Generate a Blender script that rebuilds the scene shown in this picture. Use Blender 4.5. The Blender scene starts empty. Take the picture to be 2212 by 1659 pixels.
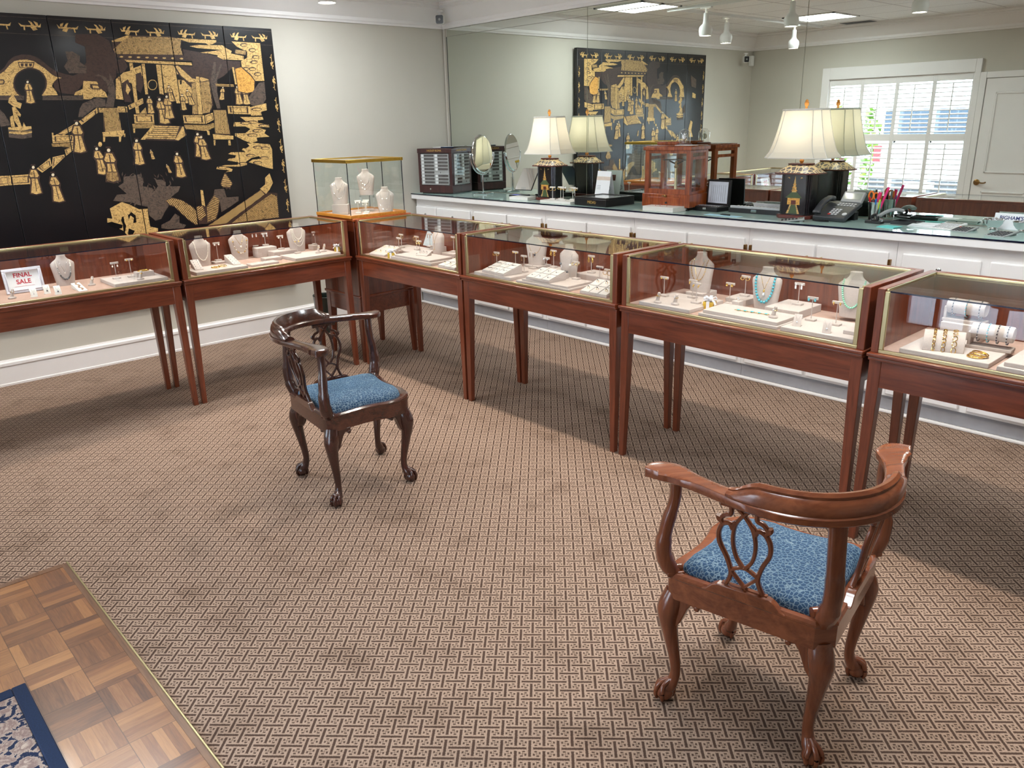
import bpy, math, random
from mathutils import Vector, Matrix
R = math.radians
PI = math.pi
S = bpy.context.scene
COL = S.collection

# ------------------------------------------------------------------ camera
cam_d = bpy.data.cameras.new('camera'); cam_d.sensor_width = 36.0; cam_d.lens = 27.829
cam_d.clip_start = 0.02; cam_d.clip_end = 200
cam = bpy.data.objects.new('camera', cam_d); COL.objects.link(cam)
_yaw, _pitch, _roll = 0.8329, -0.3201, -0.0251
_f = Vector((-math.sin(_yaw)*math.cos(_pitch), math.cos(_yaw)*math.cos(_pitch), math.sin(_pitch)))
_r = _f.cross(Vector((0, 0, 1))).normalized(); _u = _r.cross(_f)
_r2 = _r*math.cos(_roll)+_u*math.sin(_roll); _u2 = -_r*math.sin(_roll)+_u*math.cos(_roll)
cam.matrix_world = Matrix(((_r2.x, _u2.x, -_f.x, 6.2533), (_r2.y, _u2.y, -_f.y, -4.9359), (_r2.z, _u2.z, -_f.z, 1.6598), (0, 0, 0, 1)))
S.camera = cam
# ------------------------------------------------------------------ view, world, sun
S.view_settings.view_transform = 'Standard'; S.view_settings.look = 'None'
S.view_settings.gamma = 1.0; S.view_settings.use_curve_mapping = False
S.view_settings.exposure = 0.5
S.cycles.transparent_max_bounces = 16
S.cycles.max_bounces = 8; S.cycles.diffuse_bounces = 4; S.cycles.glossy_bounces = 6
S.cycles.caustics_reflective = True; S.cycles.blur_glossy = 1.0; S.cycles.caustics_refractive = False
S.cycles.use_denoising = True
S.cycles.sample_clamp_indirect = 6.0
W = bpy.data.worlds.new('world'); S.world = W; W.use_nodes = True
_bg = W.node_tree.nodes['Background']; _bg.inputs[0].default_value = (0.78, 0.88, 1.0, 1); _bg.inputs[1].default_value = 9.0
# lamp strengths
PANEL_E = 29.0        # fluorescent ceiling panels, real and added
SPOT_W = 50.0        # track spots
SHADE_W = 1.1        # table lamps
def lamp(name, kind, loc, energy, color, parent=None, **k):
    d = bpy.data.lights.new(name, kind); d.energy = energy; d.color = color
    for a, v in k.items(): setattr(d, a, v)
    o = bpy.data.objects.new(name, d); COL.objects.link(o); o.location = loc
    if parent: o.parent = parent
    return o

# ------------------------------------------------------------------ mesh helpers
class MB:
    def __init__(s): s.v = []; s.f = []
    def add(s, vs, fs):
        n = len(s.v); s.v += [tuple(p) for p in vs]; s.f += [tuple(i+n for i in f) for f in fs]; return s
    def box(s, x0, x1, y0, y1, z0, z1, M=None):
        p = [(x0,y0,z0),(x1,y0,z0),(x1,y1,z0),(x0,y1,z0),(x0,y0,z1),(x1,y0,z1),(x1,y1,z1),(x0,y1,z1)]
        if M: p = [M @ Vector(q) for q in p]
        return s.add(p, [(3,2,1,0),(4,5,6,7),(0,1,5,4),(1,2,6,5),(2,3,7,6),(3,0,4,7)])
    def cbox(s, cx, cy, cz, w, d, h, M=None): return s.box(cx-w/2, cx+w/2, cy-d/2, cy+d/2, cz, cz+h, M)
    def prism(s, poly, z0, z1, M=None, top=None):
        n = len(poly); t = top or poly
        p = [(x, y, z0) for x, y in poly]+[(x, y, z1) for x, y in t]
        if M: p = [M @ Vector(q) for q in p]
        a = sum(poly[i][0]*poly[(i+1) % n][1]-poly[(i+1) % n][0]*poly[i][1] for i in range(n))
        fs = [tuple(range(n-1, -1, -1)), tuple(range(n, 2*n))]+[(i, (i+1) % n, n+(i+1) % n, n+i) for i in range(n)]
        if a < 0: fs = [tuple(reversed(f)) for f in fs]
        return s.add(p, fs)
    def loft(s, rings, caps=True, closed=True):
        n = len(rings[0]); vs = [p for r in rings for p in r]; fs = []
        for k in range(len(rings)-1):
            for i in range(n if closed else n-1):
                j = (i+1) % n; fs.append((k*n+i, k*n+j, (k+1)*n+j, (k+1)*n+i))
        if caps: fs += [tuple(range(n-1, -1, -1)), tuple((len(rings)-1)*n+i for i in range(n))]
        return s.add(vs, fs)
    def lathe(s, prof, n=24, c=(0, 0, 0), M=None, caps=True, sx=1, sy=1):
        rings = []
        for r, z in prof:
            rg = [Vector((c[0]+r*sx*math.cos(2*PI*i/n), c[1]+r*sy*math.sin(2*PI*i/n), c[2]+z)) for i in range(n)]
            rings.append([M @ p for p in rg] if M else rg)
        return s.loft(rings, caps)
    def sphere(s, c, r, n=12, sc=(1, 1, 1)):
        pr = [(max(1e-5, math.sin(PI*k/(n//2+1))), -math.cos(PI*k/(n//2+1))) for k in range(n//2+2)]
        rings = [[(c[0]+r*sc[0]*a*math.cos(2*PI*i/n), c[1]+r*sc[1]*a*math.sin(2*PI*i/n), c[2]+r*sc[2]*b) for i in range(n)] for a, b in pr]
        return s.loft(rings)
    def sweep(s, path, rad, n=8, flat=None, up=(0, 0, 1), close=False, power=2.0):
        """sweep a (super)ellipse; rad: number, or per point number or (a, b): half size sideways and along 'up'"""
        P = [Vector(p) for p in path]; m = len(P); rings = []
        for i in range(m):
            if close: t = (P[(i+1) % m]-P[i-1])
            else: t = P[min(i+1, m-1)]-P[max(i-1, 0)]
            if t.length < 1e-9: t = Vector((0, 0, 1))
            t.normalize(); U = Vector(up)
            if abs(t.dot(U)) > 0.97: U = Vector((0, 1, 0)) if abs(t.y) < .9 else Vector((1, 0, 0))
            sd = U.cross(t).normalized(); u2 = t.cross(sd).normalized()
            r = rad[i] if isinstance(rad, list) else rad
            a, b = r if isinstance(r, (list, tuple)) else (r, r)
            rg = []
            for k in range(n):
                th = 2*PI*(k+.5)/n; c_, s_ = math.cos(th), math.sin(th)
                ca = math.copysign(abs(c_)**(2/power), c_); sa = math.copysign(abs(s_)**(2/power), s_)
                rg.append(P[i]+sd*(a*ca)+u2*(b*sa))
            rings.append(rg)
        if close: rings.append(rings[0])
        return s.loft(rings, caps=not close)
    def torus(s, c, R_, r, M=None, n=20, k=8, sc=(1, 1)):
        path = []
        for i in range(n):
            p = Vector((R_*sc[0]*math.cos(2*PI*i/n), R_*sc[1]*math.sin(2*PI*i/n), 0))
            path.append((M @ p if M else p)+Vector(c))
        up = (M @ Vector((0, 0, 1))) if M else (0, 0, 1)
        return s.sweep(path, r, k, up=up, close=True)
    def build(s, name, mat, parent=None, smooth=True, bevel=0, ang=38, seg=2):
        me = bpy.data.meshes.new(name); me.from_pydata(s.v, [], s.f); me.update()
        if smooth:
            for p in me.polygons: p.use_smooth = True
            me.set_sharp_from_angle(angle=R(ang))
        me.materials.append(mat)
        o = bpy.data.objects.new(name, me); COL.objects.link(o)
        if parent: o.parent = parent
        if bevel:
            b = o.modifiers.new('edge', 'BEVEL'); b.width = bevel; b.segments = seg; b.limit_method = 'ANGLE'; b.angle_limit = R(40); b.harden_normals = False
        return o
def rotz(a): return Matrix.Rotation(a, 4, 'Z')
def TR(loc=(0, 0, 0), rx=0, ry=0, rz=0): return Matrix.Translation(loc) @ Matrix.Rotation(rz, 4, 'Z') @ Matrix.Rotation(ry, 4, 'Y') @ Matrix.Rotation(rx, 4, 'X')
def spline(pts, k=6, close=False):
    P = [Vector(p) for p in pts]; n = len(P); out = []
    for i in range(n if close else n-1):
        a = P[i-1] if (i > 0 or close) else P[0]*2-P[1]; b = P[i]; c = P[(i+1) % n]
        d = P[(i+2) % n] if (i+2 < n or close) else P[-1]*2-P[-2]
        for j in range(k):
            t = j/k
            out.append(0.5*((2*b)+(c-a)*t+(2*a-5*b+4*c-d)*t*t+(3*b-a-3*c+d)*t**3))
    if not close: out.append(P[-1])
    return out
def thing(name, label, cat, loc=(0, 0, 0), rz=0, group=None):
    o = bpy.data.objects.new(name, None); COL.objects.link(o); o.empty_display_size = .05
    o.location = loc; o.rotation_euler = (0, 0, rz); o['label'] = label; o['category'] = cat
    if group: o['group'] = group
    return o
def tag(o, label, cat, group=None, loc=None, rz=None):
    o['label'] = label; o['category'] = cat
    if group: o['group'] = group
    if loc is not None: o.location = loc
    if rz is not None: o.rotation_euler = (0, 0, rz)
    return o
def struct(name, mb, mat, label=None, parent=None, **k):
    o = mb.build(name, mat, parent, **k)
    if not parent: o['kind'] = 'structure'
    if label: o['label'] = label
    return o
def dup(root, loc, rz=None, label=None, group=None, scale=None):
    def cp(o, par):
        c = o.copy(); COL.objects.link(c); c.parent = par
        for ch in o.children: cp(ch, c)
        return c
    r = cp(root, None); r.location = loc
    if rz is not None: r.rotation_euler = (0, 0, rz)
    if label: r['label'] = label
    if group: r['group'] = group
    if scale: r.scale = scale
    return r

# ------------------------------------------------------------------ materials
def srgb(r, g, b):
    f = lambda c: (c/255/12.92) if c/255 <= .04045 else ((c/255+.055)/1.055)**2.4
    return (f(r), f(g), f(b), 1)
class NT:
    def __init__(s, name):
        s.m = bpy.data.materials.new(name); s.m.use_nodes = True; s.t = s.m.node_tree; s.N = s.t.nodes
        s.b = s.N['Principled BSDF']; s.out = s.N['Material Output']
    def n(s, t, **k):
        o = s.N.new(t)
        for a, v in k.items(): setattr(o, a, v)
        return o
    def l(s, a, b): s.t.links.new(a, b)
    def math(s, op, a, b=None, c=None, clamp=False):
        o = s.n('ShaderNodeMath', operation=op); o.use_clamp = clamp
        for i, x in enumerate((a, b, c)):
            if x is None: continue
            if isinstance(x, (int, float)): o.inputs[i].default_value = x
            else: s.l(x, o.inputs[i])
        return o.outputs[0]
    def mix(s, fac, a, b):
        o = s.n('ShaderNodeMix', data_type='RGBA')
        for i, x in ((0, fac), (6, a), (7, b)):
            if isinstance(x, (int, float)): o.inputs[i].default_value = x
            elif isinstance(x, tuple): o.inputs[i].default_value = x
            else: s.l(x, o.inputs[i])
        return o.outputs[2]
    def coord(s, scale=(1, 1, 1), rot=(0, 0, 0), kind='Object'):
        c = s.n('ShaderNodeTexCoord'); m = s.n('ShaderNodeMapping'); s.l(c.outputs[kind], m.inputs[0])
        m.inputs['Scale'].default_value = scale; m.inputs['Rotation'].default_value = rot
        return m.outputs[0]
    def noise(s, vec, scale=5, detail=4, rough=.5, dist=0):
        o = s.n('ShaderNodeTexNoise'); s.l(vec, o.inputs['Vector'])
        o.inputs['Scale'].default_value = scale; o.inputs['Detail'].default_value = detail
        o.inputs['Roughness'].default_value = rough; o.inputs['Distortion'].default_value = dist
        return o.outputs[0]
    def ramp(s, fac, *stops):
        o = s.n('ShaderNodeValToRGB'); s.l(fac, o.inputs[0]); e = o.color_ramp.elements
        while len(e) < len(stops): e.new(.5)
        for x, (p, c) in zip(e, stops): x.position = p; x.color = c
        return o.outputs[0]
    def bump(s, h, strength=.2, dist=.002):
        o = s.n('ShaderNodeBump'); o.inputs['Strength'].default_value = strength; o.inputs['Distance'].default_value = dist
        s.l(h, o.inputs['Height']); s.l(o.outputs[0], s.b.inputs['Normal'])
    def set(s, base=None, rough=None, metal=None, coat=None, spec=None, emit=None, es=None, sheen=None):
        I = s.b.inputs
        if base is not None:
            if isinstance(base, tuple): I['Base Color'].default_value = base
            else: s.l(base, I['Base Color'])
        if rough is not None: I['Roughness'].default_value = rough
        if metal is not None: I['Metallic'].default_value = metal
        if coat is not None: I['Coat Weight'].default_value = coat; I['Coat Roughness'].default_value = .12
        if spec is not None: I['Specular IOR Level'].default_value = spec
        if emit is not None: I['Emission Color'].default_value = emit; I['Emission Strength'].default_value = es
        if sheen is not None: I['Sheen Weight'].default_value = sheen
        return s
def flat(name, c, rough=.5, metal=0, coat=0, var=.06, nscale=30, spec=.5):
    """plain surface with a faint procedural mottling"""
    t = NT(name); v = t.coord(); n = t.noise(v, nscale, 3)
    a = tuple(max(0, x*(1-var)) for x in c[:3])+(1,); b = tuple(min(1, x*(1+var)) for x in c[:3])+(1,)
    t.set(t.ramp(n, (.3, a), (.7, b)), rough, metal, coat, spec); return t.m
def wood(name, c1, c2, axis='x', rough=.3, coat=.35, s=1.0):
    t = NT(name); k = {'x': (2, 26, 26), 'y': (26, 2, 26), 'z': (26, 26, 2)}[axis]
    v = t.coord(tuple(q*s for q in k)); n = t.noise(v, 1.6, 6, .6, .8); n2 = t.noise(v, 9, 2)
    f = t.math('ADD', t.math('MULTIPLY', n, .8), t.math('MULTIPLY', n2, .2))
    t.set(t.ramp(f, (.36, c1), (.62, c2)), rough, 0, coat); t.bump(f, .08, .001); return t.m
def emitter(name, c, e):
    t = NT(name); t.set((0, 0, 0, 1), 1, emit=c, es=e); return t.m
def glass(name, tint=(1, 1, 1, 1), refl=1.0, base=.04, gloss=(1, 1, 1, 1)):
    """thin clear glazing: reflects by angle, otherwise lets light straight through"""
    t = NT(name); t.N.remove(t.b)
    lw = t.n('ShaderNodeLayerWeight'); lw.inputs[0].default_value = .5
    f = t.math('POWER', lw.outputs['Facing'], 5.0)
    f = t.math('MULTIPLY', t.math('ADD', t.math('MULTIPLY', f, 1-base), base), refl, clamp=True)
    tr = t.n('ShaderNodeBsdfTransparent'); tr.inputs[0].default_value = tint
    gl = t.n('ShaderNodeBsdfGlossy'); gl.inputs['Roughness'].default_value = 0.0; gl.inputs['Color'].default_value = gloss
    mx = t.n('ShaderNodeMixShader'); t.l(f, mx.inputs[0]); t.l(tr.outputs[0], mx.inputs[1]); t.l(gl.outputs[0], mx.inputs[2])
    t.l(mx.outputs[0], t.out.inputs[0]); return t.m

MX1, MX2 = srgb(88, 38, 22), srgb(122, 60, 36)
M = {}
for ax in 'xyz': M['mah_'+ax] = wood('mahogany_'+ax, MX1, MX2, ax, .28, .4)
M['chair'] = wood('chair_mahogany', srgb(98, 50, 30), srgb(130, 72, 44), 'z', .25, .5, .6)
M['chair_x'] = wood('chair_mahogany_rail', srgb(104, 54, 32), srgb(138, 78, 48), 'x', .25, .5, .6)
M['chairdark'] = wood('chair_dark_mahogany', srgb(44, 22, 17), srgb(64, 32, 24), 'z', .22, .5, .6)
M['chairdark_x'] = wood('chair_dark_mahogany_rail', srgb(50, 25, 18), srgb(76, 40, 28), 'x', .22, .5, .6)
M['cherry'] = wood('balance_case_cherry', srgb(112, 48, 18), srgb(168, 84, 38), 'z', .25, .5)
M['wine'] = wood('wine_stained_wood', srgb(46, 20, 22), srgb(70, 34, 34), 'z', .35, .3)
M['brass'] = flat('polished_brass', srgb(196, 184, 142), .3, 1, var=.02, nscale=4)
M['oldbrass'] = flat('aged_brass', srgb(150, 116, 70), .3, 1, var=.1)
M['orangewood'] = wood('golden_oak_trim', srgb(176, 112, 36), srgb(206, 142, 58), 'x', .3, .4)
M['gold'] = flat('yellow_gold', srgb(240, 200, 110), .16, 1, var=.03)
M['silver'] = flat('bright_silver', srgb(225, 225, 225), .14, 1, var=.03)
M['chrome'] = flat('chrome', srgb(220, 222, 225), .06, 1, var=.01)
M['linen'] = flat('beige_display_linen', srgb(192, 180, 174), .85, var=.05, nscale=160)
M['white'] = flat('white_display_leatherette', srgb(222, 219, 213), .5, var=.02)
M['deck'] = flat('tan_suede_deck', srgb(176, 146, 132), .9, var=.06, nscale=60)
M['pearl'] = flat('pearl', srgb(238, 230, 220), .18, coat=.6, var=.03)
M['greypearl'] = flat('dark_grey_pearl', srgb(92, 94, 98), .15, coat=.6, var=.15, nscale=15)
M['turq'] = flat('turquoise_stone', srgb(64, 176, 196), .3, coat=.3, var=.08)
M['mint'] = flat('mint_green_stone', srgb(140, 214, 184), .35, coat=.2, var=.05)
M['sapph'] = flat('dark_blue_stone', srgb(22, 26, 60), .1, coat=.6, var=.1)
M['diamond'] = flat('clear_brilliants', srgb(232, 236, 240), .05, .7, var=.05)
M['black'] = flat('black_plastic', srgb(24, 24, 26), .35, var=.1)
M['charcoal'] = flat('charcoal_plastic', srgb(58, 60, 64), .4, var=.05)
M['grey'] = flat('grey_plastic', srgb(150, 154, 154), .4, var=.03)
M['paper'] = flat('white_paper', srgb(238, 240, 242), .7, var=.01)
M['teal'] = flat('aqua_note_paper', srgb(110, 208, 204), .7, var=.02)
M['wall'] = flat('cream_wall_paint', srgb(195, 190, 178), .75, var=.012, nscale=4)
M['trimwhite'] = flat('white_trim_paint', srgb(236, 233, 231), .45, var=.012, nscale=6)
M['cabwhite'] = flat('white_cabinet_paint', srgb(238, 237, 236), .4, var=.012, nscale=6)
M['toekick'] = flat('grey_toe_kick', srgb(150, 150, 154), .6, var=.04)
M['cap'] = flat('white_plastic', srgb(232, 232, 230), .4, var=.01)
M['edge'] = flat('dark_glass_edge', srgb(16, 22, 44), .1, var=.1)
M['casepane'] = glass('case_glass', (.985, .99, .985, 1), .85, .05)
M['toppane'] = glass('case_top_glass', (.97, .98, .97, 1), .85, .05)
M['towerpane'] = glass('tower_glass', (.965, .985, .975, 1), .9, .05)
M['clear'] = glass('clear_acrylic', (.95, .97, .98, 1), 1.0, .06)
def mirror_mat(name, c):
    t = NT(name); t.set(c, 0.0, 1); return t.m
M['mirror'] = mirror_mat('silvered_mirror', (.77, .82, .76, 1))
M['mirror2'] = mirror_mat('bright_mirror', (.88, .9, .87, 1))
# ---- carpet: woven key pattern of paired bars, laid at 45 degrees
def carpet():
    t = NT('carpet_key_weave'); s = .0396
    v = t.coord((1, 1, 1), (0, 0, R(45)), 'Object'); sp = t.n('ShaderNodeSeparateXYZ'); t.l(v, sp.inputs[0])
    ns = t.noise(t.coord(), 260, 2); wob = t.math('MULTIPLY', t.math('SUBTRACT', ns, .5), .12)
    X = t.math('ADD', t.math('DIVIDE', sp.outputs[0], s), wob); Y = t.math('ADD', t.math('DIVIDE', sp.outputs[1], s), wob)
    def cen(a, o):            # distance from the nearest of o, o+2, o+4 ...
        m = t.math('PINGPONG', t.math('ADD', a, o), 1.0); return m
    def band(a, lo, hi):      # soft 1 inside lo..hi
        c, h = (lo+hi)/2, (hi-lo)/2
        d = t.math('ABSOLUTE', t.math('SUBTRACT', a, c)); return t.math('MULTIPLY', t.math('SUBTRACT', h+.04, d), 14, clamp=True)
    tot = None
    for (ox, oy, vert) in ((0, 0, 1), (1, 1, 1), (1, 0, 0), (0, 1, 0)):
        u, w = cen(X, ox), cen(Y, oy)
        if not vert: u, w = w, u
        line = t.math('MULTIPLY', band(u, .11, .22), band(w, -1, .78))
        hook = t.math('MULTIPLY', band(u, .16, .46), band(w, .68, .79))
        tip = t.math('MULTIPLY', band(u, .37, .47), band(w, .50, .76))
        e = t.math('MAXIMUM', line, t.math('MAXIMUM', hook, tip))
        tot = e if tot is None else t.math('MAXIMUM', tot, e)
    big = t.noise(t.coord(), 5.5, 3, .6); fib = t.noise(t.coord(), 420, 2)
    c = t.mix(tot, srgb(80, 63, 54), srgb(172, 148, 130))
    wear = t.ramp(big, (.28, (.74, .72, .70, 1)), (.48, (1, 1, 1, 1)))
    mu = t.n('ShaderNodeMix', data_type='RGBA', blend_type='MULTIPLY'); mu.inputs[0].default_value = 1; t.l(c, mu.inputs[6]); t.l(wear, mu.inputs[7])
    m2 = t.n('ShaderNodeMix', data_type='RGBA', blend_type='MULTIPLY'); m2.inputs[0].default_value = .5; t.l(mu.outputs[2], m2.inputs[6])
    t.l(t.ramp(fib, (.3, (.7, .7, .7, 1)), (.7, (1.15, 1.15, 1.15, 1))), m2.inputs[7])
    t.set(m2.outputs[2], .95, spec=.1); t.bump(tot, .35, .003); return t.m
def parquet():
    t = NT('mosaic_parquet'); m = .150
    v = t.coord(); sp = t.n('ShaderNodeSeparateXYZ'); t.l(v, sp.inputs[0])
    u = t.math('DIVIDE', t.math('SUBTRACT', sp.outputs[0], 3.25), m); w = t.math('DIVIDE', t.math('ADD', sp.outputs[1], 4.382), m)
    fu, fw = t.math('FLOOR', u), t.math('FLOOR', w)
    par = t.math('MODULO', t.math('ADD', t.math('ADD', fu, fw), 200), 2.0)
    along = t.n('ShaderNodeMix'); t.l(par, along.inputs[0]); t.l(t.math('FRACT', u), along.inputs[2]); t.l(t.math('FRACT', w), along.inputs[3])
    cross = along.outputs[0]
    fing = t.math('FLOOR', t.math('MULTIPLY', cross, 5.0))
    cb = t.n('ShaderNodeCombineXYZ'); t.l(fu, cb.inputs[0]); t.l(fw, cb.inputs[1]); t.l(fing, cb.inputs[2])
    wn = t.n('ShaderNodeTexWhiteNoise', noise_dimensions='3D'); t.l(cb.outputs[0], wn.inputs[0])
    cb2 = t.n('ShaderNodeCombineXYZ'); t.l(fu, cb2.inputs[0]); t.l(fw, cb2.inputs[1])
    wn2 = t.n('ShaderNodeTexWhiteNoise', noise_dimensions='3D'); t.l(cb2.outputs[0], wn2.inputs[0])
    g1 = t.noise(t.coord((12, 130, 1)), 1, 5, .6, .4); g2 = t.noise(t.coord((130, 12, 1)), 1, 5, .6, .4)
    gm = t.n('ShaderNodeMix'); t.l(par, gm.inputs[0]); t.l(g2, gm.inputs[2]); t.l(g1, gm.inputs[3])
    f = t.math('ADD', t.math('MULTIPLY', wn.outputs[0], .42), t.math('ADD', t.math('MULTIPLY', wn2.outputs[0], .2), t.math('MULTIPLY', gm.outputs[0], .5)))
    col = t.ramp(f, (.2, srgb(84, 54, 38)), (.5, srgb(128, 84, 52)), (.85, srgb(166, 118, 74)))
    gap = t.math('MAXIMUM', t.math('GREATER_THAN', t.math('ABSOLUTE', t.math('SUBTRACT', t.math('FRACT', u), .5)), .492), t.math('GREATER_THAN', t.math('ABSOLUTE', t.math('SUBTRACT', t.math('FRACT', w), .5)), .492))
    gap2 = t.math('GREATER_THAN', t.math('ABSOLUTE', t.math('SUBTRACT', t.math('FRACT', t.math('MULTIPLY', cross, 5.0)), .5)), .475)
    col = t.mix(t.math('MULTIPLY', t.math('MAXIMUM', gap, t.math('MULTIPLY', gap2, .5)), .65), col, srgb(50, 30, 20))
    t.set(col, .3, coat=.25); t.bump(gm.outputs[0], .05, .001); return t.m
def ceiling_mat():
    t = NT('acoustic_ceiling_tiles'); v = t.coord(); sp = t.n('ShaderNodeSeparateXYZ'); t.l(v, sp.inputs[0])
    def ln(a, o): return t.math('LESS_THAN', t.math('ABSOLUTE', t.math('SUBTRACT', t.math('FRACT', t.math('ADD', t.math('DIVIDE', a, .61), o)), .5)), .014)
    g = t.math('MAXIMUM', ln(sp.outputs[0], .5-.63/.61), ln(sp.outputs[1], .5+1.36/.61+5))
    n = t.noise(v, 90, 3); c = t.ramp(n, (.35, srgb(226, 225, 222)), (.6, srgb(240, 239, 236)))
    t.set(t.mix(g, c, srgb(186, 183, 179)), .9); return t.m
def rug_mat():
    t = NT('navy_cream_rug'); v = t.coord()
    n = t.noise(v, 26, 3, .6, 2.2); vo = t.n('ShaderNodeTexVoronoi', feature='DISTANCE_TO_EDGE'); t.l(v, vo.inputs['Vector']); vo.inputs['Scale'].default_value = 15
    f = t.math('ADD', t.math('MULTIPLY', n, .8), vo.outputs[0]); fz = t.noise(v, 300, 2)
    c = t.ramp(t.math('ADD', f, t.math('MULTIPLY', fz, .12)), (.42, srgb(15, 30, 60)), (.50, srgb(15, 30, 60)), (.53, srgb(168, 150, 136)), (.70, srgb(122, 100, 96)), (.9, srgb(180, 162, 146)))
    t.set(c, .95); t.bump(fz, .4, .003); return t.m
def upholstery():
    t = NT('blue_pebbled_velvet'); v = t.coord()
    vo = t.n('ShaderNodeTexVoronoi', feature='DISTANCE_TO_EDGE'); t.l(v, vo.inputs['Vector']); vo.inputs['Scale'].default_value = 88
    vc = t.n('ShaderNodeTexVoronoi'); t.l(v, vc.inputs['Vector']); vc.inputs['Scale'].default_value = 88
    m = t.math('MULTIPLY', vo.outputs[0], 9, clamp=True)
    dots = t.mix(t.math('MULTIPLY', m, 1), srgb(128, 150, 162), srgb(30, 64, 96))
    t.set(dots, .85, sheen=.9); t.b.inputs['Sheen Tint'].default_value = srgb(120, 170, 205); t.b.inputs['Sheen Roughness'].default_value = .35
    t.bump(m, .5, .003); return t.m
M['carpet'] = carpet(); M['parquet'] = parquet(); M['ceiling'] = ceiling_mat(); M['rug'] = rug_mat(); M['velvet'] = upholstery()
M['navy'] = flat('navy_binding', srgb(14, 34, 64), .95, var=.2, nscale=200)

# ================================================================== THE ROOM
RX, RY, CH = 8.3, -5.29, 2.68          # far right wall, street wall, ceiling height
struct('floor', MB().box(-.1, RX+.1, RY-.02, .1, -.1, 0), M['carpet'], 'brown carpet woven in a key pattern', smooth=False)
struct('ceiling', MB().box(-.1, RX+.1, RY-.15, .1, CH, CH+.1), M['ceiling'], 'white acoustic tile ceiling', smooth=False)
struct('wall_left', MB().box(-.12, 0, RY-.15, .1, 0, CH), M['wall'], smooth=False)
struct('wall_back', MB().box(0, RX+.1, .004, .12, 0, CH), M['wall'], smooth=False)
struct('wall_right', MB().box(RX, RX+.12, RY-.15, .004, 0, CH), M['wall'], smooth=False)
WX0, WX1, WZ0, WZ1 = 1.13, 2.82, .60, 2.06       # street window opening
DX0, DX1, DZ = 2.95, 3.62, 1.985                 # white door
EX0, EX1, EZ = 3.80, 4.74, 2.03                  # glazed entry door
wf = MB(); y0, y1 = RY-.15, RY
for a, b, c, d in ((-.0, WX0, 0, CH), (WX0, WX1, 0, WZ0), (WX0, WX1, WZ1, CH), (WX1, EX0, 0, CH), (EX0, EX1, EZ, CH), (EX1, RX, 0, CH)): wf.box(a, b, y0, y1, c, d)
struct('wall_front', wf, M['wall'], smooth=False)
# parquet landing with its wood border and brass strip
struct('floor', MB().box(2.95, 6.4, RY, -4.382, .0, .004), M['parquet'], 'mosaic parquet landing', smooth=False)
M['border'] = wood('parquet_border', srgb(92, 64, 48), srgb(126, 92, 66), 'x', .3, .3)
struct('trim_1', MB().box(2.93, 6.4, -4.400, -4.381, 0, .0055).box(2.925, 2.955, RY, -4.4005, 0, .0055), M['border'], 'wooden border strip of the parquet', smooth=False)
struct('trim_2', MB().box(2.925, 6.4, -4.381, -4.374, 0, .009), M['brass'], 'thin brass threshold strip', bevel=.002)
# rug
rg = thing('rug', 'navy and cream patterned rug lying on the parquet', 'rug', (0, 0, 0))
MB().box(3.70, 5.3, -5.2, -4.725, .004, .013).build('field', M['rug'], rg, bevel=.003)
MB().box(3.655, 5.345, -4.725, -4.685, .004, .015).box(3.655, 3.70, -5.2, -4.725, .004, .015).box(5.3, 5.345, -5.2, -4.725, .004, .015).build('border', M['navy'], rg, bevel=.004)
# crown mouldings (stepped cove), baseboards
CP = [(0, 2.478), (.018, 2.478), (.022, 2.492), (.03, 2.50), (.03, 2.525), (.038, 2.532), (.055, 2.545), (.085, 2.575), (.108, 2.61), (.118, 2.628), (.135, 2.632), (.135, 2.652), (.15, 2.66), (.15, 2.68), (0, 2.68)]
def crown(name, a, b, nx, ny):
    m = MB(); L = [[(p[0]+nx*o, p[1]+ny*o, z) for o, z in CP] for p in (a, b)]
    m.loft(L); o = struct(name, m, M['trimwhite'], ang=20)
crown('trim_3', (0, RY), (0, 0), 1, 0); crown('trim_4', (0, 0), (RX, 0), 0, -1); crown('trim_5', (RX, RY), (0, RY), 0, 1); crown('trim_6', (RX, 0), (RX, RY), -1, 0)
BP = [(0, 0), (.022, 0), (.022, .014), (.016, .018), (.016, .135), (.022, .14), (.022, .158), (.012, .168), (.008, .178), (0, .178)]
def base(name, a, b, nx, ny):
    m = MB(); m.loft([[(p[0]+nx*o, p[1]+ny*o, z) for o, z in BP] for p in (a, b)]); struct(name, m, M['trimwhite'], ang=20)
base('baseboard_left', (0, RY), (0, -.43), 1, 0); base('baseboard_front', (WX1, RY), (0, RY), 0, 1)
base('baseboard_right', (RX, 0), (RX, RY), -1, 0)

# ---- wall of mirror: three tall panes side by side, plain header strip above
for i, (a, b, w) in enumerate(((.056, 1.789, 'pane nearest the corner'), (1.793, 3.596, 'middle pane'), (3.600, 5.40, 'pane behind the telephone'), (5.404, 7.2, 'pane beyond the bracelet case'))):
    o = MB().box(a, b, -.003, .003, 1.05, 2.410).build('wall_mirror', M['mirror'], smooth=False)
    tag(o, 'frameless wall mirror above the white counter, '+w, 'mirror', 'wall mirrors')
    o2 = MB().box(a, b, -.004, .003, 2.413, 2.474).build('mirror_header', M['mirror'], o, smooth=False)
struct('trim_7', MB().box(.012, .034, -.012, .004, 1.05, 2.478), M['wall'], 'narrow painted strip in the room corner', smooth=False)
struct('trim_8', MB().box(.050, .056, -.005, .003, 1.05, 2.410), M['black'], 'black edge of the first mirror pane', smooth=False)

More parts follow.
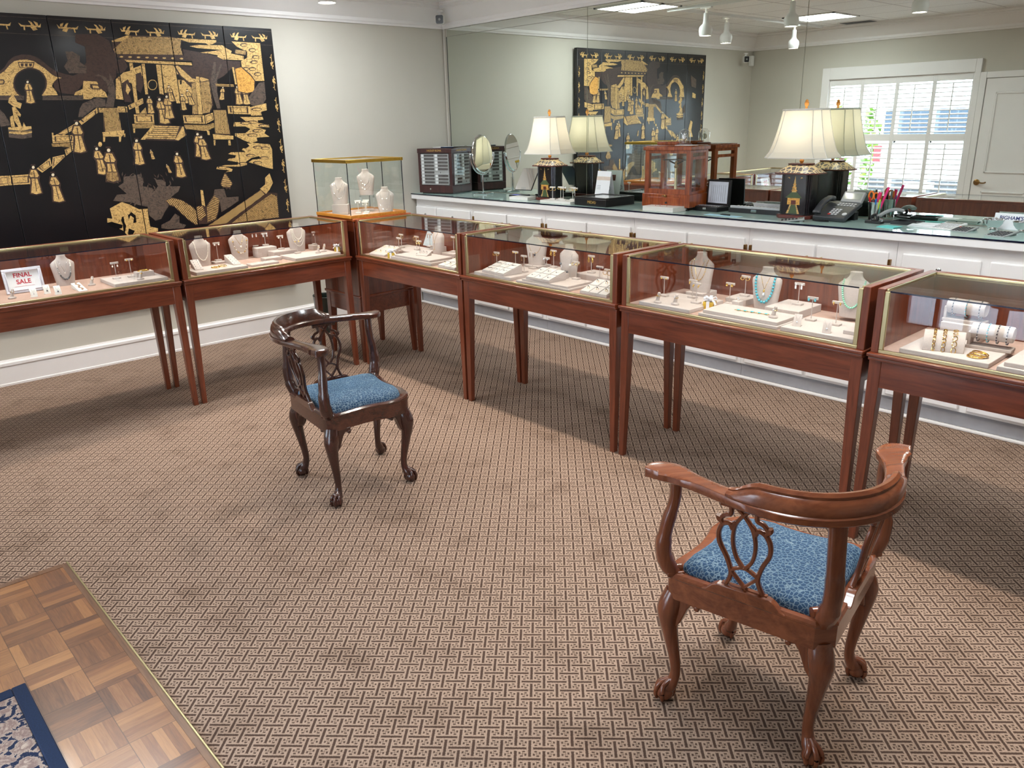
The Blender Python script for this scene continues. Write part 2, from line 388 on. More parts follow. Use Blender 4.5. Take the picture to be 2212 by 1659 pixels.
# ---- street window with plantation shutters, casing, and exterior
ws = struct('window_1', MB().box(WX0-.095, WX0, RY, RY+.03, WZ0-.1, WZ1+.14).box(WX1, WX1+.06, RY, RY+.03, WZ0-.1, WZ1+.14).box(WX0, WX1, RY, RY+.03, WZ1, WZ1+.14).box(WX0-.12, WX1+.06, RY, RY+.06, WZ0-.1, WZ0), M['trimwhite'], 'white shuttered street window', bevel=.004)
struct('window_pane', MB().box(WX0, WX1, RY-.12, RY-.115, WZ0, WZ1), M['clear'], parent=ws, smooth=False)
mu = MB()
for k in range(1, 4):
    xx = WX0+(WX1-WX0)*k/4; mu.box(xx-.012, xx+.012, RY-.13, RY-.10, WZ0, WZ1)
mu.box(WX0, WX1, RY-.13, RY-.10, 1.30, 1.34); struct('window_frame', mu, M['trimwhite'], parent=ws, smooth=False)
cw = (WX1-WX0)/4
for k in range(4):
    a, b = WX0+cw*k, WX0+cw*(k+1)
    f = MB(); f.box(a, a+.022, RY-.03, RY, WZ0, WZ1).box(b-.022, b, RY-.03, RY, WZ0, WZ1)
    for z0, z1 in ((WZ0, WZ0+.03), (1.325, 1.405), (WZ1-.075, WZ1)): f.box(a+.022, b-.022, RY-.03, RY, z0, z1)
    sh = struct('shutter_panel', f, M['trimwhite'], parent=ws, bevel=.002)
    lv = MB(); rd = MB()
    for z0, z1 in ((WZ0+.03, 1.325), (1.405, WZ1-.075)):
        n = 12; dz = (z1-z0)/n
        for j in range(n):
            lv.cbox(0, 0, -.0045, b-a-.05, .062, .009, TR(((a+b)/2, RY-.018, z0+dz*(j+.5)), rx=R(-8)))
        rd.cbox((a+b)/2, RY+.016, z0+.03, .012, .01, z1-z0-.06)
    struct('louvers', lv, M['trimwhite'], parent=sh, smooth=False); struct('tilt_rod', rd, M['trimwhite'], parent=sh, smooth=False)
    if k == 3:
        hg = MB()
        for z in (.72, 1.10, 1.55, 1.93): hg.box(b-.004, b+.008, RY, RY+.008, z, z+.05)
        struct('hinge', hg, M['black'], parent=sh, smooth=False)
# white panelled door
d1 = struct('door_1', MB().box(DX0, DX1, RY-.0, RY+.02, .005, DZ), M['trimwhite'], 'white panelled door with brass lever', bevel=.003)
pn = MB()
for z0, z1 in ((.14, .78), (.98, 1.84)):
    x0, x1 = DX0+.11, DX1-.11
    for a, b, c, d in ((x0, x1, z0, z0+.02), (x0, x1, z1-.02, z1), (x0, x0+.02, z0, z1), (x1-.02, x1, z0, z1)): pn.box(a, b, RY+.02, RY+.03, c, d)
struct('door_panel', pn, M['trimwhite'], parent=d1, bevel=.006)
lvr = MB().lathe([(.033, 0), (.033, .006), (.02, .012), (.012, .03)], 20, M=TR((DX0+.055, RY+.02, .876), rx=R(-90))).sweep(spline([(DX0+.055, RY+.05, .876), (DX0+.08, RY+.058, .879), (DX0+.12, RY+.058, .87), (DX0+.15, RY+.058, .874), (DX0+.16, RY+.058, .882)], 5), .008, 8)
struct('lever_handle', lvr, M['oldbrass'], parent=d1)
struct('door_casing', MB().box(DX0-.07, DX0-.005, RY, RY+.03, 0, DZ+.07).box(DX1+.005, DX1+.07, RY, RY+.03, 0, DZ+.07).box(DX0-.005, DX1+.005, RY, RY+.03, DZ+.005, DZ+.07), M['trimwhite'], parent=d1, bevel=.004)
# glazed entry door
d2 = MB()
st = .075; nx, nz = 4, 7
lx = [EX0+.10+k*.2125 for k in range(nx+1)]; lz = [.10+k*.255 for k in range(nz+1)]
d2.box(EX0, EX0+.105, RY-.06, RY-.01, .0, EZ).box(EX1-.02, EX1, RY-.06, RY-.01, 0, EZ).box(EX0+.105, EX1-.02, RY-.06, RY-.01, 0, .105).box(EX0+.105, EX1-.02, RY-.06, RY-.01, lz[-1], EZ)
for x in lx[1:-1]: d2.box(x-.016, x+.016, RY-.055, RY-.015, .105, lz[-1])
for z in lz[1:-1]: d2.box(EX0+.105, EX1-.02, RY-.054, RY-.016, z-.014, z+.014)
dd = struct('door_2', d2, M['mah_z'], 'dark wooden entry door with glass panes', smooth=False)
struct('door_glass', MB().box(EX0+.1, EX1-.02, RY-.037, RY-.033, .1, lz[-1]), M['clear'], parent=dd, smooth=False)

# ---- ceiling fixtures
M['lens'] = emitter('fluorescent_lens', (.90, .96, 1.0, 1), PANEL_E)
def panel(cx, cy, label):
    t = thing('ceiling_light', label, 'light', (cx, cy, CH), 0, 'ceiling light panels')
    fr = MB(); h = .30
    for a, b, c, d in ((-h, h, -h, -h+.025), (-h, h, h-.025, h), (-h, -h+.025, -h, h), (h-.025, h, -h, h), (-h, h, -.02, .02)): fr.box(a, b, c, d, -.012, 0)
    fr.build('frame', M['trimwhite'], t, smooth=False)
    MB().box(-.275, .275, -.275, -.02, -.006, -.002).build('diffuser', M['lens'], t, smooth=False)
    MB().box(-.275, .275, .02, .275, -.006, -.002).build('diffuser', M['lens'], t, smooth=False)
panel(.935, -1.665, 'square ceiling light panel nearest the folding screen and wall mirror')
panel(1.545, -4.105, 'square ceiling light panel nearest the shuttered window')
panel(5.205, -1.665, 'square ceiling light panel above the bracelet case')  # out of view, added as fill light for the room
panel(5.205, -3.495, 'square ceiling light panel above the corner chairs')  # likewise unseen, added to brighten the foreground
vt = thing('air_vent', 'dark louvred ceiling air vent near the shuttered window', 'vent', (1.55, -5.0, CH))
MB().box(-.2, .2, -.11, .11, -.008, 0).build('frame', M['trimwhite'], vt, smooth=False)
sl = MB()
for k in range(7): sl.cbox(0, -.085+k*.028, -.012, .36, .016, .004)
sl.build('slats', M['charcoal'], vt, smooth=False)
# track lights
tr1 = MB().box(1.0, 6.6, -2.077, -2.043, CH-.03, CH).build('light_track', M['cap'], smooth=False); tag(tr1, 'white ceiling light track running parallel to the wall mirror', 'track')
tr2 = MB().box(1.083, 1.117, -5.0, -2.12, CH-.03, CH).build('light_track', M['cap'], smooth=False); tag(tr2, 'white ceiling light track running parallel to the folding screen', 'track')
M['bulb'] = emitter('halogen_face', (1, .9, .74, 1), 40)
def spot_fixture():
    t = thing('track_spotlight', 'x', 'light', (0, 0, 0), 0, 'white track spotlights')
    MB().box(-.06, .06, -.018, .018, -.045, -.028).build('adapter', M['cap'], t, bevel=.004)
    MB().lathe([(.012, -.045), (.012, -.085)], 12).build('stem', M['cap'], t)
    MB().lathe([(.02, -.08), (.024, -.085), (.026, -.15), (.03, -.175), (.055, -.20), (.062, -.215), (.064, -.24), (.058, -.275), (.054, -.285), (.05, -.28), (.048, -.272)], 24, caps=False).build('housing', M['cap'], t)
    MB().lathe([(.05, -.279), (.05, -.276)], 24).build('bulb_face', M['bulb'], t, smooth=False)
    lamp('spot', 'SPOT', (0, 0, -.288), SPOT_W, (1, .88, .76), t, spot_size=R(122), spot_blend=.75, shadow_soft_size=.05)
    return t
sp0 = spot_fixture()
SPOTS = [(1.45, -2.06, 'white track spotlight on the mirror-side track, nearest the folding screen'), (2.34, -2.06, 'white track spotlight on the mirror-side track, second from the folding screen'), (3.43, -2.06, 'white track spotlight on the mirror-side track, third from the folding screen'),
         (1.10, -2.95, 'white track spotlight on the screen-side track, nearest the mirror'), (1.10, -4.36, 'white track spotlight on the screen-side track, nearest the window'),
         (4.55, -2.06, 'white track spotlight on the mirror-side track, above the turquoise necklace case'), (5.65, -2.06, 'white track spotlight on the mirror-side track, above the bracelet case')]
for i, (x, y, lb) in enumerate(SPOTS):
    o = sp0 if i == 0 else dup(sp0, (0, 0, 0))
    o.location = (x, y, CH); o['label'] = lb
# cameras, sensor
def dome_cam(loc, rz, label):
    t = thing('security_camera', label, 'camera', loc, rz, 'security cameras')
    MB().lathe([(.03, 0), (.03, -.012), (.014, -.02), (.012, -.05)], 16, c=(0, 0, .075)).build('mount', M['cap'], t)
    b = MB(); 
    def rr(w, h, y, n=5, r=.012): 
        pts = []
        for cx, cz, a0 in ((w-r, h-r, 0), (-w+r, h-r, 90), (-w+r, -h+r, 180), (w-r, -h+r, 270)):
            for k in range(n): th = R(a0+90*k/(n-1)); pts.append((cx+r*math.cos(th), y, cz+r*math.sin(th)))
        return pts
    b.loft([rr(.026, .028, .03), rr(.036, .038, .02), rr(.036, .038, -.03)]); b.build('body', M['cap'], t, bevel=.002)
    MB().loft([rr(.033, .035, -.0305), rr(.033, .035, -.034)]).build('face', M['black'], t)
    MB().lathe([(.011, 0), (.011, .003), (.006, .005)], 16, M=TR((0, -.034, 0), rx=R(90))).build('lens', M['grey'], t)
dome_cam((.165, -.155, 2.535), R(40), 'small black-faced security camera in the corner above the mirror edge')
dome_cam((.12, -4.93, 2.36), R(120), 'small black-faced security camera on the wall past the screen')
mo = MB().box(.0, .05, -5.26, -5.20, 2.29, 2.42).build('motion_sensor', M['cap'], bevel=.008); tag(mo, 'white motion sensor high in the corner by the window wall', 'sensor')

# ---- outside the window
M['asphalt'] = flat('sunlit_pavement', srgb(176, 178, 184), .9, var=.1, nscale=3)
gr = MB().box(-30, 40, -60, RY-.16, -.25, -.12).build('ground', M['asphalt'], smooth=False); gr['kind'] = 'structure'; gr['label'] = 'pale car park surface outside'
def leaf_mat():
    t = NT('hedge_leaves'); n = t.noise(t.coord(), 7, 4); t.set(t.ramp(n, (.3, srgb(60, 100, 40)), (.55, srgb(130, 170, 60)), (.75, srgb(200, 180, 60))), .7); return t.m
M['leaf'] = leaf_mat()
def brick_mat():
    t = NT('red_brick'); b = t.n('ShaderNodeTexBrick'); t.l(t.coord((1, 1, 1), (R(90), 0, 0)), b.inputs[0]); b.inputs['Scale'].default_value = 6
    b.inputs['Color1'].default_value = srgb(150, 84, 70); b.inputs['Color2'].default_value = srgb(168, 100, 84); t.set(b.outputs[0], .9); return t.m
M['brick'] = brick_mat()
random.seed(7)
def hedge(x, y, w, h, label):
    t = thing('hedge_bush', label, 'bush', (x, y, -.12), 0, 'bushes outside the window')
    lf = MB()
    for _ in range(700):
        a = random.uniform(0, 2*PI); zz = random.random(); rr = w*(.55+.45*math.sin(PI*min(1, zz*.9+.1)))*random.uniform(.7, 1)
        p = Vector((rr*math.cos(a), rr*math.sin(a)*.7, .15+zz*h)); s = random.uniform(.08, .14); e = TR(p, random.uniform(-1, 1), random.uniform(-1, 1), random.uniform(0, 6))
        lf.add([e @ Vector(q) for q in ((-s*.4, 0, 0), (0, -s, .01), (s*.4, 0, 0), (0, s, .01))], [(0, 1, 2, 3)])
    lf.build('foliage', M['leaf'], t, smooth=False); MB().lathe([(.06, 0), (.05, h*.6)], 8).build('stem', M['mah_z'], t)
hedge(-1.62, -11.6, .92, 1.75, 'leafy green bush outside the shuttered window, nearest the parked van')
hedge(-4.0, -11.3, 1.1, 1.8, 'leafy green bush outside the shuttered window, behind its left shutter')
bw = MB().box(-9, -1.0, -10.1, -9.9, -.12, .72).build('brick_wall', M['brick'], smooth=False); tag(bw, 'low red brick wall outside the shuttered window', 'wall')
# parked van seen from behind
vn = thing('parked_van', 'white parked van seen through the shutters', 'van', (.7, -12.6, -.12), R(4))
vb = MB(); prof = [(-1.6, .45), (-1.65, 1.0), (-1.55, 1.25), (-1.1, 1.35), (-.55, 1.95), (2.2, 2.0), (2.35, 1.7), (2.4, .45)]
vb.loft([[(w*(1 if z < 1.4 else .9), y, z) for y, z in prof] for w in (-.95, -.9, .9, .95)]); vb.build('body', M['cap'], vn, bevel=.04)
M['vglass'] = flat('dark_car_glass', srgb(40, 60, 80), .05, var=.05)
MB().box(-.78, .78, 2.24, 2.40, 1.25, 1.82, TR((0, .02, 0))).build('rear_window', M['vglass'], vn)
MB().box(-.955, .955, -.6, 2.0, 1.30, 1.78).build('side_window', M['vglass'], vn)
M['red'] = flat('red_lens', srgb(200, 30, 40), .2)
for s in (-1, 1):
    MB().box(s*.86-.06, s*.86+.06, 2.36, 2.43, .9, 1.2).build('tail_light', M['red'], vn)
    for y in (-1.0, 1.6): MB().lathe([(.2, -.1), (.33, -.1), (.33, .1), (.2, .1)], 24, M=TR((s*.86, y, .33), ry=R(90))).build('wheel', M['black'], vn)
MB().box(-.95, .95, 2.38, 2.48, .42, .62).build('bumper', M['charcoal'], vn)
MB().box(-.27, .27, 2.48, 2.485, .5, .6).build('number_plate', M['paper'], vn)
ART_ROWS = """
b 3653 2042 -30 23 -33 42 -35 25 -45 13 -48 -1 -41 -14 -30 -27 -30 -31 -31 -23 -52 -17 -53 -11 11 -10 65 -4 54 4 54 46 62 44 88 -11 72 -65 29 -18
g 3656 2025 -29 18 -36 37 -30 23 -32 9 -44 3 -37 -9 -27 -20 -31 -24 -30 -32 -24 -16 -35 -6 50 -24 19 -29 -18 -28 -8 -28 82 -3 154 0 102 0
b 3396 1971 7 -23 13 -22 17 -20 22 -16 23 -11 24 -5 24 0 22 5 19 11 14 16 10 19 4 21 -2 23 -7 23 -12 22 -17 19 -21 15 -23 12 -24 6 -23 0 -23 -5 -19 -10 -15 -15 -10 -19 -5 -22
k 3406 1971 6 -21 12 -20 16 -18 19 -15 21 -10 22 -5 21 0 20 5 17 10 13 14 9 17 3 20 -1 21 -7 21 -11 20 -15 18 -19 14 -21 10 -21 6 -22 0 -20 -5 -17 -9 -14 -14 -9 -17 -4 -20
k 3571 1917 -136 0 11 -46 102 0
b 3542 2099 -98 3 15 -36 80 -2
g 3537 2094 -85 2 11 -26 71 -2
b 3527 2090 -18 1 6 -18 13 -1
b 3503 2091 -17 0 5 -18 13 0
b 3479 2092 -18 0 6 -18 13 -1
b 3663 1993 -22 0 -3 -15 10 -16 21 -1
g 3664 1986 -17 0 -2 -8 6 -10 16 0
y 3682 1894 -137 0 5 -26 137 1
y 3437 1894 -246 1 0 -27 251 0
k 3683 1888 -491 1 0 -2 492 -1
k 3685 1882 -492 0 1 -2 491 0
k 3686 1875 -492 0 1 -2 491 1
b 3168 2282 -142 7 -66 -40 -13 -66 -18 -67 27 -98 25 -30 51 -69 40 25 17 43 47 4 41 -20 30 -33 39 -34 81 9 28 24 4 37 -30 29 -65 5 -75 30 -60 72 -8 95 56 25
y 3248 2172 -42 2 -42 -27 7 -38 -37 -27 7 -43 108 -2 25 41 -30 38
b 2938 2125 -53 16 -21 -53 37 -40 41 -5
g 3169 1991 -85 -4 -8 -39 -34 -29 -9 -34 88 2 26 -14 43 0 -4 65 48 -20 10 -19 -51 0
b 3130 1972 -53 -4 -9 -32 54 0 14 14
g 3119 1962 -35 -2 -7 -16 39 -1
y 3096 2025 -38 -4 -36 -43 0 -59 37 -98 -54 0 -32 99 5 83 18 39 5 -54 24 29 45 18
y 3200 1846 -51 20 -52 19 -46 -15 7 -44 75 -9 82 -58 29 0 -19 54
b 3526 1972 -34 1 -9 -35 7 -21 -7 -67 30 -8 33 6 -13 69 6 21
g 3520 1967 -22 0 -9 -28 9 -11 -1 -25 -7 -49 25 -7 24 6 -12 50 -2 25 8 11
b 3512 1961 -5 0 4 -100 3 0
b 3528 1931 -33 0 0 -7 34 0
c 3502 1979 2 -4 4 -3 4 0 3 3 0 4 -2 4 -4 3 -4 0 -3 -2
b 3516 1994 -19 1 0 -9 21 1
g 3606 1903 -15 -46 -24 -9 15 -33 20 10 16 4 26 24 -10 27
g 3628 1825 -18 4 -25 -51 7 -14 15 14 -12 -74 18 -5 18 43
g 3652 1765 -19 9 1 -70 22 1
g 3579 1731 -8 -28 20 -2
y 3675 1703 -135 -1 9 -66 56 -8 76 12
g 3674 1702 -134 4 0 -15 56 -13 79 10
g 3675 1675 -134 1 2 -11 57 -11 76 11
y 3698 1812 -19 -28 -14 -37 -11 -33 65 -8
b 3077 1819 -99 -1 -4 -168 124 3
g|-82|16|0.6 3075 1816 -94 0 -3 -159 112 3
g 3108 1657 -147 10 3 -18 19 -25 125 4
g 3108 1628 -15 0 9 -35 12 0
g 3003 1625 -16 0 10 -36 12 1
g 2970 1644 -13 0 4 -23 10 1
g 3113 1819 2 -34 117 -77 15 22
b 3126 1801 0 -24 95 -53 13 15
g 3135 1794 0 -20 78 -44 11 13
g 3255 1726 0 -30 125 -65 34 11
b 3269 1710 0 -21 100 -45 29 8
g 3279 1703 0 -17 83 -37 24 6
g 3104 1817 -29 -1 5 -29 27 0
b 3102 1812 -24 0 4 -21 22 1
g 3100 1810 -20 0 3 -17 19 0
g 2979 1826 -60 -1 -1 -27 61 0
b 2974 1821 -50 0 -1 -19 50 0
g 2970 1820 -42 0 0 -16 41 0
g 2908 1830 -106 50 -1 -30 101 -47
b 2898 1833 -86 35 -1 -21 82 -33
g 2890 1835 -71 29 -1 -18 68 -27
g 3423 1645 -132 -2 11 -46 128 -1
b 3413 1638 -109 -2 8 -32 105 0
g 3404 1635 -90 -2 7 -26 87 0
g|0|14|0.6 3440 1591 -140 1 10 -27 129 8
g 3425 1662 -9 -1 9 -65 7 1
g 3367 1550 -64 25 -3 -20 65 -44
b 3361 1550 -52 17 -3 -14 52 -31
g 3356 1549 -42 14 -3 -11 43 -26
g 3449 1505 -74 14 0 -15 93 -77
b 3444 1500 -61 9 0 -10 75 -53
g 3439 1498 -50 8 0 -9 62 -44
g 3558 1437 -92 64 -2 -49 67 -43
b 3548 1441 -74 44 -3 -34 55 -30
g 3541 1442 -61 37 -3 -29 45 -24
g 3780 1402 -48 -1 10 -60 50 -2
b 3777 1392 -39 0 7 -42 41 -1
g 3775 1389 -33 -1 6 -35 34 0
g 3729 1401 -129 2 10 -63 129 1
b 3719 1392 -105 1 6 -44 106 1
g 3711 1389 -88 0 6 -36 87 1
b 3287 1709 -49 -1 -13 -51 11 -30 -10 -98 44 -11 49 11 -21 100 9 30
g 3280 1701 -33 -1 -14 -41 15 -15 -3 -37 -9 -72 37 -8 36 9 -19 72 -3 37 12 16
b 3267 1692 -6 0 6 -145 5 0
b 3292 1649 -49 -2 0 -10 50 2
c 3252 1718 3 -6 6 -4 6 0 4 4 1 6 -3 6 -6 4 -6 0 -4 -4
b 3274 1740 -28 0 -1 -12 31 2
b 3186 1540 -45 -2 -18 -46 5 -27 -21 -90 39 -9 45 10 -6 91 12 28
g 3178 1533 -30 -2 -18 -37 11 -14 -6 -33 -19 -66 33 -7 34 9 -8 66 2 33 13 15
b 3165 1525 -6 -1 -13 -132 5 0
b 3182 1486 -45 -3 -1 -9 45 2
c 3155 1548 3 -6 5 -3 5 0 4 4 1 6 -3 5 -5 3 -6 0 -3 -4
b 3177 1569 -25 -1 -2 -11 28 3
b 3116 1525 -56 -2 -17 -58 11 -34 -15 -111 50 -11 56 13 -19 113 11 35
g 3107 1516 -37 -2 -17 -46 15 -17 -4 -42 -14 -82 43 -9 41 12 -19 82 -1 41 14 19
b 3093 1506 -8 0 1 -165 7 1
b 3119 1458 -56 -3 0 -12 57 3
c 3076 1535 4 -7 6 -4 7 1 5 4 1 7 -3 7 -7 4 -7 -1 -5 -4
b 3102 1561 -32 -1 -2 -14 36 4
b 2913 1582 -44 -1 -11 -43 9 -26 -9 -83 39 -9 44 10 -19 85 9 25
g 2906 1575 -29 -1 -12 -34 13 -14 -2 -31 -9 -61 33 -7 31 9 -16 61 -2 31 10 14
b 2895 1568 -6 0 5 -124 5 1
b 2917 1531 -44 -1 1 -9 43 2
c 2882 1590 2 -5 5 -3 6 0 3 3 1 5 -2 6 -5 3 -6 -1 -3 -3
b 2901 1609 -25 -1 -1 -10 28 3
b 3599 1438 -42 -2 -10 -47 10 -27 -7 -89 38 -8 42 10 -20 91 8 28
g 3593 1430 -28 -1 -11 -37 13 -14 -2 -34 -7 -65 33 -7 30 10 -17 65 -3 33 10 15
b 3582 1423 -5 -1 8 -132 4 1
b 3605 1384 -43 -3 1 -9 42 3
c 3569 1445 3 -5 5 -3 5 0 3 4 1 5 -3 6 -5 3 -5 0 -3 -4
b 3587 1466 -24 -1 -1 -11 27 3
b 3491 1383 -45 -3 -15 -48 7 -28 -16 -94 39 -8 45 11 -12 94 11 30
g 3483 1375 -29 -2 -16 -39 12 -14 -5 -35 -14 -68 33 -7 33 10 -12 68 1 34 12 16
b 3471 1366 -5 0 -6 -137 5 0
b 3490 1326 -44 -3 0 -9 44 3
c 3460 1390 3 -5 5 -4 5 1 4 3 1 6 -3 6 -5 3 -6 0 -4 -4
b 3481 1412 -25 -1 -2 -12 28 4
g 3124 1577 2 -7 5 -6 5 -3 6 0 5 3 2 6 0 8 -3 7 -4 6 -6 3 -5 0 -5 -4 -2 -6
b 3129 1393 -75 -4 -5 -63 48 -10 44 21
g|-80|14|0.5 3127 1388 -70 -4 -3 -55 42 -8 39 21
b 2944 2251 -108 41 -34 1 -258 4 -87 -10 15 -55 -9 -63 -37 -5 -22 -26 482 -5 53 20 6 44
g|-72|17|0.6 2835 2282 -287 10 -83 -10 13 -51 -9 -54 462 -10 11 30
g 2945 2250 -105 38 -32 2 69 -40 63 -7
g 2885 2151 4 -4 9 -2 9 1 3 4 -5 4 -9 2 -8 -2
g 2827 2151 5 -4 9 -2 9 1 3 4 -5 4 -9 2 -9 -1
g 2769 2151 5 -4 9 -2 9 1 3 4 -4 4 -10 2 -9 -1
g 2711 2151 4 -4 10 -2 8 1 4 4 -5 4 -9 2 -9 -1
g 2651 2151 4 -4 10 -2 9 1 3 4 -4 5 -10 1 -9 -1
g 2591 2151 4 -4 10 -2 9 2 3 4 -4 4 -10 2 -9 -2
g 2529 2151 5 -4 10 -2 9 2 3 4 -4 4 -10 2 -9 -2
g 2467 2152 5 -5 10 -2 9 2 4 4 -5 4 -10 2 -9 -1
g 2880 2132 -468 -6 -3 -19 457 10
g 2959 2004 -59 45 -54 13 -20 17 -49 18 -1 -68 27 -23 39 -57 23 34 58 -1 4 -56 4 -57 50 6
b 2917 1982 -38 23 -18 -68 28 -23 -13 -62 57 6
g 2892 1977 -19 -40 23 -34 11 23
b 2821 2040 -37 12 -12 -68 35 -69 25 23
g 2632 2106 -85 -3 -143 -3 -11 -52 17 -155 39 -48 114 0 14 71 61 0
k 2532 2045 -47 -2 6 -38 40 2
k 2516 2004 -15 1 7 -30 11 0
b 2547 2104 -143 -4 -32 -64 -78 -23 -3 -184 35 -55 135 -11 -22 189 33 35 43 47
g 2535 2100 -22 3 -90 -86 -38 -5 10 -24 57 5 50 41
g|-80|18|0.6 2435 1982 -40 6 27 -219 35 0
g|-76|20|0.62 2369 1989 -70 12 -1 -169 30 -52 51 -8
g 2367 2024 -43 7 -26 -24 64 -12
g 2852 2112 -23 0 9 -335 24 0
g 2769 2108 -21 1 9 -203 19 0
g 2669 2105 -31 1 10 -202 27 6
g 2392 2030 -22 0 13 -264 33 0
g 2683 1970 4 -12 7 -11 10 -8 12 -4 12 0 10 4 8 8 4 10 0 13 -4 12 -8 11 -10 8 -12 4 -11 0 -11 -4 -7 -8 -4 -10
k 2688 1970 3 -10 7 -9 8 -7 10 -4 10 0 9 3 6 7 3 9 0 11 -3 10 -6 9 -9 7 -10 4 -10 0 -8 -3 -7 -7 -3 -9
g 2878 1771 -137 -1 4 -60 137 2
b 2866 1762 -112 -1 2 -42 113 2
g 2857 1759 -93 -2 2 -34 93 2
g|0|16|0.6 2900 1708 -155 0 5 -31 149 1
g 2899 1676 -14 0 5 -29 11 0
b 2862 1599 -110 102 -218 -17 -9 -65 66 -38
g|2|26|0.72 2822 1607 -81 86 -172 -9 46 -90
g 2859 1600 -103 98 -15 -4 88 -95
g 2591 1586 24 5 -68 92 -9 0 -10 -61
g 2538 1761 -167 -2 3 -61 160 8
b 2524 1752 -137 -1 1 -43 131 6
g 2512 1749 -114 -2 1 -35 109 5
g 2364 1759 -60 18 -1 -51 64 -28
b 2359 1753 -49 13 -1 -36 51 -19
g 2355 1751 -41 10 -1 -29 43 -16
g|2|18|0.65 2536 1695 -174 -6 -56 15 -2 -32 64 -25 154 16
g 2368 1649 -20 -1 1 -31 15 1
g 2836 1777 -46 40 -2 -41 42 -2
b 2831 1780 -36 27 -3 -28 34 -2
g 2828 1781 -31 23 -2 -24 29 -1
g 2858 1852 -60 28 2 -34 58 -29
b 2853 1851 -49 20 1 -24 47 -20
g 2849 1851 -41 16 1 -20 39 -16
g 2980 1818 -64 3 3 -35 63 1
b 2974 1814 -52 1 2 -24 52 1
g 2970 1812 -43 1 1 -20 43 1
b 2770 1880 -31 0 -9 -29 6 -17 -9 -56 27 -7 31 5 -11 58 7 18
g 2765 1876 -21 0 -9 -23 9 -10 -3 -21 -8 -41 23 -5 22 5 -9 42 -1 20 8 10
b 2757 1871 -4 0 0 -84 3 1
b 2771 1846 -31 0 1 -6 30 0
c 2748 1886 2 -3 3 -2 4 0 3 2 0 3 -1 4 -4 2 -4 0 -2 -2
b 2762 1899 -17 0 -1 -7 19 1
b 2706 1863 -47 0 -18 -44 6 -27 -22 -86 40 -9 48 8 -7 88 12 26
g 2698 1856 -31 0 -18 -35 11 -14 -7 -32 -18 -63 34 -8 35 8 -8 63 2 32 13 14
b 2685 1849 -6 0 -13 -127 5 0
b 2702 1810 -46 0 -1 -9 47 1
c 2674 1872 2 -6 6 -3 5 0 5 3 0 6 -2 5 -5 3 -6 0 -4 -3
b 2697 1891 -27 0 -2 -11 30 2
b 2650 1882 -42 0 -13 -40 7 -23 -12 -78 37 -9 42 7 -13 80 9 24
g 2644 1876 -29 0 -13 -32 11 -13 -3 -28 -12 -57 32 -7 31 7 -13 57 -1 29 11 12
b 2632 1870 -5 0 -2 -115 5 0
b 2652 1835 -43 0 0 -8 43 0
c 2621 1890 2 -5 5 -3 5 0 4 3 1 5 -3 5 -4 3 -6 0 -3 -3
b 2640 1907 -24 1 -1 -10 27 2
b 2617 1952 -29 0 -11 -26 3 -16 -13 -51 24 -6 29 4 -4 53 8 16
g 2612 1948 -19 0 -11 -21 7 -9 -5 -19 -11 -37 20 -5 22 4 -5 38 1 19 9 9
b 2604 1944 -4 0 -9 -76 4 0
b 2614 1920 -28 0 0 -5 28 0
c 2597 1957 2 -3 3 -2 4 0 2 2 1 3 -2 3 -3 2 -4 0 -2 -2
b 2611 1969 -16 0 -1 -6 18 0
b 2531 1894 -29 0 -9 -27 6 -16 -8 -52 25 -6 29 4 -10 54 7 16
g 2526 1889 -19 0 -9 -21 8 -9 -2 -19 -7 -38 21 -5 21 5 -9 38 -1 19 8 9
b 2519 1885 -4 0 0 -77 3 0
b 2532 1862 -29 0 0 -6 29 0
c 2510 1899 2 -3 3 -2 4 0 2 2 1 3 -2 3 -3 2 -3 0 -3 -2
b 2524 1911 -17 0 -1 -7 19 1
b 2485 1927 -28 0 -15 -26 1 -16 -20 -50 23 -7 30 5 3 52 10 16
g 2479 1922 -18 1 -14 -21 5 -9 -6 -18 -17 -37 20 -5 22 4 0 38 4 18 9 9
b 2471 1918 -4 0 -19 -75 4 0
b 2478 1895 -28 1 -1 -6 28 0
c 2466 1932 2 -3 3 -2 4 0 2 2 1 3 -2 3 -3 2 -4 0 -2 -2
b 2482 1943 -16 0 -2 -6 18 1
b 2212 1951 -25 0 -3 -23 8 -14 4 -44 24 -5 24 3 -19 46 2 14
g 2209 1947 -17 0 -4 -18 9 -7 2 -17 1 -32 20 -5 18 4 -16 33 -4 17 5 7
b 2203 1944 -3 0 15 -66 3 0
b 2220 1923 -26 1 1 -5 26 0
c 2193 1956 1 -3 3 -2 3 0 3 2 0 3 -1 2 -3 2 -3 0 -2 -2
b 2202 1966 -14 0 0 -6 16 1
b 2103 1954 -38 0 -12 -33 6 -20 -14 -64 34 -8 37 5 -9 67 9 20
g 2097 1949 -25 0 -13 -27 10 -10 -4 -24 -12 -47 28 -7 28 5 -10 49 0 24 10 10
b 2087 1943 -5 1 -5 -97 5 0
b 2103 1914 -38 0 0 -6 38 0
c 2077 1961 2 -4 4 -3 5 0 3 3 1 4 -2 4 -4 2 -5 0 -3 -2
b 2095 1975 -22 0 -1 -8 24 2
b 2044 1952 -38 0 -12 -33 6 -19 -13 -64 32 -8 38 6 -10 65 9 20
g 2038 1946 -25 1 -13 -26 10 -11 -4 -24 -12 -46 28 -6 27 5 -9 47 0 24 10 10
b 2028 1941 -5 0 -5 -94 4 0
b 2044 1913 -38 0 0 -7 38 0
c 2018 1958 2 -4 4 -2 4 0 4 2 1 4 -2 4 -4 3 -5 0 -3 -3
b 2035 1973 -21 0 -1 -8 23 1
g 2494 2288 -292 -2 1 -12 29 -15 34 -8 17 11 128 1 36 10
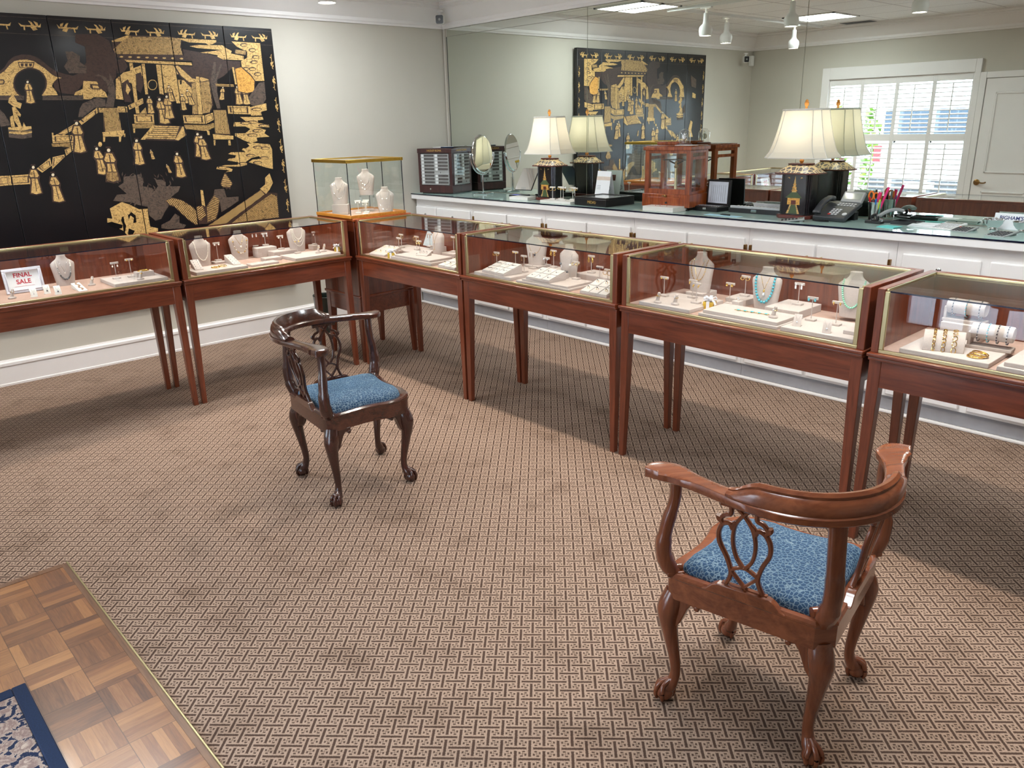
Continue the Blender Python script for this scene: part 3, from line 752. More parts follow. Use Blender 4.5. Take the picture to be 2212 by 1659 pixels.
g 2408 2237 -58 11 -190 5 -30 -20 -38 -17 9 -18 -100 -15 4 -30 136 2 80 -3 -17 31 64 9 77 4 -113 15 -67 9 188 7
b 2462 2215 -118 -16 -126 -23 -63 -28 -121 -2 6 -49 77 -8 61 -50 50 -25 50 -24 23 23 81 23 24 47 -2 58 58 33
y 2290 1995 -46 139 -17 0 17 -96 -52 85 -9 -5 52 -104 12 -85 -9 -122 27 0 19 98
g 2083 2283 -228 -3 0 -273 72 -1 30 37 69 60 1 43 -52 26 -6 43 78 33
b 2063 2229 -88 -5 8 -34 91 9
g|-70|16|0.6 2060 2227 -79 -7 6 -27 81 8
b 1960 2264 5 -7 11 -6 16 -2 15 1 10 5 3 6 -5 7 -11 5 -16 3 -15 -1 -10 -5
g 1964 2262 4 -4 9 -3 12 -2 11 1 8 3 3 3 -4 4 -9 4 -12 1 -11 0 -8 -3
b 1894 2230 5 -7 12 -6 16 -2 15 1 11 5 3 6 -5 7 -12 6 -15 2 -16 -1 -10 -5
g 1899 2228 3 -4 10 -3 12 -2 12 1 8 3 3 3 -4 5 -9 3 -12 1 -12 0 -9 -3
b 1873 2181 5 -7 12 -5 16 -2 15 1 11 5 3 6 -5 7 -12 5 -16 3 -15 -2 -11 -4
g 1877 2180 4 -4 9 -4 12 -1 12 1 8 2 3 4 -4 4 -9 4 -12 1 -12 -1 -8 -2
b 1969 2092 5 -7 12 -5 15 -2 16 2 10 4 3 7 -5 7 -12 5 -15 2 -15 -1 -11 -5
g 1973 2091 4 -4 9 -3 12 -1 12 0 8 3 3 4 -4 4 -9 3 -12 2 -12 -1 -8 -3
b 1912 2094 6 -7 12 -6 15 -2 16 2 10 5 3 6 -5 7 -12 5 -15 3 -16 -2 -10 -5
g 1917 2092 4 -4 9 -3 12 -1 12 1 8 2 3 4 -4 4 -9 3 -12 2 -12 -1 -8 -3
b 1875 2057 5 -7 12 -5 16 -2 15 1 11 5 3 7 -5 7 -12 5 -16 2 -15 -1 -11 -5
g 1879 2056 4 -4 9 -3 12 -2 12 1 9 3 3 4 -4 4 -9 3 -13 1 -12 0 -8 -3
b 1892 2144 5 -7 12 -6 16 -2 15 2 11 4 3 7 -5 7 -12 5 -16 2 -15 -1 -11 -5
g 1896 2142 4 -4 9 -3 12 -1 12 0 8 3 3 4 -4 4 -9 3 -12 2 -12 -1 -8 -3
b 2088 2096 -60 13 -72 -60 -26 -43 15 -81 65 -13 72 12
o 2082 2090 -49 13 -69 -60 -26 -37 13 -75 58 -13 68 12
g 2105 2101 -14 1 -7 -122 14 0
y 1900 1994 -44 7 2 -127 52 -63 76 19 21 51 -41 44
g|0|12|0.5 2252 1984 -141 -2 -4 -21 145 5
g 2181 1825 -180 -4 1 -60 180 8
b 2166 1816 -148 -3 0 -42 148 6
g 2153 1812 -122 -2 0 -35 122 5
b 2296 1798 -101 -1 -11 -184 124 9
g|-82|17|0.6 2293 1795 -94 -1 -9 -175 114 9
g 2325 1623 -161 -17 4 -26 156 5
g 2325 1579 -14 0 6 -38 10 0
g 2210 1575 -17 0 1 -38 18 0
g 2089 1743 -184 -2 -5 -20 51 -5 -4 -20 -86 -14 -4 -20 116 3 -85 -22 18 -25 -40 -27 110 -4 -4 -26 45 -11 -143 -18 -14 -65 210 9 39 25 -44 12 -47 30 67 28 65 34 -2 19 -84 -2 -47 31 40 20 97 2 -11 31 -105 -2
g 2010 1812 -148 31 0 -52 52 -12 -4 -26 87 -2
b 1952 1703 5 -6 13 -4 18 -2 19 0 18 3 11 5 4 5 -5 6 -13 4 -18 2 -20 0 -17 -3 -12 -5
g 1957 1702 4 -4 10 -2 15 -1 15 0 15 2 9 2 3 4 -4 3 -10 3 -15 1 -15 0 -14 -2 -10 -3
b 2010 1697 5 -5 12 -4 18 -2 20 0 17 3 11 4 4 6 -5 5 -13 5 -18 2 -19 -1 -17 -2 -12 -5
g 2015 1696 4 -3 10 -2 14 -2 16 1 14 1 9 3 3 4 -4 3 -10 2 -14 1 -16 0 -14 -2 -9 -2
b 1917 1638 5 -6 13 -4 18 -2 20 0 18 3 11 5 4 6 -5 5 -13 4 -18 2 -20 0 -18 -3 -11 -5
g 1922 1636 4 -3 11 -2 14 -1 16 0 14 2 10 3 3 3 -4 3 -10 3 -15 1 -16 0 -14 -2 -10 -3
b 1964 1606 6 -5 13 -4 18 -2 19 0 18 3 11 5 4 6 -5 5 -13 4 -18 2 -20 0 -17 -3 -12 -5
g 1970 1605 4 -3 10 -2 15 -2 15 1 14 2 10 3 3 3 -4 3 -10 3 -15 1 -15 0 -15 -2 -9 -3
b 1933 1514 5 -5 13 -4 19 -2 20 1 17 3 12 5 3 6 -5 5 -13 4 -18 2 -20 -1 -17 -3 -12 -5
g 1938 1513 4 -3 11 -3 15 0 16 0 14 2 9 3 3 4 -4 3 -10 2 -14 1 -17 0 -14 -2 -9 -3
b 1861 1675 5 -5 13 -5 19 -2 20 1 17 3 12 4 4 6 -5 6 -13 4 -19 2 -20 -1 -17 -2 -12 -5
g 1866 1674 4 -3 11 -3 14 -1 17 0 14 2 10 3 3 3 -4 4 -11 2 -14 1 -17 0 -14 -2 -10 -3
b 1903 1798 5 -5 13 -5 18 -2 20 0 17 3 12 4 4 6 -5 5 -13 5 -18 2 -20 0 -17 -3 -12 -4
g 1908 1797 4 -3 11 -3 14 -1 16 0 14 1 10 3 3 3 -4 4 -10 2 -15 2 -16 0 -14 -2 -10 -3
g 2060 1547 -187 -13 -17 -40 12 -153 58 16 139 47 -31 18 -73 3 12 21 66 -10 54 -30 -11 -21 58 -10 125 7 -60 -23 10 -18 49 -1 -36 11 107 16 -9 15 -63 10 -104 -3 -9 19 88 18 -16 12 -49 4 -10 19 61 12 -22 12 -169 -4 76 16 -9 13 -71 3
b 1938 1513 5 -5 12 -3 16 -2 17 1 16 2 10 5 4 5 -5 5 -11 4 -17 1 -17 0 -16 -3 -10 -5
g 1943 1512 3 -3 10 -2 13 -1 14 1 12 1 9 3 2 3 -3 3 -9 3 -13 0 -14 0 -13 -2 -8 -3
b 1873 1504 5 -5 12 -4 16 -1 18 1 16 2 10 5 4 5 -5 5 -12 4 -16 1 -18 0 -16 -3 -10 -5
g 1878 1503 4 -3 9 -2 13 -1 14 0 13 2 9 3 2 3 -3 3 -9 3 -14 0 -14 0 -13 -2 -8 -3
b 2004 1454 5 -5 11 -4 17 -1 17 0 15 3 11 5 3 5 -5 5 -11 4 -16 1 -18 -1 -15 -3 -10 -4
g 2009 1453 3 -3 9 -3 13 0 14 0 13 2 8 3 3 3 -4 3 -9 2 -13 1 -14 0 -12 -2 -8 -3
b 1891 1429 4 -5 12 -4 16 -1 18 1 16 3 11 4 3 5 -5 5 -11 4 -17 2 -18 -1 -15 -3 -11 -5
g 1895 1428 4 -3 9 -2 13 -1 14 0 13 2 9 3 2 4 -3 3 -9 2 -13 1 -15 -1 -12 -2 -9 -3
b 1954 1395 4 -5 12 -3 16 -2 18 1 16 3 10 5 3 5 -4 5 -12 4 -16 1 -18 -1 -15 -3 -11 -4
g 1958 1394 4 -3 9 -2 13 -1 14 1 13 2 8 3 3 3 -4 3 -9 2 -13 1 -14 0 -12 -3 -9 -2
b 2077 1395 5 -5 11 -3 16 -2 17 1 15 3 10 5 3 5 -4 5 -11 3 -16 2 -17 -1 -16 -3 -10 -5
g 2081 1394 4 -3 9 -2 13 -1 13 1 13 2 8 3 2 3 -3 3 -9 2 -13 1 -13 -1 -13 -2 -8 -3
b 2248 1375 5 -5 11 -4 15 -1 17 1 15 3 9 5 3 5 -4 4 -11 4 -15 1 -17 -1 -15 -3 -9 -4
g 2253 1374 3 -3 9 -2 12 -1 13 1 12 2 8 3 3 3 -4 3 -8 2 -12 0 -14 0 -12 -2 -8 -3
b 2275 1334 -14 -1 -10 -23 -20 -33 -14 -27 25 -28 3 -16 12 13 19 -11 8 17 20 1 17 24 -19 38
g|0|27|0.62 2272 1330 -14 -19 -20 -34 -14 -27 21 -23 55 3 15 20 -17 37
y 3019 1351 -59 2 -56 9 -16 -50 12 -35 -64 -17 -14 -25 -31 34 12 44 -44 3 -28 -20 5 -31 -107 -7 19 -36 56 -34 37 -72 31 -35 32 -47 45 -9 37 41 2 63 58 17 45 22 69 12 56 10 -30 40 -70 1 49 57 -39 21
y 2972 1332 4 15 -3 17 -5 -16
y 3028 1353 0 16 -9 16 1 -17
b 2757 1170 11 13 3 17 -11 -13
y 2945 1182 -10 14 -16 10 11 -15
y 3011 1155 -10 14 -16 9 11 -15
b 2737 1297 8 14 0 18 -9 -16
y 2722 1256 -10 14 -17 9 11 -15
y 2803 1232 12 11 5 17 -12 -12
b 2984 1149 -9 15 -16 9 10 -15
b 2713 1337 8 13 1 18 -9 -15
y 2870 1257 -3 17 -10 15 3 -18
y 2887 1298 9 13 2 17 -10 -14
b 3048 1259 -13 10 -17 4 14 -11
b 2861 1244 6 14 -1 18 -7 -16
b 3000 1266 10 12 3 17 -10 -13
b 2890 1309 3 16 -5 17 -3 -17
y 2953 1231 -11 13 -17 7 13 -14
y 2972 1228 -10 13 -17 8 12 -14
y 2935 1313 3 16 -6 17 -2 -17
y 2921 1333 -13 11 -17 5 14 -12
y 2792 1130 16 6 10 14 -16 -7
b 2938 1319 -4 16 -12 14 5 -17
y 2785 1325 -3 17 -11 15 3 -18
y 2954 1299 -2 16 -10 15 2 -17
y 2929 1349 14 7 9 14 -15 -8
b 2944 1177 -14 10 -18 3 15 -10
y 3061 1147 3 16 -5 17 -3 -16
b 3020 1343 -6 16 -14 12 7 -17
y 2789 1310 14 7 10 14 -16 -8
b 2835 1275 15 7 9 14 -15 -8
y 2981 1137 -4 17 -12 14 4 -18
y 2897 1341 4 16 -4 17 -4 -17
y 2811 1250 11 12 3 17 -11 -13
y 3061 1305 9 12 1 17 -9 -13
y 2757 1248 9 14 2 17 -10 -14
b 3077 1161 -1 16 -9 15 1 -17
b 2931 1154 -4 17 -12 14 5 -18
y 2772 1232 13 9 8 15 -14 -9
y 2673 1299 9 14 0 18 -9 -15
b 2753 1198 -9 14 -17 10 11 -15
y 3006 1182 -9 15 -15 10 9 -16
b 3069 1151 -12 11 -17 4 13 -11
y 3001 1270 -3 17 -11 14 3 -17
b 2790 1329 12 11 5 17 -13 -12
y 2890 1246 5 15 -4 18 -5 -17
y 2976 1353 -12 13 -17 6 13 -13
y 2930 1183 5 15 -3 18 -5 -16
b 2868 1154 11 12 4 17 -11 -13
y 2842 1165 -1 17 -10 16 2 -18
b 2695 1239 15 8 8 16 -15 -10
b 2836 1238 -11 14 -17 8 12 -15
b 2743 1331 14 8 8 15 -14 -9
y 2695 1271 7 15 -2 18 -7 -16
g 3148 1139 -44 20 -44 18 -44 -19 -65 -42 -61 0 4 -61 -1 -69 -53 -18 8 -50 207 10 28 46 53 37 46 35 -5 29 -33 -9
k 3078 1072 -12 5 1 -43 -8 -25 17 -48 9 1 -4 61 7 26
k 3035 1080 -27 22 -26 -27 2 -49 25 -4 -12 36 21 21 16 -29
k 3183 1043 -30 3 -71 -29 9 -23 36 -3 42 29
k 3045 989 -39 -23 24 -34 28 15
b 2759 1161 -60 21 -67 -24 -76 -58 -38 -61 -64 -65 103 -13 47 41 60 69 33 41 30 9
g|62|22|0.55 2752 1161 -53 16 -67 -24 -73 -56 -34 -58 -64 -64 95 -7 44 36 58 67 35 44 30 12
g 2481 1219 -19 -1 0 -165 27 3
b 2457 1092 -74 85 -68 1 29 -63 16 -64 30 -63 72 -26 80 8 -6 129 -55 8
g|25|24|0.5 2450 1091 -69 79 -59 2 29 -56 16 -65 29 -56 65 -20
g|-30|24|0.5 2529 1098 -47 2 -16 -72 46 -35 24 15
y 2371 1215 -76 1 -11 -67 -98 -1 4 -32 76 -40 75 -34 1 92 41 43
y 2811 990 -67 25 -46 47 -29 -22 8 -50 -49 -18 23 -24 115 6 49 11
b 1855 1150 6 -199 431 -6 180 -2 -480 245 -49 -24
g|52|19|0.55 1862 1124 4 -167 404 -8 -124 72 -191 103 -47 24
g|-34.5|14|0.62 2458 949 -465 235 -27 -36 353 -197
g 1943 1278 -41 31 -20 -75 37 -52 34 -31 46 44 -49 30
b 2911 1585 -44 -1 -13 -44 9 -26 -12 -85 40 -9 44 9 -16 87 9 26
g 2904 1578 -29 -1 -14 -35 13 -14 -3 -32 -11 -62 34 -7 32 9 -15 62 -2 32 12 14
b 2893 1571 -6 -1 1 -125 5 0
b 2914 1533 -45 -2 1 -8 44 2
c 2880 1593 2 -5 5 -3 6 0 4 3 1 5 -3 6 -5 3 -5 0 -4 -4
b 2900 1613 -25 -1 -1 -11 28 3
b 2640 1482 -47 -2 -16 -45 7 -26 -18 -87 40 -9 47 10 -10 89 11 27
g 2632 1475 -31 -1 -16 -37 12 -13 -6 -33 -15 -63 34 -7 34 9 -11 64 1 32 12 14
b 2619 1467 -6 0 -8 -129 6 1
b 2639 1429 -47 -2 0 -9 46 2
c 2608 1490 2 -6 5 -3 6 1 4 3 1 6 -3 5 -5 3 -5 0 -5 -4
b 2630 1510 -27 -1 -1 -11 29 3
b 2466 1617 -47 -1 -14 -44 9 -25 -13 -85 41 -9 47 9 -16 87 10 26
g 2458 1610 -31 -1 -14 -35 13 -13 -3 -32 -12 -61 34 -7 34 8 -15 62 -1 31 12 14
b 2446 1603 -6 0 0 -125 5 0
b 2468 1566 -47 -2 1 -8 46 1
c 2433 1625 3 -5 5 -3 6 0 4 3 1 6 -3 5 -5 3 -6 0 -4 -4
b 2454 1645 -26 -1 -1 -10 29 2
b 2441 1595 -46 -1 -19 -44 5 -26 -22 -84 40 -9 47 10 -6 86 13 26
g 2433 1588 -31 -1 -18 -35 11 -13 -7 -32 -19 -61 33 -8 35 9 -7 62 2 31 13 14
b 2420 1581 -6 0 -15 -125 5 0
b 2437 1544 -47 -2 0 -9 46 2
c 2409 1603 3 -5 5 -3 6 0 4 3 1 5 -3 6 -5 3 -6 0 -4 -4
b 2432 1622 -26 0 -2 -11 29 3
b 2809 1521 -17 0 -7 -17 2 -10 -10 -32 15 -3 17 3 -1 33 5 10
g 2806 1519 -11 -1 -7 -13 4 -5 -3 -12 -8 -24 12 -3 13 3 -2 24 1 12 5 6
b 2801 1516 -2 0 -7 -48 2 0
b 2807 1502 -17 -1 0 -4 17 1
c 2798 1524 1 -2 2 -1 2 0 1 1 1 2 -1 2 -2 2 -2 -1 -2 -1
b 2807 1532 -10 -1 -1 -4 11 1
b 2711 1415 -16 -1 -10 -16 0 -9 -14 -31 13 -3 16 4 5 31 7 9
g 2708 1412 -11 0 -9 -13 3 -5 -5 -11 -11 -22 10 -3 13 3 2 22 4 12 5 5
b 2703 1409 -2 0 -15 -45 2 0
b 2706 1396 -16 -1 -1 -3 16 1
c 2701 1417 1 -2 1 -1 2 0 2 2 0 2 -1 1 -2 1 -1 0 -2 -1
b 2710 1424 -9 0 -1 -4 10 1
g 3850 1950 70 -20 0 -50 -70 10
y 3800 2150 120 -50 0 -100 -100 20
g 3840 1620 40 -20 -20 -100 40 -80 -80 0 -20 100
g 1958 2333 10 -21 113 0 7 24 -13 -15 -99 0
g 1984 2312 7 0 -2 -21 -8 0
g 2016 2348 14 -3 19 -24 13 -24 -26 -6 -13 21 6 15
g 2046 2348 21 -9 5 -24 -13 3
g 1918 2333 -11 -21 -113 0 -6 24 13 -15 98 0
g 1892 2312 -8 0 2 -21 8 0
g 1859 2348 -14 -3 -18 -24 -13 -24 26 -6 13 21 -7 15
g 1829 2348 -21 -9 -5 -24 13 3
g 2352 2333 10 -21 113 0 6 24 -12 -15 -99 0
g 2377 2312 8 0 -2 -21 -8 0
g 2410 2348 14 -3 18 -24 14 -24 -27 -6 -12 21 6 15
g 2440 2348 21 -9 5 -24 -13 3
g 2312 2333 -11 -21 -113 0 -6 24 13 -15 98 0
g 2286 2312 -8 0 2 -21 8 0
g 2253 2348 -14 -3 -18 -24 -14 -24 27 -6 13 21 -7 15
g 2223 2348 -21 -9 -5 -24 13 3
g 2746 2333 10 -21 113 0 7 24 -13 -15 -99 0
g 2772 2312 7 0 -2 -21 -8 0
g 2804 2348 14 -3 18 -24 14 -24 -26 -6 -13 21 6 15
g 2834 2348 21 -9 5 -24 -13 3
g 2706 2333 -11 -21 -113 0 -6 24 13 -15 98 0
g 2680 2312 -8 0 2 -21 8 0
g 2647 2348 -14 -3 -18 -24 -13 -24 26 -6 13 21 -7 15
g 2617 2348 -21 -9 -5 -24 13 3
g 3140 2333 10 -21 113 0 7 24 -13 -15 -99 0
g 3166 2312 7 0 -2 -21 -8 0
g 3198 2348 14 -3 19 -24 13 -24 -26 -6 -13 21 6 15
g 3228 2348 21 -9 5 -24 -13 3
g 3100 2333 -11 -21 -113 0 -6 24 13 -15 98 0
g 3074 2312 -8 0 2 -21 8 0
g 3041 2348 -14 -3 -18 -24 -13 -24 26 -6 13 21 -7 15
g 3011 2348 -21 -9 -5 -24 13 3
g 3534 2333 10 -21 113 0 7 24 -13 -15 -99 0
g 3560 2312 7 0 -2 -21 -8 0
g 3592 2348 14 -3 19 -24 13 -24 -26 -6 -13 21 6 15
g 3622 2348 21 -9 5 -24 -13 3
g 3494 2333 -11 -21 -113 0 -6 24 13 -15 98 0
g 3468 2312 -8 0 2 -21 8 0
g 3435 2348 -14 -3 -18 -24 -13 -24 26 -6 13 21 -7 15
g 3405 2348 -21 -9 -5 -24 13 3
g 3928 2333 10 -21 113 0 7 24 -13 -15 -99 0
g 3954 2312 7 0 -2 -21 -8 0
g 3986 2348 14 -3 19 -24 13 -24 -26 -6 -13 21 6 15
g 4016 2348 21 -9 5 -24 -13 3
g 3888 2333 -11 -21 -113 0 -6 24 13 -15 98 0
g 3862 2312 -8 0 2 -21 8 0
g 3829 2348 -14 -3 -18 -24 -13 -24 26 -6 13 21 -7 15
g 3799 2348 -21 -9 -5 -24 13 3
g 1768 2205 9 -9 0 -96 -11 -6 7 12 0 83
g 1777 2183 0 -7 10 2 0 7
g 1761 2155 1 -12 11 -15 11 -11 3 22 -10 11 -7 -6
g 1761 2130 4 -18 11 -4 -1 11
g 4063 2205 9 -9 0 -96 -11 -6 7 12 0 83
g 4072 2183 0 -7 10 2 0 7
g 4056 2155 1 -12 11 -15 11 -11 3 22 -10 11 -7 -6
g 4056 2130 4 -18 11 -4 -1 11
g 1768 1937 9 8 0 96 -11 6 7 -11 0 -84
g 1777 1959 0 6 10 -2 0 -7
g 1761 1986 1 12 11 15 11 12 3 -22 -10 -11 -7 5
g 1761 2011 4 18 11 4 -1 -11
g 4063 1937 9 8 0 96 -11 6 7 -11 0 -84
g 4072 1959 0 6 10 -2 0 -7
g 4056 1986 1 12 11 15 11 12 3 -22 -10 -11 -7 5
g 4056 2011 4 18 11 4 -1 -11
g 1768 1888 9 -8 0 -96 -11 -5 7 10 0 84
g 1777 1866 0 -6 10 2 0 7
g 1761 1839 1 -12 11 -16 11 -10 3 22 -10 10 -7 -5
g 1761 1814 4 -18 11 -4 -1 11
g 4063 1888 9 -8 0 -96 -11 -5 7 10 0 84
g 4072 1866 0 -6 10 2 0 7
g 4056 1839 1 -12 11 -16 11 -10 3 22 -10 10 -7 -5
g 4056 1814 4 -18 11 -4 -1 11
g 1768 1621 9 8 0 96 -11 5 7 -10 0 -84
g 1777 1643 0 6 10 -2 0 -7
g 1761 1670 1 12 11 16 11 10 3 -22 -10 -10 -7 5
g 1761 1695 4 18 11 4 -1 -11
g 4063 1621 9 8 0 96 -11 5 7 -10 0 -84
g 4072 1643 0 6 10 -2 0 -7
g 4056 1670 1 12 11 16 11 10 3 -22 -10 -10 -7 5
g 4056 1695 4 18 11 4 -1 -11
g 1768 1572 9 -8 0 -96 -11 -6 7 11 0 84
g 1777 1550 0 -6 10 2 0 7
g 1761 1523 1 -12 11 -16 11 -11 3 23 -10 10 -7 -5
g 1761 1498 4 -18 11 -4 -1 11
g 4063 1572 9 -8 0 -96 -11 -6 7 11 0 84
g 4072 1550 0 -6 10 2 0 7
g 4056 1523 1 -12 11 -16 11 -11 3 23 -10 10 -7 -5
g 4056 1498 4 -18 11 -4 -1 11
g 1768 1305 9 8 0 96 -11 5 7 -10 0 -84
g 1777 1327 0 6 10 -2 0 -7
g 1761 1354 1 12 11 16 11 10 3 -22 -10 -11 -7 6
g 1761 1379 4 18 11 4 -1 -11
g 4063 1305 9 8 0 96 -11 5 7 -10 0 -84
g 4072 1327 0 6 10 -2 0 -7
g 4056 1354 1 12 11 16 11 10 3 -22 -10 -11 -7 6
g 4056 1379 4 18 11 4 -1 -11
g 1768 1257 9 -9 0 -96 -11 -5 7 11 0 83
g 1777 1234 0 -6 10 2 0 7
g 1761 1207 1 -12 11 -15 11 -11 3 22 -10 11 -7 -6
g 1761 1182 4 -18 11 -4 -1 11
g 4063 1257 9 -9 0 -96 -11 -5 7 11 0 83
g 4072 1234 0 -6 10 2 0 7
g 4056 1207 1 -12 11 -15 11 -11 3 22 -10 11 -7 -6
g 4056 1182 4 -18 11 -4 -1 11
g 1768 988 9 9 0 96 -11 5 7 -11 0 -83
g 1777 1010 0 7 10 -2 0 -7
g 1761 1038 1 12 11 15 11 11 3 -22 -10 -11 -7 6
g 1761 1063 4 18 11 4 -1 -11
g 4063 988 9 9 0 96 -11 5 7 -11 0 -83
g 4072 1010 0 7 10 -2 0 -7
g 4056 1038 1 12 11 15 11 11 3 -22 -10 -11 -7 6
g 4056 1063 4 18 11 4 -1 -11
"""
# each row: tone[|stroke angle|pitch|width], first corner, then steps to the following corners, in millimetres on the screen
ART = []
for row in ART_ROWS.split('\n'):
    if not row: continue
    q = row.split(); hd = q[0].split('|'); v = [int(k) for k in q[1:]]; x, z = 0, 0; pts = []
    for i in range(0, len(v), 2): x += v[i]; z += v[i+1]; pts.append((x, z))
    ART.append((hd[0], pts) if len(hd) == 1 else (hd[0], pts, tuple(float(k) for k in hd[1:])))
# ================================================================== WHITE CABINETS ALONG THE MIRROR WALL
CF = -.429
def door_front(x0, x1, parent, handle=None, lock=False, hinge=None):
    d = MB(); z0, z1 = .115, .925
    d.box(x0, x1, CF-.018, CF, z0, z1); o = d.build('door', M['cabwhite'], parent, bevel=.007, seg=3)
    if handle is not None:
        h = MB().sweep(spline([(handle, CF-.018, .775), (handle, CF-.045, .779), (handle, CF-.048, .815), (handle, CF-.045, .851), (handle, CF-.018, .855)], 4), .0045, 8)
        h.build('handle', M['brass'], o)
    if lock:
        MB().lathe([(.014, 0), (.014, .006), (.009, .009)], 16, M=TR(((x0+x1)/2, CF-.018, .855), rx=R(90))).build('lock', M['chrome'], o)
        MB().box(-.0025, .0025, -.011, -.009, -.006, .006, TR(((x0+x1)/2, CF-.0165, .855))).build('keyhole', M['black'], o, smooth=False)
    if hinge is not None:
        for zz in (.20, .83):
            MB().box(hinge-.007, hinge+.007, CF-.024, CF, zz, zz+.055).build('hinge', M['oldbrass'], o, bevel=.002)
def cab_unit(x0, x1, label, doors, group='white base cabinets'):
    t = thing('base_cabinet', label, 'cabinet', (0, 0, 0), 0, group)
    MB().box(x0+.001, x1-.001, CF, 0, .10, .992).build('carcass', M['cabwhite'], t, smooth=False)
    MB().box(x0+.001, x1-.001, CF+.012, 0, .016, .10).build('toe_kick', M['toekick'], t, smooth=False)
    for a in doors: door_front(*a[:2], t, **a[2])
    return t
cab_unit(.02, .845, 'white cabinet nearest the corner, two locked fronts under the strap display', [(.03, .33, dict(lock=True)), (.345, .82, dict(lock=True))])
cab_unit(.845, 1.74, 'white two-door cabinet under the vanity mirror and first lamp', [(.876, 1.287, dict(handle=1.25, hinge=.868)), (1.303, 1.706, dict(handle=1.34, hinge=1.714))])
cab_unit(1.74, 2.635, 'white two-door cabinet under the black glass-lidded box', [(1.771, 2.182, dict(handle=2.145, hinge=1.763)), (2.198, 2.61, dict(handle=2.235, hinge=2.618))])
cab_unit(2.635, 3.56, 'white two-door cabinet under the wooden balance case', [(2.661, 3.09, dict(handle=3.05, hinge=2.653)), (3.106, 3.534, dict(handle=3.145, hinge=3.542))])
cab_unit(3.56, 4.475, 'white two-door cabinet under the second lamp and telephone', [(3.589, 4.004, dict(handle=3.965, hinge=3.581)), (4.018, 4.437, dict(handle=4.055, hinge=4.445))])
cab_unit(4.475, 5.46, 'white cabinet under the silver bowls, with locked fronts', [(4.51, 4.905, dict(lock=True)), (4.945, 5.43, dict(lock=True))])
cab_unit(5.46, 6.9, 'white cabinet beyond the bracelet case', [(5.49, 6.15, dict(handle=6.1)), (6.2, 6.86, dict(handle=6.25))])
struct('baseboard_back', MB().box(.02, 6.9, CF-.012, CF+.012, 0, .016), M['trimwhite'], 'white quarter round at the cabinet foot', bevel=.004)
ct = thing('worktop', 'long white counter top with pale green glass along the mirror wall', 'counter')
MB().box(.002, 6.95, -.473, 0, .993, 1.036).build('slab', M['cabwhite'], ct, bevel=.004)
M['ctrglass'] = NT('pale_green_glass_top').set(srgb(176, 204, 198), .04, spec=.8).m
MB().box(.002, 6.95, -.470, -.004, 1.0362, 1.0437).build('glass_sheet', M['ctrglass'], ct, smooth=False)
MB().box(.002, 6.95, -.4765, -.470, 1.0355, 1.0437).build('glass_edge', M['edge'], ct, smooth=False)
CT = 1.0438

# ================================================================== TABLE SHOWCASES
D = .493; DK = .806
def tapered_leg(sx, sy, w):
    m = MB(); a, b = .046, .029; ox, oy = sx*w/2, sy*D/2
    def sq(s, z): return [(ox, oy, z), (ox-sx*s, oy, z), (ox-sx*s, oy-sy*s, z), (ox, oy-sy*s, z)]
    rs = [sq(b, 0), sq(a, .655), sq(a, .765)]
    if sx*sy < 0: rs = [list(reversed(r)) for r in rs]
    return m.loft(rs)
def showcase(label, loc, rz, w, plate=False):
    t = thing('display_case', label, 'showcase', loc, rz, 'wooden table showcases')
    h, d = w/2, D/2
    for sx in (-1, 1):
        for sy in (-1, 1): tapered_leg(sx, sy, w).build('leg', M['mah_z'], t, bevel=.002)
    ap = MB().box(-h+.046, h-.046, -d+.003, -d+.021, .66, .765).box(-h+.046, h-.046, d-.021, d-.003, .66, .765)
    ap.box(-h+.003, -h+.021, -d+.046, d-.046, .66, .765).box(h-.021, h-.003, -d+.046, d-.046, .66, .765).build('apron', M['mah_x'], t, smooth=False)
    e = .006
    MB().box(-h-e, h+e, -d-.021, d+.008, .781, .795).box(-h-e+.004, h+e-.004, -d-.013, d+.004, .766, .781).build('moulding', M['mah_x'], t, bevel=.004, seg=3)
    MB().box(-h+.028, h-.028, -d+.014, d-.018, .795, DK).build('deck', M['deck'], t, smooth=False)
    for s in (-1, 1): MB().box(min(s*h, s*(h-.028)), max(s*h, s*(h-.028)), -d, d, .795, 1.04).build('side_panel', M['mah_z'], t, bevel=.002)
    b = MB().box(-h+.028, h-.028, d-.018, d, .795, 1.022); 
    bp = b.build('back_panel', M['mah_z'], t, smooth=False)
    MB().box(-.012, .012, d-.021, d+.003, .80, 1.018).build('door_stile', M['mah_z'], bp, smooth=False)
    MB().lathe([(.012, 0), (.012, .01), (.008, .014)], 14, M=TR((.06, d, .93), rx=R(-90))).build('lock', M['chrome'], bp)
    if plate: MB().box(h-.50, h-.455, d-.020, d-.018, .985, 1.012).build('lock_plate', M['brass'], bp, smooth=False)
    MB().box(-h+.028, h-.028, d-.030, d, 1.022, 1.04).build('top_rail', M['mah_x'], t, bevel=.002)
    br = MB().box(-h+.028, h-.028, -d+.0, -d+.012, .795, .8085)
    for s in (-1, 1):
        x0, x1 = sorted((s*(h-.028), s*(h-.046))); br.box(x0, x1, -d, -d+.010, .8085, 1.031)
        x0, x1 = sorted((s*(h-.028), s*(h-.038))); br.box(x0, x1, -d+.010, d-.030, 1.031, 1.0395)
    br.box(-h+.038, h-.038, d-.040, d-.030, 1.031, 1.0395).build('brass_trim', M['brass'], t, bevel=.002)
    MB().box(-h+.046, h-.046, -d+.003, -d+.007, .8085, 1.029).build('front_glass', M['casepane'], t, smooth=False)
    MB().box(-h+.038, h-.038, -d+.002, d-.040, 1.0305, 1.0345).build('top_glass', M['toppane'], t, smooth=False)
    MB().box(-h+.046, h-.046, -d+.0005, -d+.003, 1.0295, 1.0345).build('glass_joint', M['edge'], t, smooth=False)
    return t
YC = -1.978+D/2; XC = 1.403-D/2
CASES = {}
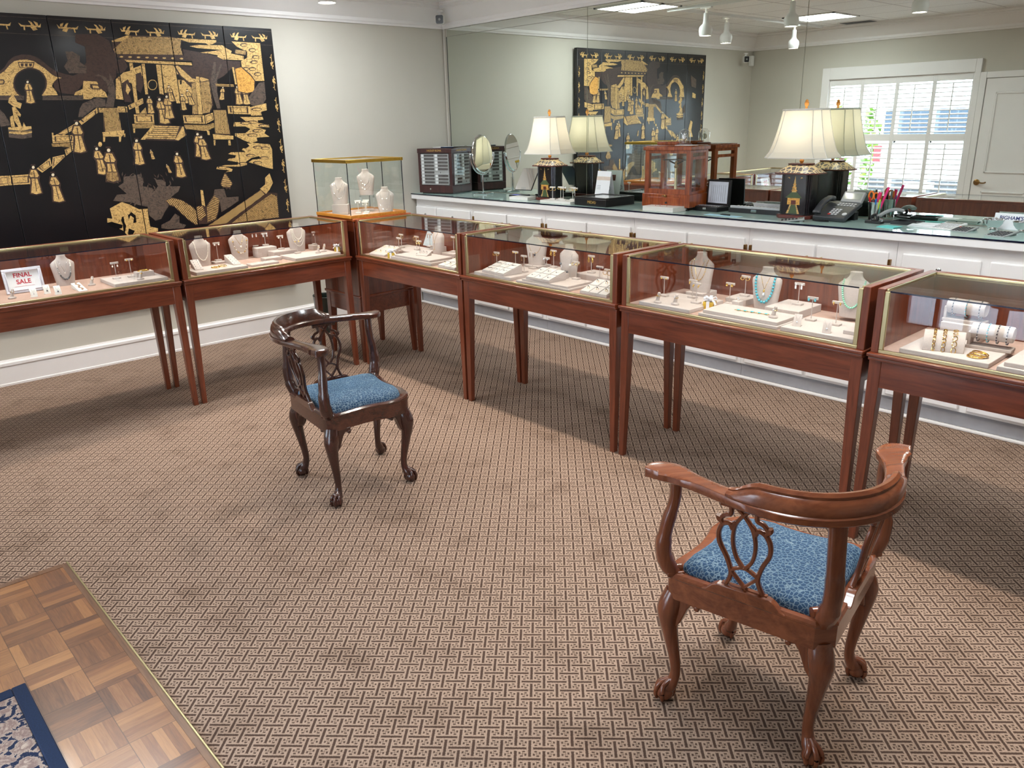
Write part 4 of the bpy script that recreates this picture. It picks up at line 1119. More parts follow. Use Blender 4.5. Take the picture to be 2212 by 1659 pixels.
CASES['A'] = showcase('wooden showcase table holding the red FINAL SALE sign', (XC, -3.797, 0), R(90), 1.164, True)
CASES['B'] = showcase('wooden showcase table of pearl strands left of the glass tower', (XC, -2.608, 0), R(90), 1.162)
CASES['C'] = showcase('wooden showcase table right of the glass tower with a ring tray', (2.001, YC, 0), 0, 1.142)
CASES['D'] = showcase('wooden showcase table holding three tilted white jewellery trays', (3.1845, YC, 0), 0, 1.191)
CASES['E'] = showcase('wooden showcase table holding the turquoise bead necklace', (4.410, YC, 0), 0, 1.198)
CASES['F'] = showcase('wooden showcase table of bracelets, furthest right', (5.632, YC, 0), 0, 1.196, True)

# corner pedestal: square wooden table with panelled body, carries the glass tower
cp = thing('corner_pedestal', 'square dark wooden corner stand under the glass tower', 'stand', (1.1565, YC, 0))
sq = .476; hh = sq/2
for sx in (-1, 1):
    for sy in (-1, 1):
        m = MB(); a, b = .05, .03
        def sqr(s, z): return [(sx*hh, sy*hh, z), (sx*hh-sx*s, sy*hh, z), (sx*hh-sx*s, sy*hh-sy*s, z), (sx*hh, sy*hh-sy*s, z)]
        rs = [sqr(b, 0), sqr(a, .36), sqr(a, .48)]
        if sx*sy < 0: rs = [list(reversed(r)) for r in rs]
        m.loft(rs).build('leg', M['mah_z'], cp, bevel=.002)
MB().box(-hh+.004, hh-.004, -hh+.004, hh-.004, .36, .475).build('apron', M['mah_x'], cp, smooth=False)
MB().box(-hh-.008, hh+.008, -hh-.008, hh+.008, .475, .495).build('moulding', M['mah_x'], cp, bevel=.004)
MB().box(-hh, hh, -hh, hh, .495, 1.025).build('body', M['mah_z'], cp, bevel=.002)
MB().box(-hh-.010, hh+.008, -hh-.008, hh+.012, 1.025, 1.043).build('top', wood('lit_cherry', srgb(150, 70, 30), srgb(190, 100, 50), 'x', .3, .4), cp, bevel=.004)  # orange of the lit top board is put into its wood colour
# glass tower
gt = thing('glass_display_case', 'tall glass display case with brass rims standing in the corner', 'display case', (1.16, -1.755, 1.0435))
gw = .225
def ring(z0, z1, o, i, m):
    for a, b, c, d in ((-o, o, -o, -i), (-o, o, i, o), (-o, -i, -i, i), (i, o, -i, i)): m.box(a, b, c, d, z0, z1)
    return m
MB().box(-gw-.008, gw+.008, -gw-.008, gw+.008, 0, .010).build('floor_board', M['deck'], gt, smooth=False)
ring(0, .022, gw+.010, gw-.002, MB()).build('lower_rim', M['orangewood'], gt, bevel=.002)
M['rimgold'] = flat('gold_anodised_rim', srgb(196, 160, 72), .3, .9)
ring(.372, .394, gw+.010, gw-.008, MB()).build('upper_rim', M['rimgold'], gt, bevel=.002)
for a, b, c, d in ((-gw, gw, -gw-.004, -gw), (-gw, gw, gw, gw+.004), (-gw-.004, -gw, -gw, gw), (gw, gw+.004, -gw, gw)):
    MB().box(a, b, c, d, .022, .372).build('glass_side', M['towerpane'], gt, smooth=False)
MB().box(-gw, gw, -gw, gw, .386, .390).build('glass_lid', M['towerpane'], gt, smooth=False)
for sx in (-1, 1):
    for sy in (-1, 1): MB().cbox(sx*(gw+.001), sy*(gw+.001), .022, .004, .004, .35).build('corner_joint', M['edge'], gt, smooth=False)
MB().cbox(-.03, gw+.001, .022, .004, .004, .35).build('door_joint', M['edge'], gt, smooth=False)
# waste bin
bn = MB().lathe([(.001, .004), (.095, 0), (.115, .30), (.119, .306), (.115, .31), (.108, .305), (.09, .01), (.001, .01)], 28, sx=1, sy=.8).build('waste_bin', flat('dark_green_lacquered_tin', srgb(24, 32, 26), .3, coat=.3, var=.2))
tag(bn, 'dark green waste bin on the carpet behind the corner stand', 'bin', loc=(.33, -1.66, 0))

# ================================================================== FOLDING SCREEN ON THE LEFT WALL
def lacquer():
    t = NT('black_lacquer'); n = t.noise(t.coord(), 3, 4); t.set(t.ramp(n, (.3, srgb(10, 10, 14)), (.8, srgb(22, 18, 20))), .32, coat=.25, spec=.35); t.bump(t.noise(t.coord(), 12, 3), .05, .002); return t.m
def relief(name, c1, c2, metal, rough, cut=None):
    t = NT(name); v = t.coord(); n = t.noise(v, 60, 5, .65, .4); n2 = t.noise(t.coord((1, 1, 6)), 40, 3, .6, 1.5)
    f = t.math('ADD', t.math('MULTIPLY', n, .6), t.math('MULTIPLY', n2, .5)); c = t.ramp(f, (.40, c1), (.56, c2))
    if cut:      # engraved scroll lines
        e = t.noise(t.coord((1, 1, 1.6)), 13, 1, .4, .6); e = t.math('FRACT', t.math('MULTIPLY', e, 11)); e = t.math('SUBTRACT', 1, t.math('MULTIPLY', t.math('ABSOLUTE', t.math('SUBTRACT', e, .5)), 7), clamp=True)
        c = t.mix(t.math('MULTIPLY', e, .8), c, cut)
    t.set(c, rough, metal); t.bump(f, .3, .002); return t.m
AM = {'g': relief('gilt_relief', srgb(150, 112, 62), srgb(218, 180, 114), .25, .4, srgb(62, 38, 20)), 'o': relief('orange_gilt_relief', srgb(150, 98, 44), srgb(226, 170, 84), .25, .4, srgb(150, 98, 44)),
      'b': relief('brown_lacquer_relief', srgb(34, 22, 18), srgb(62, 42, 34), 0, .4), 'y': relief('umber_relief', srgb(44, 36, 32), srgb(88, 72, 60), 0, .5, srgb(30, 24, 22)),
      'c': flat('ivory_inlay', srgb(216, 200, 168), .4), 'k': flat('black_lacquer_line', srgb(8, 8, 10), .3)}
AM['Y'] = AM['y']
ANAME = {'g': 'gilt_relief', 'o': 'amber_relief', 'b': 'brown_relief', 'y': 'umber_relief', 'c': 'ivory_inlay', 'k': 'lacquer_line'}
def clip(poly, a, b, c):       # keep a*x+b*y <= c
    out = []; n = len(poly)
    for i in range(n):
        p, q = poly[i], poly[(i+1) % n]; dp, dq = a*p[0]+b*p[1]-c, a*q[0]+b*q[1]-c
        if dp <= 0: out.append(p)
        if (dp < 0 < dq) or (dq < 0 < dp): t = dp/(dp-dq); out.append((p[0]+(q[0]-p[0])*t, p[1]+(q[1]-p[1])*t))
    return out
def hatch(poly, ang, pitch, duty):
    th = R(ang); nx, ny = -math.sin(th), math.cos(th); ds = [p[0]*nx+p[1]*ny for p in poly]; k = math.floor(min(ds)/pitch); res = []
    while k*pitch < max(ds):
        q = clip(clip(poly, nx, ny, (k+duty)*pitch), -nx, -ny, -k*pitch)
        if len(q) > 2: res.append(q)
        k += 1
    return res
fs = thing('folding_screen', 'large black lacquer six-panel screen with gilt garden scenes on the wall', 'screen', (0, 0, 0))
SY0, PW = 1.745, .3945
pans = []
for i in range(6):
    a, b = -(SY0+PW*i)-.0012, -(SY0+PW*(i+1))+.0012
    m = MB().box(.025, .070, b, a, .45, 2.388); o = m.build('panel', lacquer() if i == 0 else pans[0][0].data.materials[0], fs, bevel=.003)
    pans.append((o, {}))
def _area(p): return abs(sum(p[i][0]*p[(i+1) % len(p)][1]-p[(i+1) % len(p)][0]*p[i][1] for i in range(len(p))))/2
for n, e in enumerate(ART):
    c = e[0].lower(); poly = [(x/1000, z/1000) for x, z in e[1]]
    zz = .0706+n*.0000035
    pieces = [poly]
    if len(e) > 2:
        ang, pit, du = e[2]; pieces = hatch(poly, ang, pit*.00054, du)
    for pc in pieces:
        for i in range(6):
            q = clip(clip(pc, 1, 0, SY0+PW*(i+1)-.003), -1, 0, -(SY0+PW*i+.003))
            if len(q) < 3 or _area(q) < 4e-6: continue
            m = pans[i][1].setdefault(c, MB())
            m.prism([(-x, z) for x, z in q], .0698, zz, Matrix(((0, 0, 1, 0), (1, 0, 0, 0), (0, 1, 0, 0), (0, 0, 0, 1))))
for o, d in pans:
    y0, y1 = min(v.co.y for v in o.data.vertices), max(v.co.y for v in o.data.vertices)
    ln = d.setdefault('y', MB())
    ln.box(.0698, .0704, y0+.004, y1-.004, 2.268, 2.270).box(.0698, .0704, y0+.004, y1-.004, 2.366, 2.368)
    for c, m in d.items(): m.build(ANAME[c], AM[c], o, smooth=False)

# ================================================================== CORNER CHAIRS
def corner_chair(label, loc, rz, wz, wx):
    t = thing('corner_chair', label, 'chair', loc, rz, 'corner chairs')
    # seat frame outline: square back, serpentine front
    half = [(0, -.308), (.03, -.308), (.300, -.035), (.312, -.01), (.306, .014), (.272, .047), (.222, .082), (.175, .120), (.135, .165), (.10, .215), (.06, .247), (.025, .262)]
    out = half+[(0, .264)]+[(-x, y) for x, y in reversed(half[1:])]
    cx, cy = 0, -.02
    sc = lambda k: [((x-cx)*k+cx, (y-cy)*k+cy) for x, y in out]
    inn = sc(.86)
    m = MB(); n = len(out)
    rings = [[(x, y, z) for x, y in o] for o, z in ((inn, .367), (out, .367), (out, .430), (sc(1.012), .434), (sc(1.012), .440), (sc(.985), .447), (sc(.93), .447), (inn, .440), (inn, .367))]
    m.loft(rings, caps=False); m.build('seat_rail', wx, t, bevel=0, ang=30)
    # cushion
    rings = [[(x, y, z) for x, y in sc(k)] for k, z in ((.855, .40), (.865, .437), (.855, .452), (.82, .464), (.72, .474), (.5, .480), (.25, .482), (.02, .482))]
    MB().loft(rings).build('seat_cushion', M['velvet'], t, ang=80)
    # splat shoes on the two back rails
    for s in (-1, 1):
        A = math.atan2(.273, s*.27)
        mt = Matrix.Translation((s*.163, -.171, 0)) @ Matrix.Rotation(R(45)*s, 4, 'Z')
        MB().prism([(-.115, .440), (-.10, .446), (-.085, .462), (-.07, .470), (.07, .470), (.085, .462), (.10, .446), (.115, .440)], -.012, .012, mt @ Matrix(((1, 0, 0, 0), (0, 0, 1, 0), (0, 1, 0, 0), (0, 0, 0, 1)))).build('splat_shoe', wx, t, bevel=.002)
        # pierced splat
        sp = MB(); lean = .048/.27
        def Q(u, v): return mt @ Vector((u, 0.006-v*lean, .465+v))
        def st(pts, w): sp.sweep([Q(*p) for p in [tuple(x)[:2] for x in spline([(a, b, 0) for a, b in pts], 5)]], [(w/2, .0075)]*(5*(len(pts)-1)+1), 8, up=(mt.to_3x3() @ Vector((0, 1, 0))), power=3)
        for k in (-1, 1):
            st([(k*.052, .0), (k*.040, .03), (k*.037, .055), (k*.048, .095), (k*.066, .135), (k*.068, .170), (k*.056, .198), (k*.038, .205), (k*.030, .19)], .013)
            st([(k*.056, .198), (k*.062, .212), (k*.050, .228), (k*.034, .236), (k*.034, .262)], .012)
            st([(k*.060, .205), (k*.068, .212), (k*.067, .222)], .013)
            st([(k*.004, .075), (k*.022, .105), (k*.030, .15), (k*.024, .20), (k*.004, .236), (-k*.02, .262)], .011)
            st([(k*.038, .056), (k*.012, .072), (-k*.004, .075)], .010)
            st([(k*.037, .055), (k*.016, .03), (k*.0, .012), (-k*.012, .0)], .010)
            st([(k*.030, .19), (k*.028, .205), (k*.020, .215)], .011)
        sp.sweep([Q(-.062, .001), Q(.062, .001)], (.008, .010), 4); sp.sweep([Q(-.06, .264), Q(.06, .264)], (.008, .010), 4)
        sp.build('splat', wz, t, ang=45)
    # posts
    for s in (-1, 1):
        P = spline([(s*.296, -.004, .437), (s*.318, -.002, .47), (s*.330, -.002, .52), (s*.322, -.004, .59), (s*.304, -.008, .67), (s*.304, -.010, .738)], 5)
        rd = [(.021, .026)]*3+[(.024, .027)]*5+[(.022, .024)]*5+[(.018, .020)]*5+[(.0155, .017)]*8; rd = rd[:len(P)]
        po = MB().sweep(P, rd, 12, up=(0, 1, 0), power=2.6).build('arm_post', wz, t)
        MB().sweep([(s*.272, -.006, .452), (s*.33, -.006, .452)], .012, 12).cbox(s*.297, -.004, .436, .05, .05, .014).build('post_foot', wz, po, bevel=.003)
    P = spline([(0, -.290, .437), (0, -.312, .48), (0, -.322, .54), (0, -.316, .62), (0, -.305, .738)], 6)
    po = MB().sweep(P, [(.025, .024)]*8+[(.023, .02)]*8+[(.022, .017)]*9, 14, up=(0, 1, 0), power=2.8).build('back_post', wz, t)
    MB().sweep([(-.026, -.276, .456), (.026, -.276, .456)], .014, 12).build('post_foot', wz, po)
    # arm rail with scrolled ends
    hp = [(0, -.322), (.07, -.312), (.135, -.277), (.185, -.228), (.222, -.178), (.252, -.130), (.278, -.085), (.298, -.050), (.318, -.016), (.345, .004), (.366, .008), (.386, .008)]
    pts = [(-x, y, .751) for x, y in reversed(hp[1:])]+[(x, y, .751) for x, y in hp]
    P = spline(pts, 4); 
    ws = [.004, .030, .043, .044, .034, .026, .024, .026, .031, .035, .037]; seq = ws+[.038]+list(reversed(ws)); rd = []
    for i in range(len(P)):
        q = i/4; a = int(min(q, len(seq)-2)); w = seq[a]+(seq[a+1]-seq[a])*(q-a); rd.append((w, .0145))
    MB().sweep(P, rd, 12, power=4.5).build('arm_rail', wx, t, ang=40)
    # crest rail: moulded and scrolled down onto the arms
    cpath = [(-.222, -.180), (-.185, -.232), (-.135, -.282), (-.07, -.318), (0, -.329), (.07, -.318), (.135, -.282), (.185, -.232), (.222, -.180)]
    cz = spline([(x, y, 0) for x, y in cpath], 5); rings = []
    for i, p in enumerate(cz):
        k = i/(len(cz)-1); e = min(1, min(k, 1-k)/.16); e = e*e*(3-2*e); h = .014+.036*e
        q = cz[min(i+1, len(cz)-1)]-cz[max(i-1, 0)]; q.normalize(); nrm = Vector((q.y, -q.x, 0))
        if nrm.dot(Vector((p.x, p.y+.05, 0))) < 0: nrm = -nrm
        prof = [(-.022, .764), (-.020, .766+.3*h), (-.010, .766+.75*h), (-.004, .766+h), (.006, .768+h), (.013, .766+.88*h), (.012, .766+.74*h), (.020, .766+.62*h), (.026, .766+.3*h), (.026, .764)]
        rings.append([(p.x+nrm.x*a, p.y+nrm.y*a, z) for a, z in prof])
    MB().loft(rings).build('crest_rail', wx, t, ang=40)
    # cabriole legs with ball-and-claw feet
    for (kx, ky, rr) in ((0, -1, .286), (1, 0, .286), (-1, 0, .286), (0, 1, .238)):
        d = Vector((kx, ky, 0)); side = Vector((-ky, kx, 0)); base = d*rr+(Vector((0, -.0, 0)))
        pth = [(.000, .372, .030), (.010, .345, .034), (.019, .315, .034), (.019, .285, .029), (.012, .24, .0235), (.003, .19, .0195), (-.006, .14, .0165), (-.010, .10, .0150), (-.006, .072, .0165), (.004, .052, .021), (.014, .040, .022)]
        P = spline([tuple(base+d*o)[:2]+(z,) for o, z, _ in pth], 4); rr_ = []
        for i in range(len(P)):
            q = i/4; a = int(min(q, len(pth)-2)); rr_.append(pth[a][2]+(pth[a+1][2]-pth[a][2])*(q-a))
        leg = MB().sweep(P, rr_, 14, up=(d.x, d.y, 0)).build('leg', wz, t, ang=60)
        fo = base+d*.020
        ft = MB().sphere((fo.x, fo.y, .0265), .0265, 16)
        ft.build('claw_ball', wz, leg, ang=80)
        cl = MB()
        for a in (-55, 0, 55, 180):
            v = Matrix.Rotation(R(a), 3, 'Z') @ d
            cl.sweep(spline([tuple(base+d*.004+v*.004)[:2]+(.068,), tuple(fo+v*.017)[:2]+(.056,), tuple(fo+v*.0265)[:2]+(.038,), tuple(fo+v*.0275)[:2]+(.020,), tuple(fo+v*.022)[:2]+(.006,)], 4), [.008]*4+[.0075]*5+[.007]*4+[.0055]*3+[.003], 8)
        cl.build('claw', wz, leg, ang=70)
        # knee brackets with little scrolls
        for s in (-1, 1):
            ax = (side*s*.707-d*.707) if ky != 1 else (side*s*.80-d*.60)
            k = MB(); prof = [(0, .372), (.085, .372), (.088, .358), (.078, .342), (.070, .350), (.060, .352), (.050, .338), (.040, .312), (.030, .285), (.018, .268), (0, .262)]
            mtx = Matrix(((ax.x, 0, -ax.y, base.x+d.x*.006), (ax.y, 0, ax.x, base.y+d.y*.006), (0, 1, 0, 0), (0, 0, 0, 1)))
            k.prism(prof, -.016, .016, mtx)
            k.sweep([mtx @ Vector((.078, .350, -.019)), mtx @ Vector((.078, .350, .019))], .0085, 10)
            k.build('knee_bracket', wz, leg, bevel=.003)
    return t
corner_chair('dark mahogany corner chair with blue seat, near the left showcases', (3.091, -3.0885, 0), R(-52.4), M['chairdark'], M['chairdark_x'])
corner_chair('red-brown mahogany corner chair with blue seat, seen from behind', (5.270, -3.044, 0), R(55), M['chair'], M['chair_x'])
